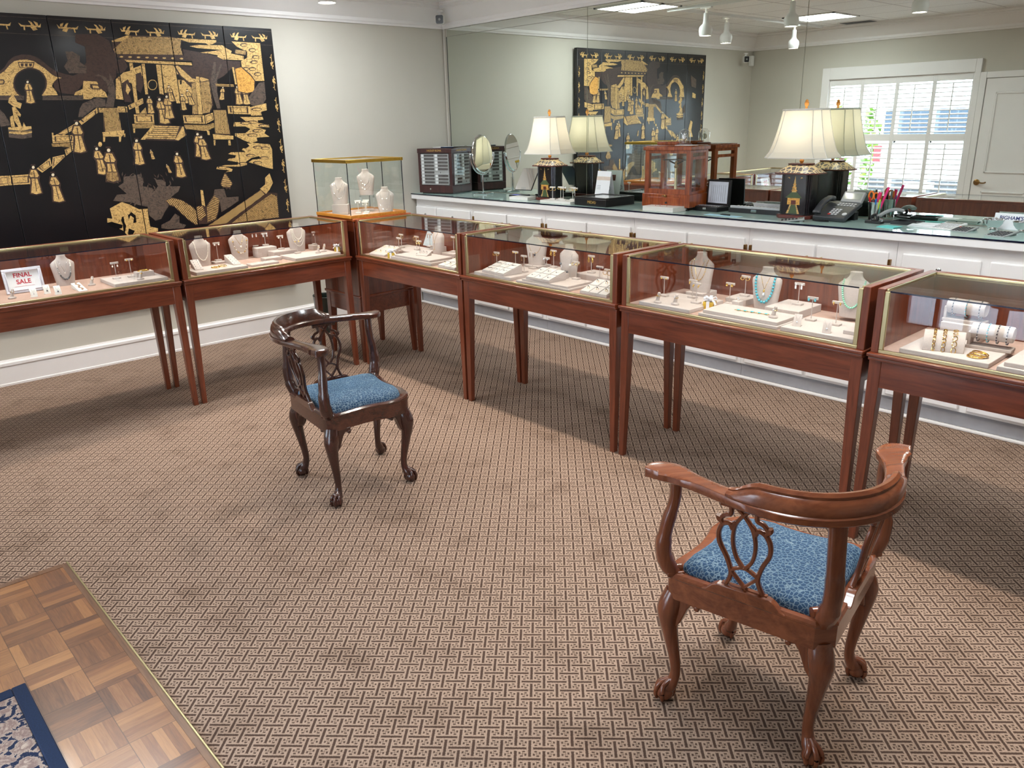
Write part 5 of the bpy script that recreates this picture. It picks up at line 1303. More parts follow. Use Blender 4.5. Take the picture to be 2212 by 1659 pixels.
ART_ROWS = """
b 3653 2042 -30 23 -33 42 -35 25 -45 13 -48 -1 -41 -14 -30 -27 -30 -31 -31 -23 -52 -17 -53 -11 11 -10 65 -4 54 4 54 46 62 44 88 -11 72 -65 29 -18
g 3656 2025 -29 18 -36 37 -30 23 -32 9 -44 3 -37 -9 -27 -20 -31 -24 -30 -32 -24 -16 -35 -6 50 -24 19 -29 -18 -28 -8 -28 82 -3 154 0 102 0
b 3396 1971 7 -23 13 -22 17 -20 22 -16 23 -11 24 -5 24 0 22 5 19 11 14 16 10 19 4 21 -2 23 -7 23 -12 22 -17 19 -21 15 -23 12 -24 6 -23 0 -23 -5 -19 -10 -15 -15 -10 -19 -5 -22
k 3406 1971 6 -21 12 -20 16 -18 19 -15 21 -10 22 -5 21 0 20 5 17 10 13 14 9 17 3 20 -1 21 -7 21 -11 20 -15 18 -19 14 -21 10 -21 6 -22 0 -20 -5 -17 -9 -14 -14 -9 -17 -4 -20
k 3571 1917 -136 0 11 -46 102 0
b 3542 2099 -98 3 15 -36 80 -2
g 3537 2094 -85 2 11 -26 71 -2
b 3527 2090 -18 1 6 -18 13 -1
b 3503 2091 -17 0 5 -18 13 0
b 3479 2092 -18 0 6 -18 13 -1
b 3663 1993 -22 0 -3 -15 10 -16 21 -1
g 3664 1986 -17 0 -2 -8 6 -10 16 0
y 3682 1894 -137 0 5 -26 137 1
y 3437 1894 -246 1 0 -27 251 0
k 3683 1888 -491 1 0 -2 492 -1
k 3685 1882 -492 0 1 -2 491 0
k 3686 1875 -492 0 1 -2 491 1
b 3168 2282 -142 7 -66 -40 -13 -66 -18 -67 27 -98 25 -30 51 -69 40 25 17 43 47 4 41 -20 30 -33 39 -34 81 9 28 24 4 37 -30 29 -65 5 -75 30 -60 72 -8 95 56 25
y 3248 2172 -42 2 -42 -27 7 -38 -37 -27 7 -43 108 -2 25 41 -30 38
b 2938 2125 -53 16 -21 -53 37 -40 41 -5
g 3169 1991 -85 -4 -8 -39 -34 -29 -9 -34 88 2 26 -14 43 0 -4 65 48 -20 10 -19 -51 0
b 3130 1972 -53 -4 -9 -32 54 0 14 14
g 3119 1962 -35 -2 -7 -16 39 -1
y 3096 2025 -38 -4 -36 -43 0 -59 37 -98 -54 0 -32 99 5 83 18 39 5 -54 24 29 45 18
y 3200 1846 -51 20 -52 19 -46 -15 7 -44 75 -9 82 -58 29 0 -19 54
b 3526 1972 -34 1 -9 -35 7 -21 -7 -67 30 -8 33 6 -13 69 6 21
g 3520 1967 -22 0 -9 -28 9 -11 -1 -25 -7 -49 25 -7 24 6 -12 50 -2 25 8 11
b 3512 1961 -5 0 4 -100 3 0
b 3528 1931 -33 0 0 -7 34 0
c 3502 1979 2 -4 4 -3 4 0 3 3 0 4 -2 4 -4 3 -4 0 -3 -2
b 3516 1994 -19 1 0 -9 21 1
g 3606 1903 -15 -46 -24 -9 15 -33 20 10 16 4 26 24 -10 27
g 3628 1825 -18 4 -25 -51 7 -14 15 14 -12 -74 18 -5 18 43
g 3652 1765 -19 9 1 -70 22 1
g 3579 1731 -8 -28 20 -2
y 3675 1703 -135 -1 9 -66 56 -8 76 12
g 3674 1702 -134 4 0 -15 56 -13 79 10
g 3675 1675 -134 1 2 -11 57 -11 76 11
y 3698 1812 -19 -28 -14 -37 -11 -33 65 -8
b 3077 1819 -99 -1 -4 -168 124 3
g|-82|16|0.6 3075 1816 -94 0 -3 -159 112 3
g 3108 1657 -147 10 3 -18 19 -25 125 4
g 3108 1628 -15 0 9 -35 12 0
g 3003 1625 -16 0 10 -36 12 1
g 2970 1644 -13 0 4 -23 10 1
g 3113 1819 2 -34 117 -77 15 22
b 3126 1801 0 -24 95 -53 13 15
g 3135 1794 0 -20 78 -44 11 13
g 3255 1726 0 -30 125 -65 34 11
b 3269 1710 0 -21 100 -45 29 8
g 3279 1703 0 -17 83 -37 24 6
g 3104 1817 -29 -1 5 -29 27 0
b 3102 1812 -24 0 4 -21 22 1
g 3100 1810 -20 0 3 -17 19 0
g 2979 1826 -60 -1 -1 -27 61 0
b 2974 1821 -50 0 -1 -19 50 0
g 2970 1820 -42 0 0 -16 41 0
g 2908 1830 -106 50 -1 -30 101 -47
b 2898 1833 -86 35 -1 -21 82 -33
g 2890 1835 -71 29 -1 -18 68 -27
g 3423 1645 -132 -2 11 -46 128 -1
b 3413 1638 -109 -2 8 -32 105 0
g 3404 1635 -90 -2 7 -26 87 0
g|0|14|0.6 3440 1591 -140 1 10 -27 129 8
g 3425 1662 -9 -1 9 -65 7 1
g 3367 1550 -64 25 -3 -20 65 -44
b 3361 1550 -52 17 -3 -14 52 -31
g 3356 1549 -42 14 -3 -11 43 -26
g 3449 1505 -74 14 0 -15 93 -77
b 3444 1500 -61 9 0 -10 75 -53
g 3439 1498 -50 8 0 -9 62 -44
g 3558 1437 -92 64 -2 -49 67 -43
b 3548 1441 -74 44 -3 -34 55 -30
g 3541 1442 -61 37 -3 -29 45 -24
g 3780 1402 -48 -1 10 -60 50 -2
b 3777 1392 -39 0 7 -42 41 -1
g 3775 1389 -33 -1 6 -35 34 0
g 3729 1401 -129 2 10 -63 129 1
b 3719 1392 -105 1 6 -44 106 1
g 3711 1389 -88 0 6 -36 87 1
b 3287 1709 -49 -1 -13 -51 11 -30 -10 -98 44 -11 49 11 -21 100 9 30
g 3280 1701 -33 -1 -14 -41 15 -15 -3 -37 -9 -72 37 -8 36 9 -19 72 -3 37 12 16
b 3267 1692 -6 0 6 -145 5 0
b 3292 1649 -49 -2 0 -10 50 2
c 3252 1718 3 -6 6 -4 6 0 4 4 1 6 -3 6 -6 4 -6 0 -4 -4
b 3274 1740 -28 0 -1 -12 31 2
b 3186 1540 -45 -2 -18 -46 5 -27 -21 -90 39 -9 45 10 -6 91 12 28
g 3178 1533 -30 -2 -18 -37 11 -14 -6 -33 -19 -66 33 -7 34 9 -8 66 2 33 13 15
b 3165 1525 -6 -1 -13 -132 5 0
b 3182 1486 -45 -3 -1 -9 45 2
c 3155 1548 3 -6 5 -3 5 0 4 4 1 6 -3 5 -5 3 -6 0 -3 -4
b 3177 1569 -25 -1 -2 -11 28 3
b 3116 1525 -56 -2 -17 -58 11 -34 -15 -111 50 -11 56 13 -19 113 11 35
g 3107 1516 -37 -2 -17 -46 15 -17 -4 -42 -14 -82 43 -9 41 12 -19 82 -1 41 14 19
b 3093 1506 -8 0 1 -165 7 1
b 3119 1458 -56 -3 0 -12 57 3
c 3076 1535 4 -7 6 -4 7 1 5 4 1 7 -3 7 -7 4 -7 -1 -5 -4
b 3102 1561 -32 -1 -2 -14 36 4
b 2913 1582 -44 -1 -11 -43 9 -26 -9 -83 39 -9 44 10 -19 85 9 25
g 2906 1575 -29 -1 -12 -34 13 -14 -2 -31 -9 -61 33 -7 31 9 -16 61 -2 31 10 14
b 2895 1568 -6 0 5 -124 5 1
b 2917 1531 -44 -1 1 -9 43 2
c 2882 1590 2 -5 5 -3 6 0 3 3 1 5 -2 6 -5 3 -6 -1 -3 -3
b 2901 1609 -25 -1 -1 -10 28 3
b 3599 1438 -42 -2 -10 -47 10 -27 -7 -89 38 -8 42 10 -20 91 8 28
g 3593 1430 -28 -1 -11 -37 13 -14 -2 -34 -7 -65 33 -7 30 10 -17 65 -3 33 10 15
b 3582 1423 -5 -1 8 -132 4 1
b 3605 1384 -43 -3 1 -9 42 3
c 3569 1445 3 -5 5 -3 5 0 3 4 1 5 -3 6 -5 3 -5 0 -3 -4
b 3587 1466 -24 -1 -1 -11 27 3
b 3491 1383 -45 -3 -15 -48 7 -28 -16 -94 39 -8 45 11 -12 94 11 30
g 3483 1375 -29 -2 -16 -39 12 -14 -5 -35 -14 -68 33 -7 33 10 -12 68 1 34 12 16
b 3471 1366 -5 0 -6 -137 5 0
b 3490 1326 -44 -3 0 -9 44 3
c 3460 1390 3 -5 5 -4 5 1 4 3 1 6 -3 6 -5 3 -6 0 -4 -4
b 3481 1412 -25 -1 -2 -12 28 4
g 3124 1577 2 -7 5 -6 5 -3 6 0 5 3 2 6 0 8 -3 7 -4 6 -6 3 -5 0 -5 -4 -2 -6
b 3129 1393 -75 -4 -5 -63 48 -10 44 21
g|-80|14|0.5 3127 1388 -70 -4 -3 -55 42 -8 39 21
b 2944 2251 -108 41 -34 1 -258 4 -87 -10 15 -55 -9 -63 -37 -5 -22 -26 482 -5 53 20 6 44
g|-72|17|0.6 2835 2282 -287 10 -83 -10 13 -51 -9 -54 462 -10 11 30
g 2945 2250 -105 38 -32 2 69 -40 63 -7
g 2885 2151 4 -4 9 -2 9 1 3 4 -5 4 -9 2 -8 -2
g 2827 2151 5 -4 9 -2 9 1 3 4 -5 4 -9 2 -9 -1
g 2769 2151 5 -4 9 -2 9 1 3 4 -4 4 -10 2 -9 -1
g 2711 2151 4 -4 10 -2 8 1 4 4 -5 4 -9 2 -9 -1
g 2651 2151 4 -4 10 -2 9 1 3 4 -4 5 -10 1 -9 -1
g 2591 2151 4 -4 10 -2 9 2 3 4 -4 4 -10 2 -9 -2
g 2529 2151 5 -4 10 -2 9 2 3 4 -4 4 -10 2 -9 -2
g 2467 2152 5 -5 10 -2 9 2 4 4 -5 4 -10 2 -9 -1
g 2880 2132 -468 -6 -3 -19 457 10
g 2959 2004 -59 45 -54 13 -20 17 -49 18 -1 -68 27 -23 39 -57 23 34 58 -1 4 -56 4 -57 50 6
b 2917 1982 -38 23 -18 -68 28 -23 -13 -62 57 6
g 2892 1977 -19 -40 23 -34 11 23
b 2821 2040 -37 12 -12 -68 35 -69 25 23
g 2632 2106 -85 -3 -143 -3 -11 -52 17 -155 39 -48 114 0 14 71 61 0
k 2532 2045 -47 -2 6 -38 40 2
k 2516 2004 -15 1 7 -30 11 0
b 2547 2104 -143 -4 -32 -64 -78 -23 -3 -184 35 -55 135 -11 -22 189 33 35 43 47
g 2535 2100 -22 3 -90 -86 -38 -5 10 -24 57 5 50 41
g|-80|18|0.6 2435 1982 -40 6 27 -219 35 0
g|-76|20|0.62 2369 1989 -70 12 -1 -169 30 -52 51 -8
g 2367 2024 -43 7 -26 -24 64 -12
g 2852 2112 -23 0 9 -335 24 0
g 2769 2108 -21 1 9 -203 19 0
g 2669 2105 -31 1 10 -202 27 6
g 2392 2030 -22 0 13 -264 33 0
g 2683 1970 4 -12 7 -11 10 -8 12 -4 12 0 10 4 8 8 4 10 0 13 -4 12 -8 11 -10 8 -12 4 -11 0 -11 -4 -7 -8 -4 -10
k 2688 1970 3 -10 7 -9 8 -7 10 -4 10 0 9 3 6 7 3 9 0 11 -3 10 -6 9 -9 7 -10 4 -10 0 -8 -3 -7 -7 -3 -9
g 2878 1771 -137 -1 4 -60 137 2
b 2866 1762 -112 -1 2 -42 113 2
g 2857 1759 -93 -2 2 -34 93 2
g|0|16|0.6 2900 1708 -155 0 5 -31 149 1
g 2899 1676 -14 0 5 -29 11 0
b 2862 1599 -110 102 -218 -17 -9 -65 66 -38
g|2|26|0.72 2822 1607 -81 86 -172 -9 46 -90
g 2859 1600 -103 98 -15 -4 88 -95
g 2591 1586 24 5 -68 92 -9 0 -10 -61
g 2538 1761 -167 -2 3 -61 160 8
b 2524 1752 -137 -1 1 -43 131 6
g 2512 1749 -114 -2 1 -35 109 5
g 2364 1759 -60 18 -1 -51 64 -28
b 2359 1753 -49 13 -1 -36 51 -19
g 2355 1751 -41 10 -1 -29 43 -16
g|2|18|0.65 2536 1695 -174 -6 -56 15 -2 -32 64 -25 154 16
g 2368 1649 -20 -1 1 -31 15 1
g 2836 1777 -46 40 -2 -41 42 -2
b 2831 1780 -36 27 -3 -28 34 -2
g 2828 1781 -31 23 -2 -24 29 -1
g 2858 1852 -60 28 2 -34 58 -29
b 2853 1851 -49 20 1 -24 47 -20
g 2849 1851 -41 16 1 -20 39 -16
g 2980 1818 -64 3 3 -35 63 1
b 2974 1814 -52 1 2 -24 52 1
g 2970 1812 -43 1 1 -20 43 1
b 2770 1880 -31 0 -9 -29 6 -17 -9 -56 27 -7 31 5 -11 58 7 18
g 2765 1876 -21 0 -9 -23 9 -10 -3 -21 -8 -41 23 -5 22 5 -9 42 -1 20 8 10
b 2757 1871 -4 0 0 -84 3 1
b 2771 1846 -31 0 1 -6 30 0
c 2748 1886 2 -3 3 -2 4 0 3 2 0 3 -1 4 -4 2 -4 0 -2 -2
b 2762 1899 -17 0 -1 -7 19 1
b 2706 1863 -47 0 -18 -44 6 -27 -22 -86 40 -9 48 8 -7 88 12 26
g 2698 1856 -31 0 -18 -35 11 -14 -7 -32 -18 -63 34 -8 35 8 -8 63 2 32 13 14
b 2685 1849 -6 0 -13 -127 5 0
b 2702 1810 -46 0 -1 -9 47 1
c 2674 1872 2 -6 6 -3 5 0 5 3 0 6 -2 5 -5 3 -6 0 -4 -3
b 2697 1891 -27 0 -2 -11 30 2
b 2650 1882 -42 0 -13 -40 7 -23 -12 -78 37 -9 42 7 -13 80 9 24
g 2644 1876 -29 0 -13 -32 11 -13 -3 -28 -12 -57 32 -7 31 7 -13 57 -1 29 11 12
b 2632 1870 -5 0 -2 -115 5 0
b 2652 1835 -43 0 0 -8 43 0
c 2621 1890 2 -5 5 -3 5 0 4 3 1 5 -3 5 -4 3 -6 0 -3 -3
b 2640 1907 -24 1 -1 -10 27 2
b 2617 1952 -29 0 -11 -26 3 -16 -13 -51 24 -6 29 4 -4 53 8 16
g 2612 1948 -19 0 -11 -21 7 -9 -5 -19 -11 -37 20 -5 22 4 -5 38 1 19 9 9
b 2604 1944 -4 0 -9 -76 4 0
b 2614 1920 -28 0 0 -5 28 0
c 2597 1957 2 -3 3 -2 4 0 2 2 1 3 -2 3 -3 2 -4 0 -2 -2
b 2611 1969 -16 0 -1 -6 18 0
b 2531 1894 -29 0 -9 -27 6 -16 -8 -52 25 -6 29 4 -10 54 7 16
g 2526 1889 -19 0 -9 -21 8 -9 -2 -19 -7 -38 21 -5 21 5 -9 38 -1 19 8 9
b 2519 1885 -4 0 0 -77 3 0
b 2532 1862 -29 0 0 -6 29 0
c 2510 1899 2 -3 3 -2 4 0 2 2 1 3 -2 3 -3 2 -3 0 -3 -2
b 2524 1911 -17 0 -1 -7 19 1
b 2485 1927 -28 0 -15 -26 1 -16 -20 -50 23 -7 30 5 3 52 10 16
g 2479 1922 -18 1 -14 -21 5 -9 -6 -18 -17 -37 20 -5 22 4 0 38 4 18 9 9
b 2471 1918 -4 0 -19 -75 4 0
b 2478 1895 -28 1 -1 -6 28 0
c 2466 1932 2 -3 3 -2 4 0 2 2 1 3 -2 3 -3 2 -4 0 -2 -2
b 2482 1943 -16 0 -2 -6 18 1
b 2212 1951 -25 0 -3 -23 8 -14 4 -44 24 -5 24 3 -19 46 2 14
g 2209 1947 -17 0 -4 -18 9 -7 2 -17 1 -32 20 -5 18 4 -16 33 -4 17 5 7
b 2203 1944 -3 0 15 -66 3 0
b 2220 1923 -26 1 1 -5 26 0
c 2193 1956 1 -3 3 -2 3 0 3 2 0 3 -1 2 -3 2 -3 0 -2 -2
b 2202 1966 -14 0 0 -6 16 1
b 2103 1954 -38 0 -12 -33 6 -20 -14 -64 34 -8 37 5 -9 67 9 20
g 2097 1949 -25 0 -13 -27 10 -10 -4 -24 -12 -47 28 -7 28 5 -10 49 0 24 10 10
b 2087 1943 -5 1 -5 -97 5 0
b 2103 1914 -38 0 0 -6 38 0
c 2077 1961 2 -4 4 -3 5 0 3 3 1 4 -2 4 -4 2 -5 0 -3 -2
b 2095 1975 -22 0 -1 -8 24 2
b 2044 1952 -38 0 -12 -33 6 -19 -13 -64 32 -8 38 6 -10 65 9 20
g 2038 1946 -25 1 -13 -26 10 -11 -4 -24 -12 -46 28 -6 27 5 -9 47 0 24 10 10
b 2028 1941 -5 0 -5 -94 4 0
b 2044 1913 -38 0 0 -7 38 0
c 2018 1958 2 -4 4 -2 4 0 4 2 1 4 -2 4 -4 3 -5 0 -3 -3
b 2035 1973 -21 0 -1 -8 23 1
g 2494 2288 -292 -2 1 -12 29 -15 34 -8 17 11 128 1 36 10
g 2408 2237 -58 11 -190 5 -30 -20 -38 -17 9 -18 -100 -15 4 -30 136 2 80 -3 -17 31 64 9 77 4 -113 15 -67 9 188 7
b 2462 2215 -118 -16 -126 -23 -63 -28 -121 -2 6 -49 77 -8 61 -50 50 -25 50 -24 23 23 81 23 24 47 -2 58 58 33
y 2290 1995 -46 139 -17 0 17 -96 -52 85 -9 -5 52 -104 12 -85 -9 -122 27 0 19 98
g 2083 2283 -228 -3 0 -273 72 -1 30 37 69 60 1 43 -52 26 -6 43 78 33
b 2063 2229 -88 -5 8 -34 91 9
g|-70|16|0.6 2060 2227 -79 -7 6 -27 81 8
b 1960 2264 5 -7 11 -6 16 -2 15 1 10 5 3 6 -5 7 -11 5 -16 3 -15 -1 -10 -5
g 1964 2262 4 -4 9 -3 12 -2 11 1 8 3 3 3 -4 4 -9 4 -12 1 -11 0 -8 -3
b 1894 2230 5 -7 12 -6 16 -2 15 1 11 5 3 6 -5 7 -12 6 -15 2 -16 -1 -10 -5
g 1899 2228 3 -4 10 -3 12 -2 12 1 8 3 3 3 -4 5 -9 3 -12 1 -12 0 -9 -3
b 1873 2181 5 -7 12 -5 16 -2 15 1 11 5 3 6 -5 7 -12 5 -16 3 -15 -2 -11 -4
g 1877 2180 4 -4 9 -4 12 -1 12 1 8 2 3 4 -4 4 -9 4 -12 1 -12 -1 -8 -2
b 1969 2092 5 -7 12 -5 15 -2 16 2 10 4 3 7 -5 7 -12 5 -15 2 -15 -1 -11 -5
g 1973 2091 4 -4 9 -3 12 -1 12 0 8 3 3 4 -4 4 -9 3 -12 2 -12 -1 -8 -3
b 1912 2094 6 -7 12 -6 15 -2 16 2 10 5 3 6 -5 7 -12 5 -15 3 -16 -2 -10 -5
g 1917 2092 4 -4 9 -3 12 -1 12 1 8 2 3 4 -4 4 -9 3 -12 2 -12 -1 -8 -3
b 1875 2057 5 -7 12 -5 16 -2 15 1 11 5 3 7 -5 7 -12 5 -16 2 -15 -1 -11 -5
g 1879 2056 4 -4 9 -3 12 -2 12 1 9 3 3 4 -4 4 -9 3 -13 1 -12 0 -8 -3
b 1892 2144 5 -7 12 -6 16 -2 15 2 11 4 3 7 -5 7 -12 5 -16 2 -15 -1 -11 -5
g 1896 2142 4 -4 9 -3 12 -1 12 0 8 3 3 4 -4 4 -9 3 -12 2 -12 -1 -8 -3
b 2088 2096 -60 13 -72 -60 -26 -43 15 -81 65 -13 72 12
o 2082 2090 -49 13 -69 -60 -26 -37 13 -75 58 -13 68 12
g 2105 2101 -14 1 -7 -122 14 0
y 1900 1994 -44 7 2 -127 52 -63 76 19 21 51 -41 44
g|0|12|0.5 2252 1984 -141 -2 -4 -21 145 5
g 2181 1825 -180 -4 1 -60 180 8
b 2166 1816 -148 -3 0 -42 148 6
g 2153 1812 -122 -2 0 -35 122 5
b 2296 1798 -101 -1 -11 -184 124 9
g|-82|17|0.6 2293 1795 -94 -1 -9 -175 114 9
g 2325 1623 -161 -17 4 -26 156 5
g 2325 1579 -14 0 6 -38 10 0
g 2210 1575 -17 0 1 -38 18 0
g 2089 1743 -184 -2 -5 -20 51 -5 -4 -20 -86 -14 -4 -20 116 3 -85 -22 18 -25 -40 -27 110 -4 -4 -26 45 -11 -143 -18 -14 -65 210 9 39 25 -44 12 -47 30 67 28 65 34 -2 19 -84 -2 -47 31 40 20 97 2 -11 31 -105 -2
g 2010 1812 -148 31 0 -52 52 -12 -4 -26 87 -2
b 1952 1703 5 -6 13 -4 18 -2 19 0 18 3 11 5 4 5 -5 6 -13 4 -18 2 -20 0 -17 -3 -12 -5
g 1957 1702 4 -4 10 -2 15 -1 15 0 15 2 9 2 3 4 -4 3 -10 3 -15 1 -15 0 -14 -2 -10 -3
b 2010 1697 5 -5 12 -4 18 -2 20 0 17 3 11 4 4 6 -5 5 -13 5 -18 2 -19 -1 -17 -2 -12 -5
g 2015 1696 4 -3 10 -2 14 -2 16 1 14 1 9 3 3 4 -4 3 -10 2 -14 1 -16 0 -14 -2 -9 -2
b 1917 1638 5 -6 13 -4 18 -2 20 0 18 3 11 5 4 6 -5 5 -13 4 -18 2 -20 0 -18 -3 -11 -5
g 1922 1636 4 -3 11 -2 14 -1 16 0 14 2 10 3 3 3 -4 3 -10 3 -15 1 -16 0 -14 -2 -10 -3
b 1964 1606 6 -5 13 -4 18 -2 19 0 18 3 11 5 4 6 -5 5 -13 4 -18 2 -20 0 -17 -3 -12 -5
g 1970 1605 4 -3 10 -2 15 -2 15 1 14 2 10 3 3 3 -4 3 -10 3 -15 1 -15 0 -15 -2 -9 -3
b 1933 1514 5 -5 13 -4 19 -2 20 1 17 3 12 5 3 6 -5 5 -13 4 -18 2 -20 -1 -17 -3 -12 -5
g 1938 1513 4 -3 11 -3 15 0 16 0 14 2 9 3 3 4 -4 3 -10 2 -14 1 -17 0 -14 -2 -9 -3
b 1861 1675 5 -5 13 -5 19 -2 20 1 17 3 12 4 4 6 -5 6 -13 4 -19 2 -20 -1 -17 -2 -12 -5
g 1866 1674 4 -3 11 -3 14 -1 17 0 14 2 10 3 3 3 -4 4 -11 2 -14 1 -17 0 -14 -2 -10 -3
b 1903 1798 5 -5 13 -5 18 -2 20 0 17 3 12 4 4 6 -5 5 -13 5 -18 2 -20 0 -17 -3 -12 -4
g 1908 1797 4 -3 11 -3 14 -1 16 0 14 1 10 3 3 3 -4 4 -10 2 -15 2 -16 0 -14 -2 -10 -3
g 2060 1547 -187 -13 -17 -40 12 -153 58 16 139 47 -31 18 -73 3 12 21 66 -10 54 -30 -11 -21 58 -10 125 7 -60 -23 10 -18 49 -1 -36 11 107 16 -9 15 -63 10 -104 -3 -9 19 88 18 -16 12 -49 4 -10 19 61 12 -22 12 -169 -4 76 16 -9 13 -71 3
b 1938 1513 5 -5 12 -3 16 -2 17 1 16 2 10 5 4 5 -5 5 -11 4 -17 1 -17 0 -16 -3 -10 -5
g 1943 1512 3 -3 10 -2 13 -1 14 1 12 1 9 3 2 3 -3 3 -9 3 -13 0 -14 0 -13 -2 -8 -3
b 1873 1504 5 -5 12 -4 16 -1 18 1 16 2 10 5 4 5 -5 5 -12 4 -16 1 -18 0 -16 -3 -10 -5
g 1878 1503 4 -3 9 -2 13 -1 14 0 13 2 9 3 2 3 -3 3 -9 3 -14 0 -14 0 -13 -2 -8 -3
b 2004 1454 5 -5 11 -4 17 -1 17 0 15 3 11 5 3 5 -5 5 -11 4 -16 1 -18 -1 -15 -3 -10 -4
g 2009 1453 3 -3 9 -3 13 0 14 0 13 2 8 3 3 3 -4 3 -9 2 -13 1 -14 0 -12 -2 -8 -3
b 1891 1429 4 -5 12 -4 16 -1 18 1 16 3 11 4 3 5 -5 5 -11 4 -17 2 -18 -1 -15 -3 -11 -5
g 1895 1428 4 -3 9 -2 13 -1 14 0 13 2 9 3 2 4 -3 3 -9 2 -13 1 -15 -1 -12 -2 -9 -3
b 1954 1395 4 -5 12 -3 16 -2 18 1 16 3 10 5 3 5 -4 5 -12 4 -16 1 -18 -1 -15 -3 -11 -4
g 1958 1394 4 -3 9 -2 13 -1 14 1 13 2 8 3 3 3 -4 3 -9 2 -13 1 -14 0 -12 -3 -9 -2
b 2077 1395 5 -5 11 -3 16 -2 17 1 15 3 10 5 3 5 -4 5 -11 3 -16 2 -17 -1 -16 -3 -10 -5
g 2081 1394 4 -3 9 -2 13 -1 13 1 13 2 8 3 2 3 -3 3 -9 2 -13 1 -13 -1 -13 -2 -8 -3
b 2248 1375 5 -5 11 -4 15 -1 17 1 15 3 9 5 3 5 -4 4 -11 4 -15 1 -17 -1 -15 -3 -9 -4
g 2253 1374 3 -3 9 -2 12 -1 13 1 12 2 8 3 3 3 -4 3 -8 2 -12 0 -14 0 -12 -2 -8 -3
b 2275 1334 -14 -1 -10 -23 -20 -33 -14 -27 25 -28 3 -16 12 13 19 -11 8 17 20 1 17 24 -19 38
g|0|27|0.62 2272 1330 -14 -19 -20 -34 -14 -27 21 -23 55 3 15 20 -17 37
y 3019 1351 -59 2 -56 9 -16 -50 12 -35 -64 -17 -14 -25 -31 34 12 44 -44 3 -28 -20 5 -31 -107 -7 19 -36 56 -34 37 -72 31 -35 32 -47 45 -9 37 41 2 63 58 17 45 22 69 12 56 10 -30 40 -70 1 49 57 -39 21
y 2972 1332 4 15 -3 17 -5 -16
y 3028 1353 0 16 -9 16 1 -17
b 2757 1170 11 13 3 17 -11 -13
y 2945 1182 -10 14 -16 10 11 -15
y 3011 1155 -10 14 -16 9 11 -15
b 2737 1297 8 14 0 18 -9 -16
y 2722 1256 -10 14 -17 9 11 -15
y 2803 1232 12 11 5 17 -12 -12
b 2984 1149 -9 15 -16 9 10 -15
b 2713 1337 8 13 1 18 -9 -15
y 2870 1257 -3 17 -10 15 3 -18
y 2887 1298 9 13 2 17 -10 -14
b 3048 1259 -13 10 -17 4 14 -11
b 2861 1244 6 14 -1 18 -7 -16
b 3000 1266 10 12 3 17 -10 -13
b 2890 1309 3 16 -5 17 -3 -17
y 2953 1231 -11 13 -17 7 13 -14
y 2972 1228 -10 13 -17 8 12 -14
y 2935 1313 3 16 -6 17 -2 -17
y 2921 1333 -13 11 -17 5 14 -12
y 2792 1130 16 6 10 14 -16 -7
b 2938 1319 -4 16 -12 14 5 -17
y 2785 1325 -3 17 -11 15 3 -18
y 2954 1299 -2 16 -10 15 2 -17
y 2929 1349 14 7 9 14 -15 -8
b 2944 1177 -14 10 -18 3 15 -10
y 3061 1147 3 16 -5 17 -3 -16
b 3020 1343 -6 16 -14 12 7 -17
y 2789 1310 14 7 10 14 -16 -8
b 2835 1275 15 7 9 14 -15 -8
y 2981 1137 -4 17 -12 14 4 -18
y 2897 1341 4 16 -4 17 -4 -17
y 2811 1250 11 12 3 17 -11 -13
y 3061 1305 9 12 1 17 -9 -13
y 2757 1248 9 14 2 17 -10 -14
b 3077 1161 -1 16 -9 15 1 -17
b 2931 1154 -4 17 -12 14 5 -18
y 2772 1232 13 9 8 15 -14 -9
y 2673 1299 9 14 0 18 -9 -15
b 2753 1198 -9 14 -17 10 11 -15
y 3006 1182 -9 15 -15 10 9 -16
b 3069 1151 -12 11 -17 4 13 -11
y 3001 1270 -3 17 -11 14 3 -17
b 2790 1329 12 11 5 17 -13 -12
y 2890 1246 5 15 -4 18 -5 -17
y 2976 1353 -12 13 -17 6 13 -13
y 2930 1183 5 15 -3 18 -5 -16
b 2868 1154 11 12 4 17 -11 -13
y 2842 1165 -1 17 -10 16 2 -18
b 2695 1239 15 8 8 16 -15 -10
b 2836 1238 -11 14 -17 8 12 -15
b 2743 1331 14 8 8 15 -14 -9
y 2695 1271 7 15 -2 18 -7 -16
g 3148 1139 -44 20 -44 18 -44 -19 -65 -42 -61 0 4 -61 -1 -69 -53 -18 8 -50 207 10 28 46 53 37 46 35 -5 29 -33 -9
k 3078 1072 -12 5 1 -43 -8 -25 17 -48 9 1 -4 61 7 26
k 3035 1080 -27 22 -26 -27 2 -49 25 -4 -12 36 21 21 16 -29
k 3183 1043 -30 3 -71 -29 9 -23 36 -3 42 29
k 3045 989 -39 -23 24 -34 28 15
b 2759 1161 -60 21 -67 -24 -76 -58 -38 -61 -64 -65 103 -13 47 41 60 69 33 41 30 9
g|62|22|0.55 2752 1161 -53 16 -67 -24 -73 -56 -34 -58 -64 -64 95 -7 44 36 58 67 35 44 30 12
g 2481 1219 -19 -1 0 -165 27 3
b 2457 1092 -74 85 -68 1 29 -63 16 -64 30 -63 72 -26 80 8 -6 129 -55 8
g|25|24|0.5 2450 1091 -69 79 -59 2 29 -56 16 -65 29 -56 65 -20
g|-30|24|0.5 2529 1098 -47 2 -16 -72 46 -35 24 15
y 2371 1215 -76 1 -11 -67 -98 -1 4 -32 76 -40 75 -34 1 92 41 43
y 2811 990 -67 25 -46 47 -29 -22 8 -50 -49 -18 23 -24 115 6 49 11
b 1855 1150 6 -199 431 -6 180 -2 -480 245 -49 -24
g|52|19|0.55 1862 1124 4 -167 404 -8 -124 72 -191 103 -47 24
g|-34.5|14|0.62 2458 949 -465 235 -27 -36 353 -197
g 1943 1278 -41 31 -20 -75 37 -52 34 -31 46 44 -49 30
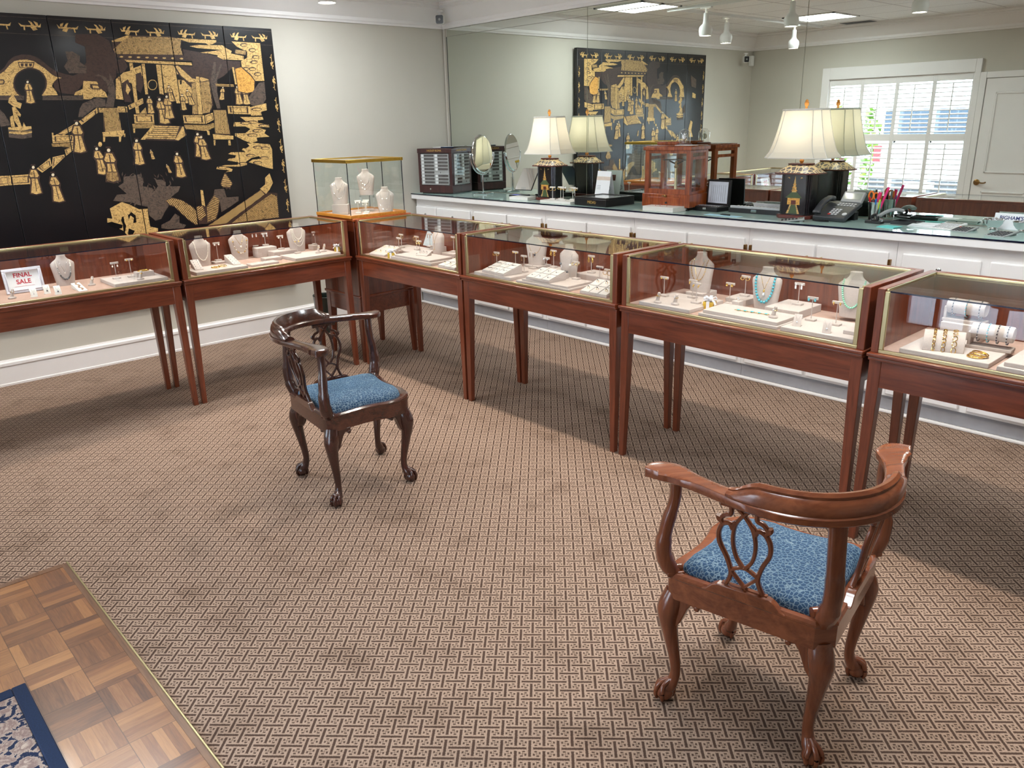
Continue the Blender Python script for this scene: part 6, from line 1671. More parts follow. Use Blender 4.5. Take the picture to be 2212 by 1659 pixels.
b 2911 1585 -44 -1 -13 -44 9 -26 -12 -85 40 -9 44 9 -16 87 9 26
g 2904 1578 -29 -1 -14 -35 13 -14 -3 -32 -11 -62 34 -7 32 9 -15 62 -2 32 12 14
b 2893 1571 -6 -1 1 -125 5 0
b 2914 1533 -45 -2 1 -8 44 2
c 2880 1593 2 -5 5 -3 6 0 4 3 1 5 -3 6 -5 3 -5 0 -4 -4
b 2900 1613 -25 -1 -1 -11 28 3
b 2640 1482 -47 -2 -16 -45 7 -26 -18 -87 40 -9 47 10 -10 89 11 27
g 2632 1475 -31 -1 -16 -37 12 -13 -6 -33 -15 -63 34 -7 34 9 -11 64 1 32 12 14
b 2619 1467 -6 0 -8 -129 6 1
b 2639 1429 -47 -2 0 -9 46 2
c 2608 1490 2 -6 5 -3 6 1 4 3 1 6 -3 5 -5 3 -5 0 -5 -4
b 2630 1510 -27 -1 -1 -11 29 3
b 2466 1617 -47 -1 -14 -44 9 -25 -13 -85 41 -9 47 9 -16 87 10 26
g 2458 1610 -31 -1 -14 -35 13 -13 -3 -32 -12 -61 34 -7 34 8 -15 62 -1 31 12 14
b 2446 1603 -6 0 0 -125 5 0
b 2468 1566 -47 -2 1 -8 46 1
c 2433 1625 3 -5 5 -3 6 0 4 3 1 6 -3 5 -5 3 -6 0 -4 -4
b 2454 1645 -26 -1 -1 -10 29 2
b 2441 1595 -46 -1 -19 -44 5 -26 -22 -84 40 -9 47 10 -6 86 13 26
g 2433 1588 -31 -1 -18 -35 11 -13 -7 -32 -19 -61 33 -8 35 9 -7 62 2 31 13 14
b 2420 1581 -6 0 -15 -125 5 0
b 2437 1544 -47 -2 0 -9 46 2
c 2409 1603 3 -5 5 -3 6 0 4 3 1 5 -3 6 -5 3 -6 0 -4 -4
b 2432 1622 -26 0 -2 -11 29 3
b 2809 1521 -17 0 -7 -17 2 -10 -10 -32 15 -3 17 3 -1 33 5 10
g 2806 1519 -11 -1 -7 -13 4 -5 -3 -12 -8 -24 12 -3 13 3 -2 24 1 12 5 6
b 2801 1516 -2 0 -7 -48 2 0
b 2807 1502 -17 -1 0 -4 17 1
c 2798 1524 1 -2 2 -1 2 0 1 1 1 2 -1 2 -2 2 -2 -1 -2 -1
b 2807 1532 -10 -1 -1 -4 11 1
b 2711 1415 -16 -1 -10 -16 0 -9 -14 -31 13 -3 16 4 5 31 7 9
g 2708 1412 -11 0 -9 -13 3 -5 -5 -11 -11 -22 10 -3 13 3 2 22 4 12 5 5
b 2703 1409 -2 0 -15 -45 2 0
b 2706 1396 -16 -1 -1 -3 16 1
c 2701 1417 1 -2 1 -1 2 0 2 2 0 2 -1 1 -2 1 -1 0 -2 -1
b 2710 1424 -9 0 -1 -4 10 1
g 3850 1950 70 -20 0 -50 -70 10
y 3800 2150 120 -50 0 -100 -100 20
g 3840 1620 40 -20 -20 -100 40 -80 -80 0 -20 100
g 1958 2333 10 -21 113 0 7 24 -13 -15 -99 0
g 1984 2312 7 0 -2 -21 -8 0
g 2016 2348 14 -3 19 -24 13 -24 -26 -6 -13 21 6 15
g 2046 2348 21 -9 5 -24 -13 3
g 1918 2333 -11 -21 -113 0 -6 24 13 -15 98 0
g 1892 2312 -8 0 2 -21 8 0
g 1859 2348 -14 -3 -18 -24 -13 -24 26 -6 13 21 -7 15
g 1829 2348 -21 -9 -5 -24 13 3
g 2352 2333 10 -21 113 0 6 24 -12 -15 -99 0
g 2377 2312 8 0 -2 -21 -8 0
g 2410 2348 14 -3 18 -24 14 -24 -27 -6 -12 21 6 15
g 2440 2348 21 -9 5 -24 -13 3
g 2312 2333 -11 -21 -113 0 -6 24 13 -15 98 0
g 2286 2312 -8 0 2 -21 8 0
g 2253 2348 -14 -3 -18 -24 -14 -24 27 -6 13 21 -7 15
g 2223 2348 -21 -9 -5 -24 13 3
g 2746 2333 10 -21 113 0 7 24 -13 -15 -99 0
g 2772 2312 7 0 -2 -21 -8 0
g 2804 2348 14 -3 18 -24 14 -24 -26 -6 -13 21 6 15
g 2834 2348 21 -9 5 -24 -13 3
g 2706 2333 -11 -21 -113 0 -6 24 13 -15 98 0
g 2680 2312 -8 0 2 -21 8 0
g 2647 2348 -14 -3 -18 -24 -13 -24 26 -6 13 21 -7 15
g 2617 2348 -21 -9 -5 -24 13 3
g 3140 2333 10 -21 113 0 7 24 -13 -15 -99 0
g 3166 2312 7 0 -2 -21 -8 0
g 3198 2348 14 -3 19 -24 13 -24 -26 -6 -13 21 6 15
g 3228 2348 21 -9 5 -24 -13 3
g 3100 2333 -11 -21 -113 0 -6 24 13 -15 98 0
g 3074 2312 -8 0 2 -21 8 0
g 3041 2348 -14 -3 -18 -24 -13 -24 26 -6 13 21 -7 15
g 3011 2348 -21 -9 -5 -24 13 3
g 3534 2333 10 -21 113 0 7 24 -13 -15 -99 0
g 3560 2312 7 0 -2 -21 -8 0
g 3592 2348 14 -3 19 -24 13 -24 -26 -6 -13 21 6 15
g 3622 2348 21 -9 5 -24 -13 3
g 3494 2333 -11 -21 -113 0 -6 24 13 -15 98 0
g 3468 2312 -8 0 2 -21 8 0
g 3435 2348 -14 -3 -18 -24 -13 -24 26 -6 13 21 -7 15
g 3405 2348 -21 -9 -5 -24 13 3
g 3928 2333 10 -21 113 0 7 24 -13 -15 -99 0
g 3954 2312 7 0 -2 -21 -8 0
g 3986 2348 14 -3 19 -24 13 -24 -26 -6 -13 21 6 15
g 4016 2348 21 -9 5 -24 -13 3
g 3888 2333 -11 -21 -113 0 -6 24 13 -15 98 0
g 3862 2312 -8 0 2 -21 8 0
g 3829 2348 -14 -3 -18 -24 -13 -24 26 -6 13 21 -7 15
g 3799 2348 -21 -9 -5 -24 13 3
g 1768 2205 9 -9 0 -96 -11 -6 7 12 0 83
g 1777 2183 0 -7 10 2 0 7
g 1761 2155 1 -12 11 -15 11 -11 3 22 -10 11 -7 -6
g 1761 2130 4 -18 11 -4 -1 11
g 4063 2205 9 -9 0 -96 -11 -6 7 12 0 83
g 4072 2183 0 -7 10 2 0 7
g 4056 2155 1 -12 11 -15 11 -11 3 22 -10 11 -7 -6
g 4056 2130 4 -18 11 -4 -1 11
g 1768 1937 9 8 0 96 -11 6 7 -11 0 -84
g 1777 1959 0 6 10 -2 0 -7
g 1761 1986 1 12 11 15 11 12 3 -22 -10 -11 -7 5
g 1761 2011 4 18 11 4 -1 -11
g 4063 1937 9 8 0 96 -11 6 7 -11 0 -84
g 4072 1959 0 6 10 -2 0 -7
g 4056 1986 1 12 11 15 11 12 3 -22 -10 -11 -7 5
g 4056 2011 4 18 11 4 -1 -11
g 1768 1888 9 -8 0 -96 -11 -5 7 10 0 84
g 1777 1866 0 -6 10 2 0 7
g 1761 1839 1 -12 11 -16 11 -10 3 22 -10 10 -7 -5
g 1761 1814 4 -18 11 -4 -1 11
g 4063 1888 9 -8 0 -96 -11 -5 7 10 0 84
g 4072 1866 0 -6 10 2 0 7
g 4056 1839 1 -12 11 -16 11 -10 3 22 -10 10 -7 -5
g 4056 1814 4 -18 11 -4 -1 11
g 1768 1621 9 8 0 96 -11 5 7 -10 0 -84
g 1777 1643 0 6 10 -2 0 -7
g 1761 1670 1 12 11 16 11 10 3 -22 -10 -10 -7 5
g 1761 1695 4 18 11 4 -1 -11
g 4063 1621 9 8 0 96 -11 5 7 -10 0 -84
g 4072 1643 0 6 10 -2 0 -7
g 4056 1670 1 12 11 16 11 10 3 -22 -10 -10 -7 5
g 4056 1695 4 18 11 4 -1 -11
g 1768 1572 9 -8 0 -96 -11 -6 7 11 0 84
g 1777 1550 0 -6 10 2 0 7
g 1761 1523 1 -12 11 -16 11 -11 3 23 -10 10 -7 -5
g 1761 1498 4 -18 11 -4 -1 11
g 4063 1572 9 -8 0 -96 -11 -6 7 11 0 84
g 4072 1550 0 -6 10 2 0 7
g 4056 1523 1 -12 11 -16 11 -11 3 23 -10 10 -7 -5
g 4056 1498 4 -18 11 -4 -1 11
g 1768 1305 9 8 0 96 -11 5 7 -10 0 -84
g 1777 1327 0 6 10 -2 0 -7
g 1761 1354 1 12 11 16 11 10 3 -22 -10 -11 -7 6
g 1761 1379 4 18 11 4 -1 -11
g 4063 1305 9 8 0 96 -11 5 7 -10 0 -84
g 4072 1327 0 6 10 -2 0 -7
g 4056 1354 1 12 11 16 11 10 3 -22 -10 -11 -7 6
g 4056 1379 4 18 11 4 -1 -11
g 1768 1257 9 -9 0 -96 -11 -5 7 11 0 83
g 1777 1234 0 -6 10 2 0 7
g 1761 1207 1 -12 11 -15 11 -11 3 22 -10 11 -7 -6
g 1761 1182 4 -18 11 -4 -1 11
g 4063 1257 9 -9 0 -96 -11 -5 7 11 0 83
g 4072 1234 0 -6 10 2 0 7
g 4056 1207 1 -12 11 -15 11 -11 3 22 -10 11 -7 -6
g 4056 1182 4 -18 11 -4 -1 11
g 1768 988 9 9 0 96 -11 5 7 -11 0 -83
g 1777 1010 0 7 10 -2 0 -7
g 1761 1038 1 12 11 15 11 11 3 -22 -10 -11 -7 6
g 1761 1063 4 18 11 4 -1 -11
g 4063 988 9 9 0 96 -11 5 7 -11 0 -83
g 4072 1010 0 7 10 -2 0 -7
g 4056 1038 1 12 11 15 11 11 3 -22 -10 -11 -7 6
g 4056 1063 4 18 11 4 -1 -11
"""
# each row: tone[|stroke angle|pitch|width], first corner, then steps to the following corners, in millimetres on the screen
ART = []
for row in ART_ROWS.split('\n'):
    if not row: continue
    q = row.split(); hd = q[0].split('|'); v = [int(k) for k in q[1:]]; x, z = 0, 0; pts = []
    for i in range(0, len(v), 2): x += v[i]; z += v[i+1]; pts.append((x, z))
    ART.append((hd[0], pts) if len(hd) == 1 else (hd[0], pts, tuple(float(k) for k in hd[1:])))
STANDS = [
  ('A', 1.203, -3.507, 0.826, 0.0995, 'drop', 'pearl drop earrings', 'nearer the FINAL SALE sign'),
  ('A', 1.214, -3.425, 0.826, 0.111, 'stud', 'dark-set stud earrings', 'farther from the FINAL SALE sign'),
  ('B', 1.013, -2.802, 0.821, 0.1225, 'pearl', 'white pearl earrings', 'beside the single-strand pearl necklace'),
  ('B', 0.919, -2.49, 0.871, 0.0925, 'tag', 'tagged earrings', 'on the tall beige block, nearer the gold-chain bust'),
  ('B', 0.94, -2.421, 0.871, 0.0895, 'tag', 'silver tagged earrings', 'on the tall beige block, nearer the triple-strand bust'),
  ('B', 1.041, -2.355, 0.846, 0.0975, 'pearl', 'large round pearl earrings', 'alone on the low beige step of the pearl case'),
  ('B', 1.187, -2.31, 0.826, 0.0915, 'stud', 'tiny stud earrings', 'directly in front of the triple-strand pearl bust'),
  ('B', 0.994, -2.059, 0.841, 0.095, 'drop', 'teardrop pearl earrings', 'on the small block beside the triple-strand bust'),
  ('B', 1.083, -2.025, 0.826, 0.085, 'drop', 'pear-shaped pearl earrings', 'between the triple-strand bust and gift box'),
  ('C', 1.408, -1.703, 0.826, 0.075, 'stud', 'small gold studs', 'behind the tray of six rings'),
  ('C', 1.675, -1.796, 0.826, 0.095, 'goldbar', 'slim gold drop earrings', 'nearest the gold gift box in the ring-tray case'),
  ('C', 1.555, -1.691, 0.826, 0.0975, 'bighoop', 'large gold hoop earrings', 'behind the slim gold drops of the ring-tray case'),
  ('C', 1.726, -1.682, 0.826, 0.096, 'bighoop', 'wide gold hoop earrings', 'in front of the clear leaning card'),
  ('C', 1.97, -1.838, 0.84, 0.091, 'hoop', 'small gold hoop earrings', 'at the middle of the layered step near the clear card'),
  ('C', 1.772, -1.603, 0.842, 0.093, 'goldbar', 'thin gold bar earrings', 'half hidden behind the bust with the gold Y necklace'),
  ('C', 2.058, -1.619, 0.836, 0.104, 'goldbar', 'long gold earrings', 'behind the six-cell white ring tray'),
  ('D', 2.695, -1.799, 0.824, 0.098, 'hoop', 'small gold hoops', 'behind the tilted tray of bracelets'),
  ('D', 2.772, -1.717, 0.824, 0.0995, 'stud', 'gold ball studs', 'beside the small leaning price card'),
  ('D', 2.917, -1.784, 0.824, 0.099, 'goldbar', 'tagged gold drops', 'left in front of the bust with the blue pendant'),
  ('D', 2.873, -1.675, 0.824, 0.1005, 'goldbar', 'fine gold threader earrings', 'directly in front of the bust with the blue pendant'),
  ('D', 3.106, -1.788, 0.83, 0.1015, 'stone', 'pale stone earrings', 'behind the tilted tray of pendants'),
  ('D', 2.987, -1.61, 0.836, 0.103, 'double', 'double-link gold earrings', 'between the two busts of the three-tray case'),
  ('D', 3.319, -1.773, 0.83, 0.0985, 'hoop', 'twisted gold hoop earrings', 'in front of the bust hung with dark pearls'),
  ('D', 3.291, -1.618, 0.84, 0.1, 'leaf', 'large gold teardrop earrings', 'on the thick step of the three-tray case'),
  ('D', 3.41, -1.682, 0.806, 0.095, 'row', 'row of tiny dark studs', 'behind the tilted tray of rings'),
  ('D', 3.494, -1.712, 0.806, 0.0925, 'bighoop', 'thin silver hoop earrings', 'at the end of the three-tray case'),
  ('E', 3.926, -1.793, 0.824, 0.0985, 'stud', 'polished gold ball earrings', 'behind the first ring finger of the turquoise case'),
  ('E', 4.052, -1.733, 0.824, 0.09, 'leafsm', 'little gold flower earrings', 'touching the bust with the long gold bead chain'),
  ('E', 4.134, -1.821, 0.824, 0.0985, 'leafsm', 'gold leaf earrings', 'between the gold bead chain and the gold gift box'),
  ('E', 4.218, -1.669, 0.806, 0.1045, 'knot', 'gold knot earrings', 'between the gift box and the ring cube'),
  ('E', 4.249, -1.587, 0.836, 0.1005, 'hoop', 'thick gold hoop earrings', 'beside the turquoise bead necklace'),
  ('E', 4.535, -1.61, 0.84, 0.102, 'tag', 'tagged pearl earrings', 'on the thick step of the turquoise case'),
  ('E', 4.689, -1.783, 0.824, 0.103, 'turq', 'turquoise and gold earrings', 'behind the first small pendant easel of the turquoise case'),
  ('E', 4.802, -1.791, 0.824, 0.102, 'tag2', 'tagged gold stud earrings', 'in front of the mint bead necklace'),
]
# ================================================================== DISPLAY PROPS IN THE SHOWCASES
CN = {'A': 'sale-sign case', 'B': 'pearl case', 'C': 'ring-tray case', 'D': 'three-tray case', 'E': 'turquoise case', 'F': 'bracelet case'}
RZ = lambda c: R(90) if c in 'AB' else 0
# ---- platforms and blocks: x0, x1, y0, y1, z0, z1
PLATS = [
('A', 1.11, 1.382, -3.575, -3.272, 0, .020, 'low beige display platform under the two earring stands, in the sale-sign case'),
('B', 1.20, 1.382, -3.10, -2.765, 0, .020, 'low beige platform under the gold bangles of the pearl case'),
('B', 1.00, 1.13, -2.455, -2.275, 0, .040, 'low beige step carrying the round pearl earrings'),
('B', 1.16, 1.382, -2.43, -2.085, 0, .020, 'low beige platform under the ring fingers of the pearl case'),
('B', .955, 1.035, -2.53, -2.385, 0, .065, 'tall beige block carrying two earring stands in the pearl case'),
('B', .99, 1.06, -2.845, -2.775, 0, .015, 'small beige block between the first two pearl busts'),
('B', .955, 1.03, -2.10, -2.035, 0, .035, 'small beige block under the teardrop pearl earrings'),
('C', 1.445, 1.855, -1.765, -1.57, 0, .020, 'beige platform behind the tray of six rings'),
('C', 1.80, 2.245, -1.955, -1.745, 0, .020, 'lower beige layer of the stepped platform in the ring-tray case'),
('C', 1.84, 2.225, -1.948, -1.765, .020, .034, 'upper beige layer of the stepped platform in the ring-tray case'),
('C', 1.72, 1.845, -1.565, -1.515, 0, .036, 'beige block in front of the clear card, ring-tray case'),
('C', 2.00, 2.13, -1.68, -1.58, 0, .030, 'beige block behind the six-cell ring tray'),
('D', 2.665, 2.985, -1.955, -1.655, 0, .018, 'wide beige platform under the bracelet tray of the three-tray case'),
('D', 2.955, 3.075, -1.655, -1.565, 0, .030, 'beige block under the double-link earrings'),
('D', 3.03, 3.435, -1.957, -1.735, 0, .012, 'lower beige layer under the pendant tray'),
('D', 3.07, 3.42, -1.95, -1.752, .012, .024, 'upper beige layer under the pendant tray'),
('D', 3.225, 3.53, -1.675, -1.525, 0, .034, 'thick beige step under the gold teardrop earrings'),
('D', 2.775, 2.90, -1.652, -1.54, 0, .030, 'beige block under the bust with the blue pendant'),
('E', 3.90, 4.192, -1.955, -1.68, 0, .018, 'beige platform under the two ring fingers at the end of the turquoise case'),
('E', 4.24, 4.632, -1.957, -1.735, 0, .014, 'lower beige layer under the turquoise bracelet'),
('E', 4.258, 4.625, -1.948, -1.775, .014, .030, 'upper beige layer under the turquoise bracelet'),
('E', 4.44, 4.605, -1.732, -1.525, 0, .034, 'thick beige step right of the turquoise bead bust'),
('E', 4.645, 4.955, -1.957, -1.70, 0, .018, 'beige platform under the two small pendant easels'),
('E', 4.19, 4.30, -1.66, -1.53, 0, .030, 'beige block under the thick gold hoops'),
('E', 3.97, 4.07, -1.675, -1.55, 0, .030, 'beige block under the bust with the long gold bead chain'),
('E', 4.885, 4.935, -1.90, -1.85, .018, .034, 'tiny beige block at the front end of the turquoise case'),
('F', 5.13, 5.434, -1.957, -1.682, 0, .018, 'beige platform under the bracelet dome and gold bangles'),
('F', 5.458, 5.80, -1.957, -1.70, 0, .016, 'beige platform furthest right in the bracelet case'),
('F', 5.475, 5.78, -1.945, -1.72, .016, .032, 'upper beige layer furthest right in the bracelet case'),
('F', 5.16, 5.30, -1.66, -1.56, 0, .070, 'tall beige block behind the bracelet dome'),
]
for c, x0, x1, y0, y1, z0, z1, lb in PLATS:
    cx, cy = (x0+x1)/2, (y0+y1)/2; w, d = (x1-x0)/2, (y1-y0)/2
    o = MB().box(-w, w, -d, d, 0, z1-z0).build('display_platform' if w*d > .004 else 'display_block', M['linen'], bevel=.0025); tag(o, lb, 'platform', 'beige display platforms', (cx, cy, DK+z0))

# ---- T stands with earrings
def t_stand(mat, label, loc, rz, h, group='T-shaped earring stands'):
    t = thing('earring_stand', label, 'stand', loc, rz, group)
    MB().box(-.021, .021, -.014, .014, 0, .009).build('foot', mat, t, bevel=.0015)
    MB().lathe([(.0019, .008), (.0019, h-.006)], 8).build('post', mat, t)
    MB().box(-.023, .023, -.0045, .0045, h-.011, h).build('crossbar', mat, t, bevel=.001)
    return t
def ear_mesh(kind):
    g, m2 = MB(), 'gold'
    if kind == 'drop': g.sphere((0, 0, -.018), .0042, 10, (1, 1, 1.5)).sweep([(0, 0, 0), (0, 0, -.013)], .0006, 5); m2 = 'pearl'
    elif kind == 'pearl': g.sphere((0, 0, -.010), .0058, 12).sphere((0, 0, 0), .002, 8); m2 = 'pearl'
    elif kind == 'stud': g.sphere((0, -.001, -.003), .0042, 10)
    elif kind == 'tag': g.sphere((0, -.001, -.002), .004, 10).box(-.004, .004, -.0035, -.003, -.022, -.006); m2 = 'paper'
    elif kind == 'tag2': g.sphere((0, -.001, -.002), .0042, 10).sphere((0, -.001, -.008), .0028, 8)
    elif kind == 'goldbar': g.box(-.0012, .0012, -.001, .001, -.024, 0).sphere((0, 0, -.024), .002, 8)
    elif kind == 'hoop': g.torus((0, -.001, -.008), .008, .0016, Matrix.Rotation(R(60), 3, 'X') @ Matrix.Rotation(R(25), 3, 'Y'), 18, 6)
    elif kind == 'bighoop': g.torus((0, -.001, -.0125), .0125, .0013, Matrix.Rotation(R(80), 3, 'X') @ Matrix.Rotation(R(20), 3, 'Y'), 22, 6)
    elif kind == 'stone': g.sphere((0, -.002, -.005), .0052, 8, (1, .6, 1.1)).sphere((0, -.001, 0), .0025, 8); m2 = 'diamond'
    elif kind == 'double': g.torus((0, -.001, -.007), .0055, .0022, Matrix.Rotation(R(80), 3, 'X'), 16, 6).torus((0, -.001, -.020), .006, .0024, Matrix.Rotation(R(80), 3, 'X'), 16, 6)
    elif kind == 'leaf': g.sphere((0, -.002, -.021), .0085, 14, (1, .35, 1.7)).sphere((0, -.001, -.004), .003, 8)
    elif kind == 'leafsm':
        for a in (0, 1, 2): g.sphere((.003*math.cos(a*2.1), -.002, -.005-.004*a), .0036, 8, (1, .5, 1.2))
    elif kind == 'knot': g.torus((0, -.002, -.004), .0035, .0022, Matrix.Rotation(R(90), 3, 'X'), 12, 6).torus((0, -.002, -.007), .0035, .002, Matrix.Rotation(R(60), 3, 'X'), 12, 6)
    elif kind == 'turq': g.sphere((0, -.002, -.008), .0052, 10, (1, .6, 1)).sphere((0, -.001, -.001), .003, 8); m2 = 'turq'
    elif kind == 'row': g.sphere((0, -.002, -.004), .0022, 8, (1, 1, 2)); m2 = 'sapph'
    return g.build('earring', M[m2])
def hang(kind, desc, where, loc, rz, h, n=None):
    xs = (-.014, .014) if kind != 'row' else (-.018, -.009, 0, .009, .018)
    ds = ' '.join(desc.split()); one = ds[:-1] if ds.endswith('s') else ds
    if kind == 'row': one = 'tiny dark stud'
    words_ = ('left', 'right') if len(xs) == 2 else ('first', 'second', 'third', 'fourth', 'fifth')
    first = None
    for x, wd in zip(xs, words_):
        lb = '%s %s on the stand %s' % (wd, one, where)
        if len(lb.split()) > 16: lb = '%s %s %s' % (wd, one, where)
        p = Vector(loc)+Matrix.Rotation(rz, 3, 'Z') @ Vector((x, -.0062, h-.006))
        if first is None: first = ear_mesh(kind); tag(first, lb, 'earring', desc+' '+where, p, rz)
        else: dup(first, p, rz, lb)
for c, x, y, z, h, kind, desc, where in STANDS:
    lb = 'beige T stand of %s %s' % (desc, where)
    if len(lb.split()) > 16: lb = 'beige T stand %s' % where
    t_stand(M['linen'], lb, (x, y, z), RZ(c), h); hang(kind, desc, where, (x, y, z), RZ(c), h)
# ---- necklace busts
BS = [(0, .052, .030), (.02, .054, .030), (.08, .062, .029), (.125, .069, .027), (.140, .068, .024), (.153, .053, .021), (.165, .035, .0195), (.177, .0265, .019), (.187, .0245, .019), (.192, .0255, .020), (.194, .0245, .019)]
BP_ = 2.5
def bust_dim(z):
    for (z0, w0, d0), (z1, w1, d1) in zip(BS, BS[1:]):
        if z <= z1: k = (z-z0)/(z1-z0); return w0+(w1-w0)*k, d0+(d1-d0)*k
    return BS[-1][1:]
def bust_mesh():
    m = MB(); rings = []
    for z, w, d in BS:
        rg = []
        for k in range(28):
            th = 2*PI*k/28; a, b = math.cos(th), math.sin(th); p = BP_ if z < .15 else 2.1
            rg.append((w*math.copysign(abs(a)**(2/p), a), d*math.copysign(abs(b)**(2/p), b)+.004*(z/.194), z))
        rings.append(rg)
    return m.loft(rings)
bust0 = None
def bust(label, loc, rz, s=1.0):
    global bust0
    if bust0 is None: bust0 = bust_mesh().build('necklace_bust', M['linen'], ang=50); o = bust0
    else: o = bust0.copy(); COL.objects.link(o)
    tag(o, label, 'bust', 'beige necklace busts', loc, rz); o.scale = (s, s, s); return o
def front(x, z, off):
    w, d = bust_dim(z); k = max(0, 1-(abs(x)/w)**2.4); return -(d*k**(1/2.4))-off+.004*(z/.194)
def neck_path(wd, drop, zt=.158, n=48, off=.003, v=False):
    P = []
    for i in range(n+1):
        th = PI*i/n; x = -wd*math.cos(th)
        z = zt-drop*(math.sin(th)**.8 if not v else 1-abs(math.cos(th)))
        P.append(Vector((x, front(x, z, off), z)))
    return P
def beads(name, path, r, mat, label, cat, loc, rz, taper=0, gap=2.0, mat2=None, chain=None, s=1.0):
    m = MB(); L = [0]
    for a, b in zip(path, path[1:]): L.append(L[-1]+(b-a).length)
    tot = L[-1]; n = max(4, int(tot/(r*gap))); j = 0
    for i in range(n+1):
        d = tot*i/n
        while j < len(L)-2 and L[j+1] < d: j += 1
        p = path[j].lerp(path[j+1], (d-L[j])/max(1e-9, L[j+1]-L[j])); k = 1-taper*abs(2*i/n-1)
        m.sphere(tuple(p), r*k, 8)
    if chain: m.sweep(path, chain, 5)
    o = m.build(name, mat); tag(o, label, cat, None, loc, rz); o.scale = (s, s, s); return o
def chain_neck(path, label, loc, rz, mat='gold', pend=None, r=.0008, s=1.0, pm='diamond', extra=None):
    t = thing('pendant_necklace', label, 'necklace', loc, rz); t.scale = (s, s, s)
    MB().sweep(path, r, 5).build('chain', M[mat], t)
    if pend:
        p = min(path, key=lambda q: q.z); MB().sphere((p.x, p.y-.002, p.z-pend), pend, 10, (.9, .6, 1.2)).build('pendant', M[pm], t)
    if extra: extra(t)
    return t
UP = R(90)
# sale-sign case
L = (1.056, -3.748, DK); bust('beige bust wearing the graduated grey pearl strand', L, UP, .93)
gp = neck_path(.040, .118, .158, off=.0045); g = thing('pearl_strand', 'graduated pearl strand shading from white to dark grey on a bust', 'necklace', L, UP); g.scale = (.93,)*3
n = len(gp)
M['midpearl'] = flat('pale_grey_pearl', srgb(168, 166, 164), .18, coat=.6)
for nm, cond, mt in (('white_pearls', lambda z: z > .115, 'pearl'), ('grey_pearls', lambda z: .075 < z <= .115, 'midpearl'), ('dark_pearls', lambda z: z <= .075, 'greypearl')):
    mm = MB(); d = 0; last = None
    for i, p in enumerate(neck_path(.040, .118, .158, 400, .0045)):
        rr = .0042+.0016*(.158-p.z)/.118
        if last is None or (p-last).length > rr*1.9:
            last = p
            if cond(p.z): mm.sphere(tuple(p), rr, 10)
    mm.build(nm, M[mt], g)
chain_neck(neck_path(.026, .075, .160, off=.0015, v=True), 'fine silver chain with one small pearl inside the grey pearl strand', L, UP, 'silver', .0045, s=.93, pm='pearl')
# pearl case
L = (1.032, -2.92, DK+.0); bust('beige bust with one long white pearl strand, pearl case', L, UP)
beads('pearl_necklace', neck_path(.043, .122, .160, off=.004), .0043, M['pearl'], 'single long strand of white pearls on a beige bust', 'necklace', L, UP)
L = (.985, -2.634, DK); bust('beige bust with gold chains and scattered pearls', L, UP)
t = thing('chain_necklace', 'gold chain set with scattered white and golden pearls on a bust', 'necklace', L, UP)
P = neck_path(.050, .105, .150, 60, .003); MB().sweep(P, .0009, 5).build('chain', M['gold'], t)
mm, m3 = MB(), MB()
for k, i in enumerate(range(3, 60, 6)): (mm if k % 3 else m3).sphere(tuple(P[i]), .0046, 10)
mm.build('white_pearls', M['pearl'], t); m3.build('gold_pearls', M['gold'], t)
chain_neck(neck_path(.03, .062, .158, off=.0015, v=True), 'short gold chain with one large white pearl, pearl case', L, UP, 'gold', .0078, pm='pearl')
L = (1.100, -2.26, DK+.020); bust('beige bust layered with three pearl strands', L, UP)
t = thing('pearl_necklace', 'triple white pearl strand in rising lengths on a beige bust', 'necklace', L, UP)
for w, dp in ((.034, .070), (.040, .090), (.046, .118)):
    P = neck_path(w, dp, .158, 300, .0035); mm = MB(); last = None
    for p in P:
        if last is None or (p-last).length > .0062: last = p; mm.sphere(tuple(p), .0033, 8)
    mm.build('strand', M['pearl'], t)
# ring-tray case
L = (1.945, -1.662, DK); bust('slim beige bust with fine gold Y necklaces, ring-tray case', L, R(-12), 1.0)
chain_neck(neck_path(.034, .075, .160, off=.0012, v=True), 'gold Y necklace with a long drop on the slim bust', L, R(-12), 'gold', .003, extra=lambda t: MB().sweep([(0, front(0, .085, .0015), .085), (0, front(0, .045, .0015), .045)], .0008, 5).sphere((0, front(0, .045, .002), .045), .003, 8).build('drop', M['gold'], t))
# three-tray case
L = (2.835, -1.600, DK+.030); bust('beige bust with a blue stone pendant, three-tray case', L, R(20))
chain_neck(neck_path(.042, .085, .156, off=.0012), 'gold chain with a dark blue stone pendant on a bust', L, R(20), 'gold', .0075, pm='sapph')
L = (3.195, -1.700, DK+.0); bust('beige bust hung with dark round pearls on fine chains', L, R(-5))
t = thing('station_necklace', 'fine silver chain with dark pearls spaced along it on a bust', 'necklace', L, R(-5))
P = neck_path(.046, .112, .150, 60, .002); MB().sweep(P, .0007, 5).build('chain', M['silver'], t)
for i, mt in ((10, 'greypearl'), (22, 'greypearl'), (30, 'midpearl'), (38, 'greypearl'), (50, 'pearl')): MB().sphere((P[i].x, P[i].y-.002, P[i].z), .0075, 12).build('pearl', M[mt], t)
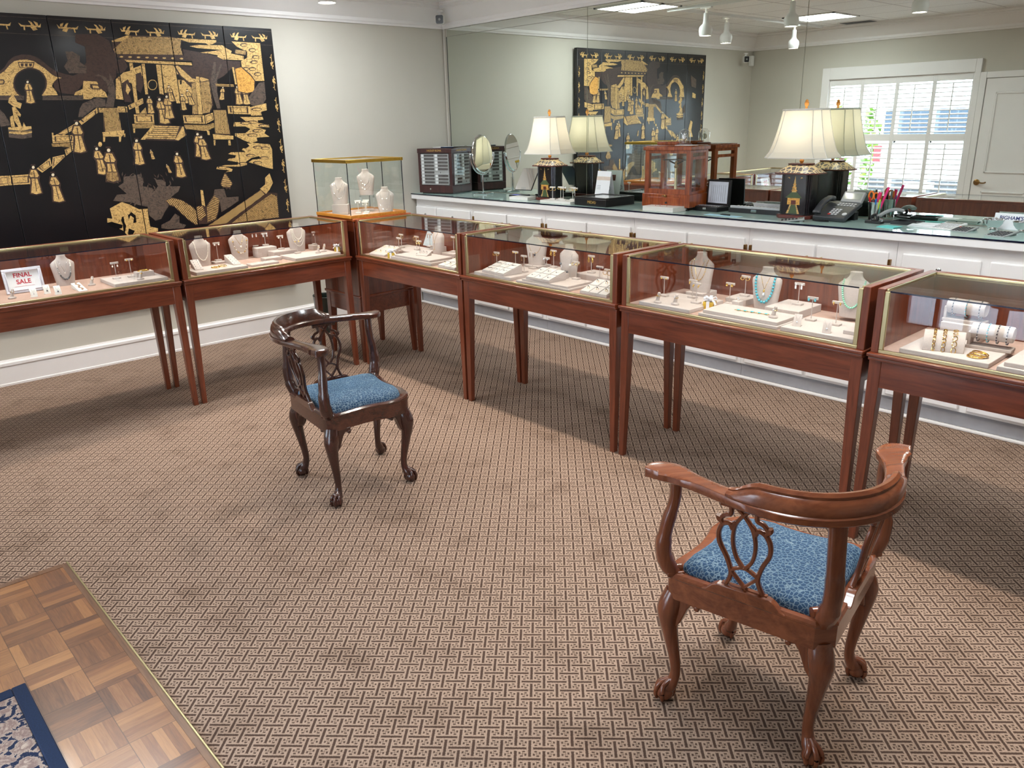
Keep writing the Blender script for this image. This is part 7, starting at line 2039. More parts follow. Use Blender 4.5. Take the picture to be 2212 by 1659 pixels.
# turquoise case
L = (4.02, -1.625, DK+.030); bust('beige bust with a long gold bead chain, turquoise case', L, 0)
beads('bead_chain', neck_path(.044, .100, .158, off=.002), .0026, M['gold'], 'long gold bead chain draped on the first bust of the turquoise case', 'necklace', L, 0, gap=5.5, chain=.0008)
chain_neck(neck_path(.032, .095, .160, off=.0015, v=True), 'second fine gold chain with clustered charms, turquoise case', L, 0, 'gold', .005, pm='gold')
L = (4.390, -1.640, DK); bust('beige bust wearing the turquoise bead necklace', L, R(8))
beads('bead_necklace', neck_path(.044, .122, .158, off=.006), .0066, M['turq'], 'string of big turquoise beads on a beige bust', 'necklace', L, R(8), taper=.15)
chain_neck(neck_path(.024, .068, .162, off=.0015, v=True), 'gold chain with gold charms and clear stone inside the turquoise beads', L, R(8), 'gold', .0055, pm='gold', extra=lambda t: MB().sphere((0, front(0, .07, .004), .072), .0085, 8, (.8, .5, 1.2)).build('clear_stone', M['diamond'], t))
L = (4.78, -1.60, DK+.018); bust('beige bust wearing the mint green bead necklace', L, R(8))
beads('bead_necklace', neck_path(.044, .115, .158, off=.004), .0043, M['mint'], 'string of small mint green beads on the last bust of the turquoise case', 'necklace', L, R(8))
# glass tower busts
TZ = 1.0537
blk = MB().cbox(0, 0, 0, .115, .075, .071).build('display_block', M['linen'], bevel=.002); tag(blk, 'tall beige block under the first bust in the glass tower', 'block', 'beige display platforms', (1.135, -1.905, TZ), R(48))
L = (1.135, -1.905, TZ+.071); bust('beige bust on a block in the glass tower, nearest the screen', L, R(48), .955)
chain_neck(neck_path(.046, .105, .150, off=.0012), 'silver chain necklace on the tower bust nearest the screen', L, R(48), 'silver', .004, s=.955)
chain_neck(neck_path(.032, .062, .158, off=.0012, v=True), 'short pendant chain on the tower bust nearest the screen', L, R(48), 'silver', .003, s=.955)
rs = MB().cbox(0, 0, 0, .10, .07, .1165).build('acrylic_riser', M['clear'], bevel=.001); tag(rs, 'clear acrylic riser under the highest bust in the glass tower', 'riser', None, (1.105, -1.66, TZ), R(45))
L = (1.105, -1.66, TZ+.117); bust('highest beige bust in the glass tower, standing on clear acrylic', L, R(45), .95)
chain_neck(neck_path(.046, .105, .150, off=.0012), 'long silver chain on the highest tower bust', L, R(45), 'silver', s=.95)
chain_neck(neck_path(.036, .075, .152, off=.0014), 'silver bar necklace on the highest tower bust', L, R(45), 'silver', .004, s=.95)
L = (1.335, -1.655, TZ); bust('lowest beige bust in the glass tower, nearest the mirror wall', L, R(45), .945)
chain_neck(neck_path(.046, .125, .150, off=.0012), 'long fine chain on the lowest tower bust', L, R(45), 'silver', s=.945)
chain_neck(neck_path(.034, .055, .158, off=.0014), 'short fine chain on the lowest tower bust', L, R(45), 'silver', s=.945)
for x, y, k, w in ((1.197, -1.800, 'pearl', 'nearest the low bust on a block in the tower'), (1.205, -1.735, 'goldbar', 'at the back of the three tower stands'), (1.300, -1.805, 'drop', 'nearest the lowest tower bust')):
    d = {'pearl': 'pearl earrings', 'goldbar': 'bar earrings', 'drop': 'drop earrings'}[k]
    t_stand(M['white'], 'white T stand with %s %s' % (d, w), (x, y, TZ), R(45), .0925); hang(k, d, w, (x, y, TZ), R(45), .0925)

# ---- ring fingers, small pendant easels
def ring_finger(label, loc, rz, rl, stone='diamond'):
    t = thing('ring_finger', label, 'ring stand', loc, rz, 'ring display fingers')
    MB().lathe([(.019, 0), (.021, .003), (.020, .008), (.016, .011)], 20, sy=.8).build('foot', M['linen'], t)
    P = spline([(0, 0, .008), (.002, 0, .022), (.006, 0, .036), (.010, 0, .048), (.0115, 0, .0525)], 4); rad = [.011, .0105, .0095, .009, .0088, .0086, .0084, .0082, .008, .0078, .0076, .0074, .0072, .007, .006, .0045, .002]
    MB().sweep(P, rad[:len(P)], 12, up=(0, 1, 0)).build('finger', M['linen'], t)
    r = thing('ring', rl, 'ring', Vector(loc)+Matrix.Rotation(rz, 3, 'Z') @ Vector((.0068, 0, .036)), rz)
    MB().torus((0, 0, 0), .0095, .0011, Matrix.Rotation(R(15), 3, 'Y'), 20, 6).build('band', M['gold'], r)
    MB().sphere((0, -.0105, .001), .0036, 8).build('stone', M[stone], r)
ring_finger('white ring finger in front of the FINAL SALE sign frame', (1.262, -4.071, DK), UP, 'ring on the finger in front of the sale sign')
ring_finger('white ring finger beside the slanted bracelet ramp', (1.195, -3.647, DK), UP, 'ring on the finger beside the slanted bracelet ramp')
ring_finger('white ring finger leaning against the gold bracelet block', (1.352, -3.42, DK+.02), UP, 'gold ring on the finger before the bracelet block', 'gold')
ring_finger('beige ring finger in front of the triple pearl bust, nearer its base', (1.285, -2.205, DK+.02), UP, 'pearl ring on the finger nearer the triple pearl bust', 'pearl')
ring_finger('beige ring finger between the gift box and triple pearl bust', (1.258, -2.145, DK+.02), UP, 'pearl ring on the finger nearer the gift box', 'pearl')
ring_finger('beige ring finger with a yellow stone, first in the turquoise case', (3.992, -1.93, DK+.018), R(-10), 'yellow stone ring on the first finger of the turquoise case', 'gold')
ring_finger('beige ring finger with a clear stone ring, turquoise case', (4.078, -1.91, DK+.018), R(-10), 'clear stone ring on the second finger of the turquoise case')
ring_finger('beige ring finger on the turquoise bracelet platform', (4.570, -1.885, DK+.03), R(-10), 'silver ring on the finger beside the turquoise bracelet')
def easel(label, loc, rz, nl, mat='white', pm='diamond', pr=.003):
    t = thing('pendant_easel', label, 'easel', loc, rz, 'small pendant easels')
    m = MB(); P = spline([(0, -.012, .002), (0, -.006, .018), (0, .002, .034), (0, .013, .046)], 4); m.sweep(P, [(.0165, .0013)]*len(P), 4, power=20)
    m.build('slanted_card', M[mat], t, ang=30); MB().box(-.0165, .0165, -.014, .014, 0, .0025).build('foot', M[mat], t, bevel=.0008)
    q = thing('pendant_necklace', nl, 'necklace', loc, rz)
    f = lambda z: -.0145+.0225*((z-.002)/.044)
    MB().sweep([(-.010, f(.044)-.0015, .044), (0, f(.020)-.002, .020), (.010, f(.044)-.0015, .044)], .0005, 5).build('chain', M['silver'], q)
    MB().sphere((0, f(.017)-.002, .017), pr, 8).build('pendant', M[pm], q)
easel('white pendant easel nearest the FINAL SALE sign', (1.300, -3.973, DK), UP, 'clear pendant on the easel nearest the sale sign')
easel('white pendant easel set further back with a grey pearl', (1.256, -3.897, DK), UP, 'grey pearl pendant on the easel set further back', pm='greypearl', pr=.004)
easel('white pendant easel with a black stone, nearest the bracelet ramp', (1.330, -3.860, DK), UP, 'black stone pendant on the easel nearest the bracelet ramp', pm='sapph', pr=.004)
easel('beige pendant easel in front of the thick step, turquoise case', (4.690, -1.90, DK+.018), R(15), 'small clear pendant on the easel beside the thick step', 'linen')
easel('beige pendant easel at the front edge, turquoise case', (4.831, -1.925, DK+.018), R(15), 'oval pale pendant on the easel at the front edge', 'linen', pr=.0045)
# ---- FINAL SALE sign
M['frame'] = flat('white_silver_frame', srgb(214, 212, 222), .25, .2); M['signred'] = flat('red_print', srgb(196, 40, 60), .6)
t = thing('sign_frame', 'white picture frame reading FINAL SALE in red letters', 'sign', (1.115, -3.970, DK), UP)
tl = TR((0, 0, 0), rx=R(-14)); fm = MB(); fw, fh, b = .098, .138, .013
for a, b_, c, d in ((-fw, fw, 0, b), (-fw, fw, fh-b, fh), (-fw, -fw+b, b, fh-b), (fw-b, fw, b, fh-b)): fm.box(a, b_, -.012, .002, c, d, tl)
for a, b_, c, d in ((-fw+b, fw-b, b, b+.004), (-fw+b, fw-b, fh-b-.004, fh-b), (-fw+b, -fw+b+.004, b, fh-b), (fw-b-.004, fw-b, b, fh-b)): fm.box(a, b_, -.016, -.002, c, d, tl)
fm.build('frame', M['frame'], t, bevel=.003)
MB().box(-fw+b, fw-b, -.004, -.001, b, fh-b, tl).build('paper', M['paper'], t, smooth=False)
def text(s, size, mat, parent, Mx, name='lettering', ext=.0003, bold=0):
    cu = bpy.data.curves.new(name, 'FONT'); cu.body = s; cu.size = size; cu.align_x = 'CENTER'; cu.align_y = 'CENTER'; cu.extrude = ext; cu.offset = bold
    tmp = bpy.data.objects.new('tmp', cu); COL.objects.link(tmp); dg = bpy.context.evaluated_depsgraph_get()
    me = bpy.data.meshes.new_from_object(tmp.evaluated_get(dg)); bpy.data.objects.remove(tmp); bpy.data.curves.remove(cu)
    me.transform(Mx); me.materials.clear(); me.materials.append(mat); o = bpy.data.objects.new(name, me); COL.objects.link(o); o.parent = parent; return o
TX = tl @ Matrix.Translation((0, -.0045, 0)) @ Matrix.Rotation(R(90), 4, 'X')
text('FINAL', .035, M['signred'], t, TX @ Matrix.Translation((0, .098, 0)), bold=.0007); text('SALE', .035, M['signred'], t, TX @ Matrix.Translation((0, .061, 0)), bold=.0007)
MB().box(-.05, .05, -.0048, -.004, .036, .0368, tl).build('ruled_line', M['signred'], t, smooth=False)
# bracelet ramp, acrylic riser, bracelet block in the sale-sign case
def ramp(label, loc, rz, w, d, h, mat='white', grid=None, name='display_ramp', hf=.004):
    t = thing(name, label, 'ramp', loc, rz)
    m = MB(); m.prism([(-d/2, 0), (d/2, 0), (d/2, h), (-d/2, hf)], -w/2, w/2, Matrix(((0, 0, 1, 0), (1, 0, 0, 0), (0, 1, 0, 0), (0, 0, 0, 1)))); m.build('wedge', M[mat], t, bevel=.0015); return t
ramp('white slanted ramp carrying a rose gold bracelet', (1.275, -3.735, DK), UP, .046, .15, .030)
M['rose'] = flat('rose_gold', srgb(226, 176, 140), .2, 1)
m = MB()
for i in range(11): k = i/10; m.torus((.006*math.sin(i*1.3), -.055+.11*k, .0085+.0255*k*.93), .0042, .0011, Matrix.Rotation(R(14), 3, 'X'), 12, 5)
o = m.build('link_bracelet', M['rose']); tag(o, 'rose gold link bracelet laid along the white ramp', 'bracelet', None, (1.275, -3.735, DK), UP)
m = MB(); m.box(-.045, .045, -.03, .03, .052, .055).box(-.045, -.042, -.03, .03, 0, .052).box(.042, .045, -.03, .03, 0, .052)
o = m.build('acrylic_riser', M['clear'], smooth=False); tag(o, 'clear acrylic bridge between the two earring stands of the sale-sign case', 'riser', None, (1.29, -3.485, DK+.02), UP)
o = MB().cbox(0, 0, 0, .10, .065, .030).build('display_block', M['linen'], bevel=.002); tag(o, 'beige block carrying a gold bracelet in the sale-sign case', 'block', 'beige display platforms', (1.235, -3.36, DK+.02), UP)
o = MB().torus((0, 0, .0035), .024, .0035, None, 24, 8, (1.3, .75)).build('bangle', M['gold']); tag(o, 'gold bracelet lying on the beige block, sale-sign case', 'bracelet', None, (1.235, -3.36, DK+.05), UP)
# pearl case extras
def dotted(t, nx, ny, w, d, h, mat='diamond', r=.0022, hf=.004):
    for i in range(nx):
        for j in range(ny):
            y = -d/2+d*(j+.5)/ny; z = hf+(h-hf)*(y+d/2)/d
            yield ((i+.5)/nx*w-w/2, y, z)
def studs(t, label, loc, rz, pts, mat, r, grp):
    first = None
    for p in pts:
        q = Vector(loc)+Matrix.Rotation(rz, 3, 'Z') @ Vector(p)
        if first is None: first = MB().sphere((0, 0, r*.4), r, 8).build('stud', M[mat]); tag(first, label, 'earring', grp, q, rz)
        else: dup(first, q, rz)
lc = (1.235, -3.035, DK+.02); ramp('beige ramp of tiny studs at the front corner of the pearl case', lc, R(80), .05, .13, .048, 'linen'); studs(None, 'tiny stud on the ramp at the front corner of the pearl case', lc, R(80), dotted(None, 2, 5, .05, .13, .048), 'diamond', .003, 'studs on the corner ramp')
lc = (1.235, -2.80, DK+.02); ramp('beige ramp of stud pairs between the first two pearl busts', lc, R(90), .05, .135, .052, 'linen'); studs(None, 'small stud on the ramp between the first two pearl busts', lc, R(90), dotted(None, 2, 5, .05, .135, .052), 'diamond', .003, 'studs on the middle ramp')
for i, (x, y) in enumerate(((1.300, -2.945), (1.318, -2.905))):
    o = MB().torus((0, 0, .003), .026, .0028, None, 26, 8, (1, .8)).build('bangle', M['gold']); tag(o, '%s gold bangle lying in front of the first pearl bust' % ('nearer', 'further')[i], 'bracelet', 'bangles before the first pearl bust', (x, y, DK+.02+.006*i), R(20+40*i)); o.rotation_euler = (R(4*i), 0, R(20))
o = MB().cbox(0, 0, 0, .19, .085, .013).build('flat_tray', M['linen'], bevel=.002); tag(o, 'long flat beige tray of tiny earrings in the pearl case', 'tray', 'flat earring trays', (1.31, -2.63, DK), UP)
studs(None, 'tiny pearl stud on the long flat tray of the pearl case', (1.31, -2.63, DK+.013), UP, [((i-3.5)*.022, j, 0) for i in range(8) for j in (-.02, .02)], 'pearl', .0026, 'studs on the long flat tray')
o = MB().cbox(0, 0, 0, .12, .075, .022).build('flat_tray', M['linen'], bevel=.002); tag(o, 'short thick beige tray behind the long flat tray', 'tray', 'flat earring trays', (1.20, -2.515, DK), UP)
studs(None, 'tiny pearl stud on the short thick tray', (1.20, -2.515, DK+.022), UP, [((i-1.5)*.026, 0, 0) for i in range(4)], 'pearl', .0026, 'studs on the short tray')
# gift boxes
M['foil'] = flat('gold_foil_paper', srgb(222, 186, 70), .25, .7); M['ribbon'] = flat('white_satin_ribbon', srgb(240, 240, 246), .35)
def gift(label, loc, rz, s=1.0):
    t = thing('gift_box', label, 'gift box', loc, rz, 'small gold gift boxes'); t.scale = (s, s, s)
    MB().box(-.021, .021, -.021, .021, 0, .033).build('box', M['foil'], t, bevel=.001)
    MB().box(-.0065, .0065, -.0216, .0216, -.0, .0336).box(-.0216, .0216, -.0065, .0065, -.0, .0338).build('ribbon', M['ribbon'], t, smooth=False)
    b = MB()
    for a in (20, 95, 160, 235, 300):
        mt = TR((0, 0, .034), rz=R(a)); P = [mt @ p for p in spline([(0, 0, 0), (.010, 0, .012), (.023, 0, .017), (.026, 0, .008), (.014, 0, .003), (0, 0, .001)], 4)]
        b.sweep(P, [(.0065, .0006)]*len(P), 6, up=tuple(mt.to_3x3() @ Vector((0, 0, 1))), power=3)
    for a in (200, 340):
        mt = TR((0, 0, .034), rz=R(a)); P = [mt @ p for p in spline([(0, 0, 0), (.012, 0, .004), (.024, 0, -.003), (.030, 0, -.012)], 3)]; b.sweep(P, [(.006, .0006)]*len(P), 6, power=3)
    b.build('bow', M['ribbon'], t, ang=60)
gift('gold gift box with white bow at the corner end of the pearl case', (1.320, -2.075, DK+.02), R(60), .95)
gift('gold gift box with white bow leaning on the tray of six rings', (1.765, -1.920, DK), R(35), 1.1)
gift('gold gift box with tall white bow in the turquoise case', (4.205, -1.815, DK), R(12), 1.15)
# ---- tilted trays with cells
M['cell'] = flat('white_tray_lining', srgb(202, 197, 193), .7); M['cellgap'] = flat('tray_divider', srgb(150, 144, 140), .8)
def cell_tray(label, loc, rz, nx, ny, w, d, h, items, ilabel, igroup):
    t = thing('jewellery_tray', label, 'tray', loc, rz, 'tilted jewellery trays')
    hf = .012; m = MB(); m.prism([(-d/2, 0), (d/2, 0), (d/2, h), (-d/2, hf)], -w/2, w/2, Matrix(((0, 0, 1, 0), (1, 0, 0, 0), (0, 1, 0, 0), (0, 0, 0, 1)))); m.build('wedge', M['linen'], t, bevel=.002)
    a = math.atan2(h-hf, d); sl = d/math.cos(a); mt = TR((0, -d/2, hf), rx=a)
    if nx:
        g = MB()
        for i in range(nx):
            for j in range(ny): x0, y0 = -w/2+w*i/nx, sl*j/ny; g.box(x0+.003, x0+w/nx-.003, y0+.003, y0+sl/ny-.003, 0, .0035, mt)
        g.build('cushions', M['cell'], t, bevel=.001); k = nx, ny
        MB().box(-w/2+.001, w/2-.001, .001, sl-.001, .0, .0008, mt).build('divider', M['cellgap'], t, smooth=False)
    else: k = (3, 2)
    first = None; zl = .0035 if nx else .0005
    for i in range(k[0]):
        for j in range(k[1]):
            p = Vector(loc)+Matrix.Rotation(rz, 3, 'Z') @ (mt @ Vector((-w/2+w*(i+.5)/k[0], sl*(j+.5)/k[1], zl)))
            if first is None:
                first = thing(items, 'left front-row '+ilabel, {'ring': 'ring', 'bracelet': 'bracelet', 'pendant': 'pendant'}[items], p, rz, igroup)
                if items == 'ring': MB().torus((0, 0, .004), .007, .0011, Matrix.Rotation(R(75), 3, 'X'), 16, 6).build('band', M['gold'], first); MB().sphere((0, -.002, .012), .003, 8).build('stone', M['sapph'], first)
                elif items == 'bracelet': MB().sweep(spline([(-.026, .006, .002), (-.012, -.003, .002), (.005, .004, .003), (.026, .0, .002)], 4), .0016, 6).build('band', M['silver'], first); MB().sphere((-.008, 0, .004), .0028, 8).build('charm', M['diamond'], first)
                else: MB().sweep([(-.014, .010, .001), (0, -.008, .001), (.014, .010, .001)], .0006, 5).build('chain', M['silver'], first); MB().sphere((0, -.010, .002), .0028, 8).build('stone', M['sapph'], first)
            else: dup(first, p, rz, '%s %s %s' % (('left', 'middle', 'right')[i], ('front-row', 'back-row')[j], ilabel))
cell_tray('flat beige tray of six coloured rings beside the gift box', (1.605, -1.865, DK), R(6), 0, 0, .165, .155, .050, 'ring', 'coloured ring on the beige tray beside the gift box', 'rings on the beige tray')
cell_tray('white six-cell ring tray at the end of the ring-tray case', (2.395, -1.875, DK), R(-4), 3, 2, .185, .15, .042, 'ring', 'ring in the white six-cell tray, ring-tray case', 'rings in the six-cell tray')
cell_tray('tilted white tray of bracelets, first in the three-tray case', (2.830, -1.880, DK+.018), R(-3), 3, 2, .200, .14, .050, 'bracelet', 'slim bracelet in the first tilted tray', 'bracelets in the first tray')
cell_tray('tilted white tray of pendants, middle of the three-tray case', (3.195, -1.885, DK+.024), R(-1), 3, 2, .185, .13, .048, 'pendant', 'fine pendant in the middle tilted tray', 'pendants in the middle tray')
cell_tray('tilted white tray of rings, last in the three-tray case', (3.600, -1.880, DK), R(-1), 3, 2, .185, .14, .055, 'ring', 'ring in the last tilted tray of the three-tray case', 'rings in the last tray')
# ring wedge, clear card, price card, ring cubes
lc = (2.030, -1.850, DK+.034); ramp('beige wedge with three rings on the stepped platform', lc, R(12), .095, .05, .026, 'linen')
for i in range(3):
    p = Vector(lc)+Matrix.Rotation(R(12), 3, 'Z') @ Vector(((i-1)*.028, 0, .017)); r = thing('ring', 'small clear ring on the beige three-ring wedge', 'ring', p, R(12), 'rings on the wedge')
    MB().torus((0, 0, .003), .007, .001, Matrix.Rotation(R(80), 3, 'X'), 16, 6).build('band', M['silver'], r); MB().sphere((0, 0, .011), .003, 8).build('stone', M['diamond'], r)
t = thing('card_holder', 'clear acrylic holder leaning with a printed card, ring-tray case', 'holder', (1.665, -1.545, DK+.02), R(10))
tl2 = TR((0, 0, 0), rx=R(-24), ry=R(6)); MB().box(-.05, .05, -.003, .0, 0, .135, tl2).build('pane', M['clear'], t, smooth=False); MB().box(-.046, .046, .0, .001, .004, .13, tl2).build('card', flat('pale_grey_card', srgb(196, 202, 206), .6), t, smooth=False)
o = MB().box(-.016, .016, -.0008, .0008, 0, .03, TR(rx=R(-32))).build('price_card', M['paper'], smooth=False); tag(o, 'little white price card leaning behind the bracelet tray', 'card', None, (2.715, -1.735, DK+.0185), R(-12))
def cube(label, loc, s, rl, mat):
    o = MB().box(-s, s, -s, s, 0, s*1.7).build('ring_cube', M['linen'], bevel=.002); tag(o, label, 'block', 'beige ring cubes', loc)
    r = thing('ring', rl, 'ring', Vector(loc)+Vector((0, 0, s*1.7))); MB().torus((0, 0, .004), .0075, .0014, Matrix.Rotation(R(78), 3, 'X'), 16, 6).build('band', M['silver'], r); MB().sphere((0, 0, .013), .0042, 8).build('stone', M[mat], r)
cube('beige ring cube with a black-stone ring behind the pendant tray', (3.250, -1.790, DK+.024), .016, 'ring with a black stone on the cube behind the pendant tray', 'sapph')
cube('beige ring cube beside the gift box of the turquoise case', (4.316, -1.757+.0, DK+.014), .019, 'silver ring on the cube beside the gift box', 'diamond')
# turquoise bracelet
t = thing('stone_bracelet', 'gold bracelet of oval turquoise stones lying flat', 'bracelet', (4.455, -1.862, DK+.03), R(4))
MB().sweep([(-.085, 0, .002), (.085, 0, .002)], .0012, 6).build('links', M['gold'], t)
for i in range(5): MB().sphere((-.066+.033*i, 0, .0035), .0075, 12, (1.15, .8, .5)).build('stone', M['turq'], t); MB().torus((-.066+.033*i, 0, .003), .0085, .0012, None, 16, 5, (1.1, .8)).build('setting', M['gold'], t)
# ---- bracelet case
t = thing('bracelet_dome', 'half-round beige dome displaying three gold link bracelets', 'stand', (5.245, -1.850, DK+.018), R(18))
pr = [(.062*math.cos(PI*k/16), .064*math.sin(PI*k/16)) for k in range(17)]
m = MB(); m.prism(pr, -.068, .068, Matrix(((0, 0, 1, 0), (1, 0, 0, 0), (0, 1, 0, 0), (0, 0, 0, 1)))); m.build('dome', M['linen'], t, bevel=.002)
for i, (x, r_, k_) in enumerate(((-.032, .0042, 15), (0, .0058, 12), (.034, .0075, 9))):
    m = MB()
    for j in range(k_):
        a = PI*(.04+.92*j/(k_-1)); u = Vector((0, -math.sin(a), math.cos(a))); nrm = Vector((0, math.cos(a), math.sin(a)))
        mt = Matrix((Vector((1, 0, 0)), u, nrm)).transposed(); m.torus((x, .0645*math.cos(a), .0665*math.sin(a)), r_, .0014, mt @ Matrix.Rotation(R(20*(j % 2)), 3, 'X'), 12, 5, (1, 1.5))
    o = m.build('link_bracelet', M['gold']); tag(o, ('fine gold chain bracelet, smallest links on the dome', 'gold rolo bracelet in the middle of the dome', 'gold paper-clip bracelet, biggest links on the dome')[i], 'bracelet', 'gold bracelets on the dome', (5.245, -1.850, DK+.018), R(18))
def tbar(label, loc, rz, n, names, h=.062):
    t = thing('bracelet_bar', label, 'stand', loc, rz, 'padded bracelet bars')
    MB().box(-.075, .075, -.03, .03, 0, .012).build('foot', M['linen'], t, bevel=.002); MB().box(-.072, -.062, -.028, .028, .012, h).build('upright', M['linen'], t, bevel=.002)
    MB().lathe([(.001, -.0), (.028, 0), (.0295, .004), (.0295, .13), (.028, .136), (.026, .137), (.024, .1355), (.001, .1355)], 28, M=TR((-.066, 0, h), ry=R(90))).build('roll', M['linen'], t)
    for i in range(n):
        x = -.042+.095*i/max(1, n-1); q = Vector(loc)+Matrix.Rotation(rz, 3, 'Z') @ Vector((x, 0, h-.004)); m1, m2 = MB(), MB()
        for j in range(34):
            a = 2*PI*j/34; (m1 if j % 2 else m2).sphere((0, .032*math.cos(a), .0335*math.sin(a)), .0026, 6)
        r = thing('tennis_bracelet', names[i], 'bracelet', q, rz, 'bracelets on the bars'); m1.build('clear_stones', M['diamond'], r); m2.build('coloured_stones', M[('sapph', 'turq', 'sapph', 'sapph')[i % 4]], r)
tbar('padded bar with four stone bracelets in front of the bracelet case', (5.372, -1.755, DK+.018), R(4), 4, ['dark stone bracelet nearest the dome on the front bar', 'pale green stone bracelet, second on the front bar', 'dark stone bracelet, third on the front bar', 'dark stone bracelet at the open end of the front bar'])
tbar('padded bar raised on the block at the back of the bracelet case', (5.23, -1.61, DK+.07), 0, 3, ['silver bracelet nearest the block edge on the raised bar', 'pale bracelet in the middle of the raised bar', 'dark bracelet at the far end of the raised bar'], .058)
for i in range(3):
    o = MB().torus((0, 0, 0), .027, .0026, None, 28, 8, (1, .9)).build('bangle', M['gold']); tag(o, '%s plain gold bangle of the pile in front of the padded bar' % ('lowest', 'middle', 'topmost')[i], 'bracelet', 'bangles in the bracelet case', (5.372+.006*i, -1.90+.004*i, DK+.0215+.005*i), 0); o.rotation_euler = (R(5*i), R(4*i), R(30*i))
o = MB().cbox(0, 0, 0, .06, .05, .05).build('display_block', M['linen'], bevel=.002); tag(o, 'beige block on the furthest right platform', 'block', 'beige display platforms', (5.62, -1.80, DK+.032))
# ================================================================== THINGS ON THE WHITE COUNTER
# strap display tower
t = thing('strap_display', 'wine-coloured wooden display tower of watch strap trays on the counter', 'display', (.232, -.235, CT), R(15))
w, d, h = .385, .30, .40
MB().box(-w/2, w/2, -d/2, d/2, .008, .075).build('plinth', M['wine'], t, bevel=.003)
MB().box(-w/2+.02, w/2-.02, -d/2+.02, d/2-.02, 0, .008).build('turntable', M['black'], t, smooth=False)
b = MB(); b.box(-w/2+.012, w/2-.012, -d/2+.012, d/2-.012, .075, .36); b.build('body', M['black'], t, smooth=False)
p = MB()
for sx in (-1, 1):
    for sy in (-1, 1): p.cbox(sx*(w/2-.015), sy*(d/2-.015), .075, .03, .03, .285)
p.build('corner_post', M['wine'], t, bevel=.002); MB().box(-w/2-.004, w/2+.004, -d/2-.004, d/2+.004, .36, h).build('header', M['wine'], t, bevel=.003)
M['tray'] = flat('silver_grey_tray', srgb(176, 178, 180), .35); M['strap'] = flat('dark_leather_strap', srgb(74, 70, 72), .6, var=.3, nscale=40); M['goldtext'] = flat('gilt_print', srgb(206, 168, 92), .4, .3)
random.seed(3)
for face in range(3):
    mt = TR(rz=R((0, 90, -90)[face])); hw = (w/2, d/2, d/2)[face]-.036; fy = -((d/2, w/2, w/2)[face])
    fr = MB(); fr.box(-hw, hw, fy-.002, fy+.012, .08, .352, mt); tr = fr.build('tray_stack', M['tray'], t, smooth=False)
    sh, st, lb = MB(), MB(), MB()
    for k in range(9):
        z = .085+.0295*k; sh.box(-hw, hw, fy-.008, fy-.001, z, z+.005, mt)
        for s in (0, 1):
            x0 = -hw+.008+s*hw; x1 = x0+hw-.016
            if random.random() < .7 or k > 3:
                st.box(x0+.03, x1, fy-.005, fy-.001, z+.008, z+.026, mt); lb.box(x0, x0+.026, fy-.006, fy-.001, z+.006, z+.026, mt)
            else: st.box(x0+.05, x0+.058, fy-.004, fy-.001, z+.010, z+.022, mt)
    sh.build('shelf', M['tray'], tr, smooth=False); st.build('straps', M['strap'], tr, smooth=False); lb.build('price_label', M['paper'], tr, smooth=False)
    MB().box(-hw, hw, fy-.012, fy-.010, .08, .352, mt).build('door_pane', M['casepane'], tr, smooth=False)
    text('HADLEY·ROMA', .024, M['goldtext'], t, mt @ Matrix.Translation((0, fy-.0045, .381)) @ Matrix.Rotation(R(90), 4, 'X'))
MB().lathe([(.009, 0), (.009, .006), (.006, .009)], 14, M=TR((-w/2, -.04, .045), ry=R(-90))).build('lock', M['chrome'], t); MB().lathe([(.009, 0), (.009, .006), (.006, .009)], 14, M=TR((-.06, -d/2, .042), rx=R(90))).build('lock', M['chrome'], t)
o = MB().loft([[(-.11, y, z), (.02, y+.01, z-.003*(k > 0)), (.12, y, z+.008), (.12, y, z+.011), (.02, y+.01, z+.002), (-.11, y, z+.004)] for k, (y, z) in enumerate(((-.09, 0.003), (.09, .003)))]).build('catalogue', M['paper'], smooth=False); tag(o, 'open glossy catalogue lying on top of the strap display', 'catalogue', None, (.25, -.2, CT+h+.0015), R(12))
o = MB().sweep([(-.07, 0, .006), (.07, 0, .006)], .005, 8).build('pen', M['navy']); tag(o, 'dark blue pen on top of the strap display', 'pen', None, (.33, -.275, CT+h+.001), R(14))

# oval vanity mirror
t = thing('vanity_mirror', 'oval chrome vanity mirror on a cross-shaped clear foot', 'mirror', (.708, -.185, CT), R(80))
MB().box(-.10, .10, -.012, .012, 0, .012).box(-.012, .012, -.08, .08, 0, .0118).build('foot', M['chrome'], t, bevel=.002)
MB().cbox(0, 0, .012, .03, .02, .12).build('stem', M['clear'], t, bevel=.001); MB().lathe([(.006, .012), (.006, .19)], 10).build('rod', M['chrome'], t)
cz, ax, az = .350, .103, .160; mt = TR((0, 0, cz), rx=R(-6))
yoke = [Vector(((ax+.016)*math.cos(a), 0, cz+(az+.012)*math.sin(a))) for a in [PI+PI*k/28 for k in range(29)]]
MB().sweep(yoke, (.009, .006), 10, up=(0, 1, 0)).build('yoke', M['chrome'], t)
for s in (-1, 1): MB().sphere((s*(ax+.016), 0, cz), .012, 12).build('pivot', M['chrome'], t)
disc = lambda k, y: [mt @ Vector((ax*k*math.cos(2*PI*i/40), y, az*k*math.sin(2*PI*i/40))) for i in range(40)]
MB().loft([disc(.985, -.009), disc(1.0, -.007), disc(1.03, 0), disc(1.0, .007), disc(.985, .009)]).build('rim', M['chrome'], t)
MB().loft([disc(.97, -.0105), disc(.985, -.009)]).build('mirror_glass', M['mirror2'], t, smooth=False)
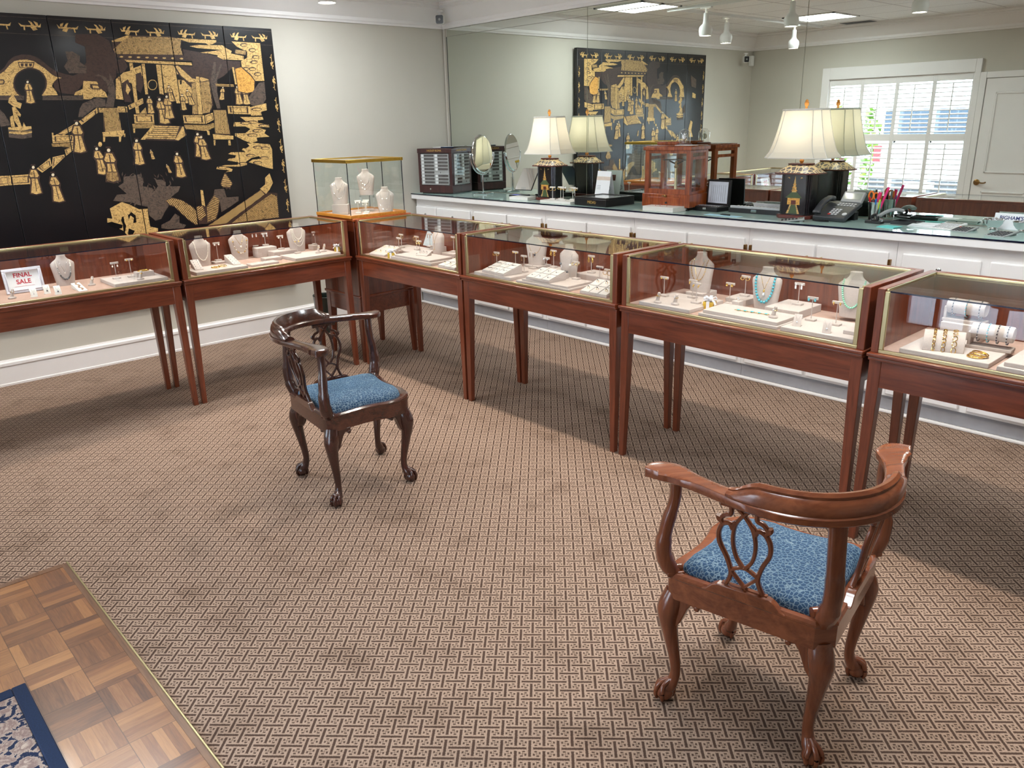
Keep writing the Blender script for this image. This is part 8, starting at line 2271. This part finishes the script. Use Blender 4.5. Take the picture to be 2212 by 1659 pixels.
# square tilting mirror
t = thing('tilting_mirror', 'square tilted table mirror on a white block foot', 'mirror', (1.375, -.33, CT), R(6))
MB().box(-.10, .10, -.055, .055, 0, .025).build('foot', M['white'], t, bevel=.002); MB().box(-.016, .016, .0, .02, .025, .10).build('stem', M['clear'], t, smooth=False)
mt = TR((.0, .01, .075), rx=R(-34)); MB().box(-.088, .088, -.004, .004, 0, .20, mt).build('mirror_back', M['black'], t, smooth=False)
MB().box(-.086, .086, -.006, -.004, .002, .198, mt).build('mirror_glass', M['mirror2'], t, smooth=False)
# black devices behind
t = thing('scale_display', 'small black digital scale with a blue screen behind the square mirror', 'scale', (1.19, -.19, CT), R(10))
MB().box(-.07, .07, -.06, .06, 0, .022).build('body', M['black'], t, bevel=.004); MB().box(-.045, .02, -.05, -.015, .022, .023).build('screen', emitter('blue_lcd', (.25, .3, .9, 1), .6), t, smooth=False)
o = MB().box(-.09, .09, -.065, .065, 0, .018).box(-.085, .085, -.01, .06, .018, .03).build('black_tray', M['black'], bevel=.003); tag(o, 'flat black tray between the square mirror and the first lamp', 'tray', None, (1.42, -.13, CT), R(4))
t = thing('loupe_holder', 'black loupe holder with a chrome lens beside the first lamp', 'loupe', (1.40, -.12, CT+.03), 0)
MB().box(-.03, .03, -.015, .015, 0, .03).build('body', M['black'], t, bevel=.004); MB().torus((.02, -.018, .03), .012, .003, Matrix.Rotation(R(90), 3, 'X'), 16, 6).build('lens_ring', M['chrome'], t)

# ---- table lamps
def fabric():
    t = NT('cream_silk_shade'); t.set(srgb(246, 243, 234), .8); tl = t.n('ShaderNodeBsdfTranslucent'); tl.inputs[0].default_value = srgb(252, 248, 236)
    mx = t.n('ShaderNodeMixShader'); mx.inputs[0].default_value = .5; t.l(t.b.outputs[0], mx.inputs[1]); t.l(tl.outputs[0], mx.inputs[2]); t.l(mx.outputs[0], t.out.inputs[0]); return t.m
M['shade'] = fabric(); M['shadetrim'] = flat('white_shade_piping', srgb(226, 224, 216), .8)
M['tole'] = flat('black_tole_paint', srgb(20, 18, 22), .2, coat=.5, var=.3); M['amber'] = flat('honey_finial', srgb(224, 150, 70), .25)
def tole_top():
    t = NT('scrolled_cream_tole'); v = t.coord(); w_ = t.n('ShaderNodeTexVoronoi', feature='DISTANCE_TO_EDGE'); t.l(v, w_.inputs['Vector']); w_.inputs['Scale'].default_value = 38
    t.set(t.ramp(w_.outputs[0], (.06, srgb(226, 204, 160)), (.14, srgb(92, 88, 92))), .35); return t.m
M['toletop'] = tole_top(); M['dkred'] = flat('oxblood_rim', srgb(92, 40, 32), .3)
def oct_(w, d, c): return [(-w+c, -d), (w-c, -d), (w, -d+c), (w, d-c), (w-c, d), (-w+c, d), (-w, d-c), (-w, -d+c)]
def table_lamp(label, loc):
    t = thing('table_lamp', label, 'lamp', loc, 0, 'painted table lamps')
    MB().prism(oct_(.115, .078, .03), 0, .022).build('base_plinth', M['dkred'], t, bevel=.004)
    body = MB().prism(oct_(.097, .060, .024), .022, .268).build('base', M['tole'], t, bevel=.002)
    # ribbed corners
    rb = MB()
    for sx in (-1, 1):
        for sy in (-1, 1):
            for k in range(3): a = (k+.5)/3; rb.lathe([(.0055, .024), (.0055, .266)], 8, c=(sx*(.097-.024*(1-a)), sy*(.060-.024*a), 0))
    rb.build('corner_ribs', M['tole'], t)
    # painted pagoda on the front
    def pt(pts, mat, n, y=-.0606): MB().prism(pts, y-.0006, y, Matrix(((1, 0, 0, 0), (0, 0, 1, 0), (0, 1, 0, 0), (0, 0, 0, 1)))).build(n, mat, body, smooth=False)
    G1 = AM['g']; og = AM['o']
    pt([(-.045, .03), (-.03, .03), (-.014, .09), (-.020, .09)], G1, 'painted_path'); pt([(.045, .03), (.03, .03), (.014, .09), (.020, .09)], G1, 'painted_path')
    pt([(-.03, .03), (.03, .03), (.014, .085), (-.014, .085)], M['pgreen'], 'painted_lawn'); pt([(-.042, .085), (.042, .085), (.040, .125), (-.040, .125)], og, 'painted_hall')
    pt([(-.016, .086), (.016, .086), (.016, .112), (-.016, .112)], M['dkred'], 'painted_door', -.0612); pt([(-.056, .125), (-.045, .135), (-.02, .16), (.02, .16), (.045, .135), (.056, .125)], M['pgreen'], 'painted_roof')
    pt([(-.016, .16), (.016, .16), (.012, .185), (.008, .20), (.004, .235), (0, .258), (-.004, .235), (-.008, .20), (-.012, .185)], G1, 'painted_spire')
    for k in range(3): pt([(-.022+.005*k, .168+.018*k), (.022-.005*k, .168+.018*k), (.014-.004*k, .176+.018*k), (-.014+.004*k, .176+.018*k)], og, 'painted_tier', -.0612)
    for s in (-1, 1): pt([(s*.035, .24), (s*.045, .247), (s*.052, .243), (s*.044, .251), (s*.036, .249)], G1, 'painted_bird')
    MB().prism(oct_(.140, .098, .036), .268, .276).build('cap_rim', M['dkred'], t, bevel=.002)
    MB().prism(oct_(.132, .092, .034), .276, .322, top=oct_(.070, .043, .02)).build('cap', M['toletop'], t, bevel=.001); MB().prism(oct_(.074, .047, .02), .322, .330).build('cap_top', M['dkred'], t, bevel=.001)
    MB().lathe([(.006, .33), (.012, .338), (.014, .346), (.009, .356), (.005, .362), (.005, .40)], 16).build('neck', M['amber'], t)
    z0, z1 = .364, .642; rings_o = []
    for k in range(9):
        u = k/8; w_ = .205-.083*u**.62 if k else .205; d_ = .142-.058*u**.62 if k else .142; rings_o.append([(x, y, z0+(z1-z0)*u) for x, y in oct_(w_, d_, .055-.022*u)])
    sh = MB().loft(rings_o, caps=False).build('shade', M['shade'], t, smooth=False)
    so = sh.modifiers.new('s', 'SOLIDIFY'); so.thickness = .0012
    tr = MB()
    for i in range(8): tr.sweep([r[i] for r in rings_o], .0022, 6)
    for r, rr in ((rings_o[0], .003), (rings_o[-1], .006)): tr.sweep(r, rr, 6, close=True)
    tr.build('piping', M['shadetrim'], sh)
    MB().sweep([(-.10, 0, .642), (.10, 0, .642)], .0018, 6).lathe([(.004, .36), (.004, .648)], 8).build('harp', M['brass'], t)
    MB().lathe([(.005, .645), (.009, .65), (.006, .656), (.012, .668), (.013, .682), (.008, .687), (.010, .692), (.003, .70)], 14).build('finial', M['amber'], t)
    MB().sphere((0, 0, .47), .026, 12, (1, 1, 1.25)).build('bulb', emitter('lamp_bulb', (1, .9, .68, 1), 2), t)
    lamp('bulb_light', 'POINT', (0, 0, .53), SHADE_W, (1, .95, .86), t, shadow_soft_size=.03)
    return t
M['pgreen'] = flat('painted_green', srgb(72, 88, 56), .4)
tl1 = table_lamp('black painted lamp with cream shade beside the square mirror', (1.592, -.225, CT))
dup(tl1, (3.748, -.204, CT), 0, 'black painted lamp with cream shade beside the telephone')

# ---- earring tray
o = MB().box(-.165, .165, -.075, .075, 0, .020).build('white_platform', M['white'], bevel=.002); tag(o, 'white platform carrying hoop earring stands before the first lamp', 'platform', None, (1.835, -.345, CT))
for i, (x, y, k, w) in enumerate(((1.735, -.34, 'bighoop', 'nearest the first lamp on the white platform'), (1.785, -.30, 'hoop', 'second on the white platform'), (1.855, -.345, 'hoop', 'in the middle of the white platform'), (1.905, -.29, 'bighoop', 'fourth on the white platform'), (1.965, -.33, 'hoop', 'nearest the black box on the white platform'))):
    t_stand(M['white'], 'white T stand of hoops '+w, (x, y, CT+.02), R(25), .10, 'white earring stands on the counter'); hang(k, 'gold hoop', w, (x, y, CT+.02), R(25), .10)
# ---- black glass-lidded box with gilt lettering
t = thing('glass_lidded_box', 'flat black box with a glass lid and gilt letters', 'box', (2.20, -.255, CT), R(-3))
bx = MB().box(-.165, .165, -.155, .155, 0, .052); bx.build('box', M['black'], t, bevel=.003)
rm = MB()
for a, b, c, d in ((-.165, .165, -.155, -.125), (-.165, .165, .125, .155), (-.165, -.135, -.125, .125), (.135, .165, -.125, .125)): rm.box(a, b, c, d, .052, .064)
rm.build('lid_frame', M['black'], t, bevel=.002); MB().box(-.135, .135, -.125, .125, .052, .0535).build('lining', M['paper'], t, smooth=False); MB().box(-.135, .135, -.125, .125, .058, .061).build('lid_glass', M['casepane'], t, smooth=False)
text('MIDAS·', .030, M['goldtext'], t, Matrix.Translation((0.02, -.1553, .028)) @ Matrix.Rotation(R(90), 4, 'X'))
# ---- tent card
t = thing('tent_card', 'white tent card showing a watch and bracelet, by the mirror', 'card', (2.035, -.062, CT), R(-4))
for s, a in ((-1, -11), (1, 11)):
    MB().box(-.075, .075, -.0008, .0008, 0, .235, TR((0, s*.045, 0), rx=R(a))).build('leaf', M['paper'], t, smooth=False)
f = TR((0, -.0465, 0), rx=R(-11)); M['beige'] = flat('beige_print', srgb(216, 200, 186), .6); M['printgrey'] = flat('grey_print', srgb(170, 172, 178), .6)
MB().box(-.074, .074, -.0012, 0, .165, .193, f).build('printed_band', M['beige'], t, smooth=False)
MB().torus((.035, -.002, .165), .022, .005, Matrix.Rotation(R(90), 3, 'X'), 20, 6).build('printed_watch', M['printgrey'], t)
MB().torus((.038, -.006, .10), .028, .0035, Matrix.Rotation(R(90), 3, 'X'), 20, 6, (1.2, .7)).build('printed_bracelet', M['printgrey'], t)
for k in range(3): MB().box(-.06, -.02, -.0012, 0, .12-.012*k, .123-.012*k, f).build('printed_line', M['printgrey'], t, smooth=False)
g_ = TR((0, .0465, 0), rx=R(11)); MB().box(-.06, .02, 0, .0012, .155, .20, g_).build('red_label', M['dkred'], t, smooth=False)

# ---- balance in its glazed case
t = thing('balance_case', 'antique gold balance scale in a glazed cherry wood case', 'balance', (2.80, -.185, CT+.022), R(6))
w, d = .38, .265
for sx in (-1, 1):
    for sy in (-1, 1): MB().lathe([(.014, -.022), (.014, -.017), (.005, -.015), (.005, 0)], 12, c=(sx*(w/2-.03), sy*(d/2-.03), 0)).build('levelling_foot', M['black'], t)
MB().box(-w/2, w/2, -d/2, d/2, 0, .088).build('drawer_base', M['cherry'], t, bevel=.003); MB().box(-w/2+.05, w/2-.06, -d/2-.004, -d/2, .012, .066).build('drawer_front', M['cherry'], t, bevel=.002)
MB().lathe([(.010, 0), (.010, .008), (.004, .012)], 12, M=TR((0, -d/2, .075), rx=R(90))).box(-.028, -.012, -d/2-.004, -d/2, .071, .079).build('release_knob', M['oldbrass'], t); MB().lathe([(.007, 0), (.007, .006)], 12, M=TR((.01, -d/2-.004, .03), rx=R(90))).build('drawer_knob', M['black'], t)
fr = MB(); i_ = .015
for sx in (-1, 1):
    for sy in (-1, 1): fr.cbox(sx*(w/2-.028), sy*(d/2-.026), .088, .032, .032, .292)
fr.box(-w/2+.044, w/2-.044, -d/2+.013, -d/2+.035, .088, .122).box(-w/2+.044, w/2-.044, d/2-.035, d/2-.013, .088, .122).box(-w/2+.013, -w/2+.035, -d/2+.042, d/2-.042, .088, .105).box(w/2-.035, w/2-.013, -d/2+.042, d/2-.042, .088, .105)
fr.box(-w/2+.044, w/2-.044, -d/2+.013, -d/2+.035, .36, .38).box(-w/2+.044, w/2-.044, d/2-.035, d/2-.013, .36, .38)
for s in (-1, 1): x0, x1 = sorted((s*(w/2-.013), s*(w/2-.035))); fr.box(x0, x1, -d/2+.042, d/2-.042, .318, .338).box(x0, x1, -d/2+.042, d/2-.042, .362, .38)
fr.build('case_frame', M['cherry'], t, smooth=False)
MB().box(-w/2, w/2, -d/2, d/2, .38, .404).box(-w/2+.012, w/2-.012, -d/2+.012, d/2-.012, .404, .41).build('top', M['cherry'], t, bevel=.004)
for a, b, c, e in ((-w/2+.044, w/2-.044, -d/2+.022, -d/2+.025), (-w/2+.044, w/2-.044, d/2-.025, d/2-.022), (-w/2+.022, -w/2+.025, -d/2+.042, d/2-.042), (w/2-.025, w/2-.022, -d/2+.042, d/2-.042)): MB().box(a, b, c, e, .105, .375).build('glass_pane', M['casepane'], t, smooth=False)
MB().lathe([(.03, .088), (.03, .094), (.012, .10), (.0095, .105), (.0095, .255), (.013, .258), (.016, .266), (.011, .274), (.010, .30), (.006, .305)], 20).build('brass_column', M['brass'], t)
bm = MB().box(-.11, .11, -.003, .003, .308, .313).sweep([(-.11, 0, .31), (0, 0, .318), (.11, 0, .31)], .002, 6)
for s in (-1, 1): bm.sweep([(s*.008, 0, .285), (s*.055, 0, .305)], .005, 8)
bm.build('beam', M['black'], t)
for s in (-1, 1): MB().lathe([(.001, .1), (.03, .104), (.034, .112), (.032, .112), (.001, .102)], 20, c=(s*.095, -.01, 0)).build('pan', M['silver'], t); MB().sweep([(s*.105, 0, .31), (s*.095, -.01, .115)], .0008, 5).build('hanger', M['brass'], t)
MB().cbox(.04, .06, .088, .12, .04, .03).build('weight_box', M['oldbrass'], t, bevel=.002)
o = MB().box(-.09, .09, -.045, .045, 0, .022).build('wooden_box', M['cherry'], bevel=.002); tag(o, 'low cherry wood box lying on top of the balance case', 'box', None, (2.70, -.115, CT+.022+.4105), R(6))
o = MB().box(-.07, .07, -.045, .045, 0, .003).build('folded_paper', M['paper'], bevel=.001); tag(o, 'folded white paper on top of the balance case', 'paper', None, (2.90, -.215, CT+.022+.4105), R(-15))
t = thing('glass_cloche', 'small glass dome over a pocket watch atop the balance case', 'dome', (2.815, -.12, CT+.022+.4105), 0)
MB().lathe([(.052, 0), (.052, .006), (.044, .010)], 28).build('base', M['dkred'], t)
pr = [(.041, .010)]+[(.041, .010+.055*k/4) for k in range(1, 5)]+[(.041*math.cos(PI/2*k/7), .065+.041*math.sin(PI/2*k/7)) for k in range(1, 7)]+[(.002, .106)]
MB().lathe(pr, 28, caps=False).build('dome', glass('cloche_glass', (.96, .97, .97, 1), 1.6, .06), t)
MB().sweep(spline([(0, .01, .01), (0, .012, .08), (0, .004, .088), (0, -.004, .082)], 4), .0015, 6).build('hook', M['brass'], t)
pw = thing('pocket_watch', 'pocket watch hanging inside the small glass dome', 'watch', (2.815, -.126, CT+.022+.4105+.052), 0); MB().lathe([(.018, -.003), (.02, 0), (.018, .003)], 24, M=TR(rx=R(90))).torus((0, 0, .025), .005, .0012, Matrix.Rotation(R(90), 3, 'X'), 12, 5).build('case', M['silver'], pw); MB().lathe([(.016, .0031), (.016, .0036)], 24, M=TR(rx=R(90))).build('dial', M['white'], pw)

# ---- white earring box, ring-size boxes
o = MB().box(-.13, .13, -.085, .085, 0, .034).build('white_box', M['white'], bevel=.002); tag(o, 'shallow white box of small earrings in front of the balance', 'box', None, (2.835, -.375+.03, CT))
studs(None, 'tiny red earring on the shallow white box', (2.835, -.345, CT+.034), 0, [(-.08, .02, 0), (-.04, .02, 0), (.0, .035, 0), (.05, .03, 0), (-.06, -.03, 0), (-.02, -.03, 0), (.03, -.02, 0)], 'red', .003, 'earrings on the white box')
t = thing('gemstone_box', 'open black gemstone box with a printed white lid', 'box', (3.085, -.150, CT), R(-6))
MB().box(-.105, .105, -.075, .055, 0, .030).build('box', M['black'], t, bevel=.003); MB().box(-.098, .098, .055, .072, .030, .205, TR((0, .0, 0), rx=R(-3))).build('lid', M['black'], t, bevel=.003); MB().box(-.082, .082, .0525, .0555, .048, .192, TR(rx=R(-3))).build('printed_card', flat('pale_print_card', srgb(208, 212, 222), .5), t, smooth=False)
for k in range(8): MB().box(-.06+.017*k, -.056+.017*k, .0515, .053, .06, .17, TR(rx=R(-3))).build('printed_column', M['printgrey'], t, smooth=False)
m = MB()
for k in range(11): m.cbox(-.09+.018*k, -.01, .030, .007, .07, .005)
m.build('stone_slots', M['silver'], t, bevel=.001); MB().box(-.014, .014, -.079, -.075, .012, .026).build('clasp', M['chrome'], t, bevel=.001)
t = thing('gemstone_tray', 'long black tray with a silver front bar and stone slots', 'tray', (3.425, -.115, CT), 0)
MB().box(-.19, .19, -.06, .06, 0, .030).build('tray', M['black'], t, bevel=.002); MB().box(-.18, .19, -.058, -.042, .030, .046).build('front_bar', M['tray'], t, bevel=.002)
m = MB()
for k in range(14): m.cbox(-.165+.025*k, .0, .030, .010, .06, .010)
m.build('stone_slots', M['white'], t, bevel=.001); MB().box(-.02, .02, -.064, -.06, .010, .026).build('clasp', M['chrome'], t, bevel=.001); MB().box(-.06, .19, .035, .05, .03, .06).build('back_bar', M['tray'], t, bevel=.002)
# ---- papers, pens, calculators
o = MB().box(-.13, .13, -.035, .035, 0, .0012).build('blue_slip', flat('pale_blue_paper', srgb(170, 214, 230), .6), smooth=False); tag(o, 'pale blue paper slip lying before the long black tray', 'paper', None, (3.32, -.372, CT), R(-4))
o = MB().sweep([(-.035, 0, .005), (.03, 0, .005)], .0045, 8).torus((-.045, .008, .003), .010, .0022, None, 14, 5).build('tweezer_ring', M['black']); tag(o, 'small black penlight on the blue paper slip', 'penlight', None, (3.34, -.362, CT+.0015), R(-10))
M['lcd'] = flat('grey_green_lcd', srgb(150, 158, 146), .15); M['keyw'] = flat('pale_keys', srgb(206, 208, 210), .5); M['keyd'] = flat('dark_keys', srgb(44, 44, 48), .5); M['keyr'] = flat('red_key', srgb(190, 60, 50), .5)
def calculator(label, loc, rz, body, keys, s=1.0, nx=5, ny=5, red=True):
    t = thing('calculator', label, 'calculator', loc, rz, 'desk calculators'); t.scale = (s, s, s); mt = TR(rx=R(7))
    MB().box(-.052, .052, -.07, .07, .001, .011, mt).box(-.045, .045, .04, .06, -.009, .003, mt).build('body', M[body], t, bevel=.003); MB().box(-.04, .04, .038, .060, .011, .0118, mt).build('screen', M['lcd'], t, smooth=False)
    a, b = MB(), MB()
    for i in range(nx):
        for j in range(ny): ((b if (i == 0 and j == ny-1 and red) else a)).cbox(-.036+.072*i/(nx-1), -.058+.082*j/(ny-1), .011, .052/nx, .062/ny, .003, mt)
    a.build('keys', M[keys], t, bevel=.001)
    if red: b.build('red_key', M['keyr'], t, bevel=.001)
    return t
calculator('silver calculator lying against the foot of the second lamp', (3.810, -.372, CT+.0012), R(-62), 'grey', 'keyd', 1.0)
calculator('large white desk calculator beside the paper stack', (4.625, -.155, CT+.0012), R(-12), 'cap', 'keyw', 1.15, red=False)
calculator('dark-keyed calculator with a red key left of the silver bowls', (4.730, -.225, CT+.0012), R(-8), 'grey', 'keyd', .9)
calculator('grey calculator in front of the second silver bowl', (4.935, -.300, CT+.0012), R(-14), 'grey', 'keyd', .95, red=False)
# ---- telephone
t = thing('telephone', 'charcoal desk telephone with handset and tilted screen', 'telephone', (3.99, -.190, CT), R(-6))
mt = TR((0, -.085, .012), rx=R(24)); MB().box(-.10, .11, 0, .20, -.012, .016, mt).build('body', M['charcoal'], t, bevel=.006); MB().box(-.06, .09, .06, .10, 0, .05).build('stand', M['black'], t, bevel=.004)
sc = TR((0, .085, .098), rx=R(52)); MB().box(-.028, .108, 0, .075, -.012, .01, sc).build('screen_housing', M['grey'], t, bevel=.004); MB().box(-.018, .096, .02, .062, .010, .011, sc).build('screen', M['lcd'], t, smooth=False)
ky, kr = MB(), MB()
for i in range(3):
    for j in range(4): (kr if (i == 0 and j == 0) else ky).cbox(-.008+.022*i, .035+.019*j, .016, .015, .011, .004, mt)
for i in range(6): ky.cbox(-.012+.02*i, .145, .016, .014, .010, .003, mt); ky.cbox(-.012+.02*i, .165, .016, .014, .010, .003, mt)
ky.build('keys', M['keyw'], t, bevel=.001); kr.build('red_key', M['keyr'], t, bevel=.001); MB().lathe([(.014, .016), (.014, .020), (.009, .021)], 20, c=(.088, .045, 0), M=mt).build('navigation_dial', M['keyw'], t)
hs = [mt @ Vector(p) for p in spline([(-.075, .012, .030), (-.075, .03, .043), (-.075, .09, .058), (-.075, .15, .054), (-.075, .185, .036)], 5)]
MB().sweep(hs, [(.026, .016)]*4+[(.022, .012)]*13+[(.026, .017)]*4, 14, power=2.8).build('handset', M['charcoal'], t)
co = [Vector((-.08+.11*(k/90)+.004*math.cos(k*1.3), -.11-.02*math.sin(PI*k/90)+.0, .008+.005*math.sin(k*1.3))) for k in range(91)]
MB().sweep(co, .0028, 5).build('coiled_cord', M['black'], t)
# ---- pen cup and its contents
o = MB().lathe([(.001, .002), (.030, 0), (.032, .004), (.030, .012), (.040, .11), (.0425, .114), (.040, .115), (.0375, .108), (.028, .014), (.001, .012)], 28).build('pen_cup', M['silver']); tag(o, 'polished silver cup full of pens beside the telephone', 'cup', None, (4.185, -.105, CT))
CU = Vector((4.185, -.105, CT))
M['orange'] = flat('orange_plastic', srgb(226, 120, 40), .35); M['pink'] = flat('hot_pink_plastic', srgb(230, 50, 120), .35); M['blue'] = flat('blue_plastic', srgb(40, 110, 190), .35); M['lime'] = flat('lime_plastic', srgb(190, 210, 70), .35)
def stick(label, mat, dx, dy, lean, az, ln, r=.0055, name='pen', cat='pen'):
    d_ = Matrix.Rotation(R(az), 3, 'Z') @ Vector((math.sin(R(lean)), 0, math.cos(R(lean)))); p0 = CU+Vector((dx, dy, .022))
    t = thing(name, label, cat, p0); MB().sweep([(0, 0, 0), tuple(d_*ln*.72)], r, 10).build('barrel', M[mat], t); MB().sweep([tuple(d_*ln*.72), tuple(d_*ln)], r*1.08, 10).build('cap', M[mat], t)
stick('pink highlighter leaning out of the silver cup, shorter one', 'pink', .0, -.012, 10, 10, .15, .0085, 'highlighter', 'highlighter'); stick('long pink marker leaning furthest out of the silver cup', 'pink', .014, 0, 17, 0, .185, .007, 'marker', 'marker')
stick('black pen standing at the back of the silver cup', 'black', -.005, .012, 6, 120, .16); stick('blue pen leaning low at the front of the silver cup', 'blue', .006, -.016, 12, 300, .115); stick('lime pen low at the front of the silver cup', 'lime', .014, -.012, 14, 330, .11)
stick('red pen beside the scissor handles in the silver cup', 'red', -.012, -.012, 9, 210, .12); stick('grey pen at the back of the silver cup', 'grey', .008, .014, 8, 60, .15)
t = thing('scissors', 'orange-handled scissors standing in the silver cup', 'scissors', CU+Vector((-.014, 0, .020)), R(20))
MB().box(-.004, .004, -.001, .001, 0, .10).build('blades', M['silver'], t); MB().torus((-.014, 0, .128), .014, .005, Matrix.Rotation(R(90), 3, 'X'), 18, 8, (.9, 1.7)).torus((.012, 0, .125), .012, .0045, Matrix.Rotation(R(90), 3, 'X'), 18, 8, (.9, 1.6)).build('handles', M['orange'], t)
t = thing('cutter', 'orange-handled cutter standing behind the pink highlighter', 'cutter', CU+Vector((.018, .012, .022)), R(-10)); MB().box(-.006, .006, -.004, .004, 0, .10).build('shaft', M['grey'], t, bevel=.001); MB().box(-.009, .009, -.006, .006, .10, .14).build('handle', M['orange'], t, bevel=.003)
# stapler, desk tidy
t = thing('stapler', 'grey stapler with an open arm beside the silver cup', 'stapler', (4.285, -.12, CT), R(35))
MB().box(-.075, .05, -.017, .017, 0, .012).build('base', M['charcoal'], t, bevel=.003); P = spline([(-.07, 0, .03), (-.02, 0, .062), (.03, 0, .075), (.07, 0, .066)], 4); MB().sweep(P, [(.017, .010)]*len(P), 10, power=3).build('arm', M['grey'], t)
t = thing('tape_dispenser', 'small black tape dispenser in front of the stapler', 'dispenser', (4.235, -.205, CT), R(-8)); MB().box(-.05, .05, -.02, .02, 0, .016).build('base', M['black'], t, bevel=.003); MB().torus((0, 0, .032), .018, .008, Matrix.Rotation(R(90), 3, 'X'), 20, 8).build('tape_roll', M['black'], t); MB().sweep([(.045, 0, .012), (.05, 0, .026), (.03, 0, .03)], .002, 5).build('cutter_arm', M['chrome'], t)
o = MB().box(-.075, .075, -.05, .05, 0, .006).box(-.075, .075, -.05, -.045, .006, .020).box(-.075, .075, .045, .05, .006, .020).box(-.075, -.07, -.045, .045, .006, .020).box(.07, .075, -.045, .045, .006, .020).build('desk_tray', M['black'], bevel=.001); tag(o, 'low black desk tray between stapler and paper stack', 'tray', None, (4.395, -.135, CT), R(-4))
o = MB().sweep([(-.06, 0, 0), (.06, 0, 0)], .004, 8).build('pen', M['black']); tag(o, 'black pen lying in the low desk tray', 'pen', None, (4.395, -.135, CT+.0105), R(15))
for k in range(3):
    o = MB().box(-.05, .05, -.035, .035, 0, .0018).build('note_slip', M['teal'], smooth=False); tag(o, 'aqua note slip, %s of the folded pile near the counter edge' % ('bottom one', 'middle one', 'top one')[k], 'paper', 'aqua note slips', (4.365+.006*k, -.325+.004*k, CT+.002*k), R(-6-5*k))
for k in range(6):
    o = MB().box(-.065, .065, -.05, .05, 0, .0022).build('paper_sheet', M['paper'], smooth=False); tag(o, 'white sheet in the small paper stack beside the calculators', 'paper', 'stacked white sheets', (4.495+.003*k, -.165+.002*(k % 3), CT+.0024*k), R(-8+2*k))
o = MB().box(-.085, .085, -.022, .022, 0, .004).build('aqua_folder', M['teal'], bevel=.001); tag(o, 'aqua folder lying against the mirror behind the paper stack', 'folder', None, (4.45, -.035, CT+.0005), 0)
# silver bowls with trinkets, card with lettering
def bowl(label, loc, s):
    o = MB().lathe([(.001, .004), (.022, 0), (.024, .004), (.015, .012), (.030, .022), (.044, .040), (.050, .058), (.0525, .060), (.050, .061), (.047, .056), (.040, .042), (.026, .026), (.001, .022)], 32).build('silver_bowl', M['silver']); tag(o, label, 'bowl', 'silver bowls', loc); o.scale = (s, s, s)
    random.seed(int(loc[0]*1000)); m = MB()
    for _ in range(16): a = random.uniform(0, 6.28); r_ = random.uniform(0, .036); m.sphere((r_*math.cos(a), r_*math.sin(a), .052+random.uniform(-.004, .012)), random.uniform(.005, .009), 6)
    c = m.build('trinkets', M['diamond']); tag(c, 'glittering trinkets heaped in the '+label.split(',')[0], 'trinkets', None, loc); c['kind'] = 'stuff'; c.scale = (s, s, s)
bowl('silver bowl beside the red-keyed calculator, in front of the lettered card', (4.845, -.150, CT), 1.0); bowl('silver bowl at the picture edge behind the grey calculator', (4.985, -.160, CT), .95)
t = thing('lettered_card', 'white card with blue letters behind the silver bowls', 'sign', (4.925, -.060, CT), R(-4)); f = TR(rx=R(-12)); MB().box(-.115, .115, -.001, .001, 0, .085, f).build('card', M['paper'], t, smooth=False)
text("BIGHAM'S, INC", .027, flat('navy_print', srgb(40, 50, 110), .6), t, f @ Matrix.Translation((0, -.0013, .060)) @ Matrix.Rotation(R(90), 4, 'X'), bold=.0005)
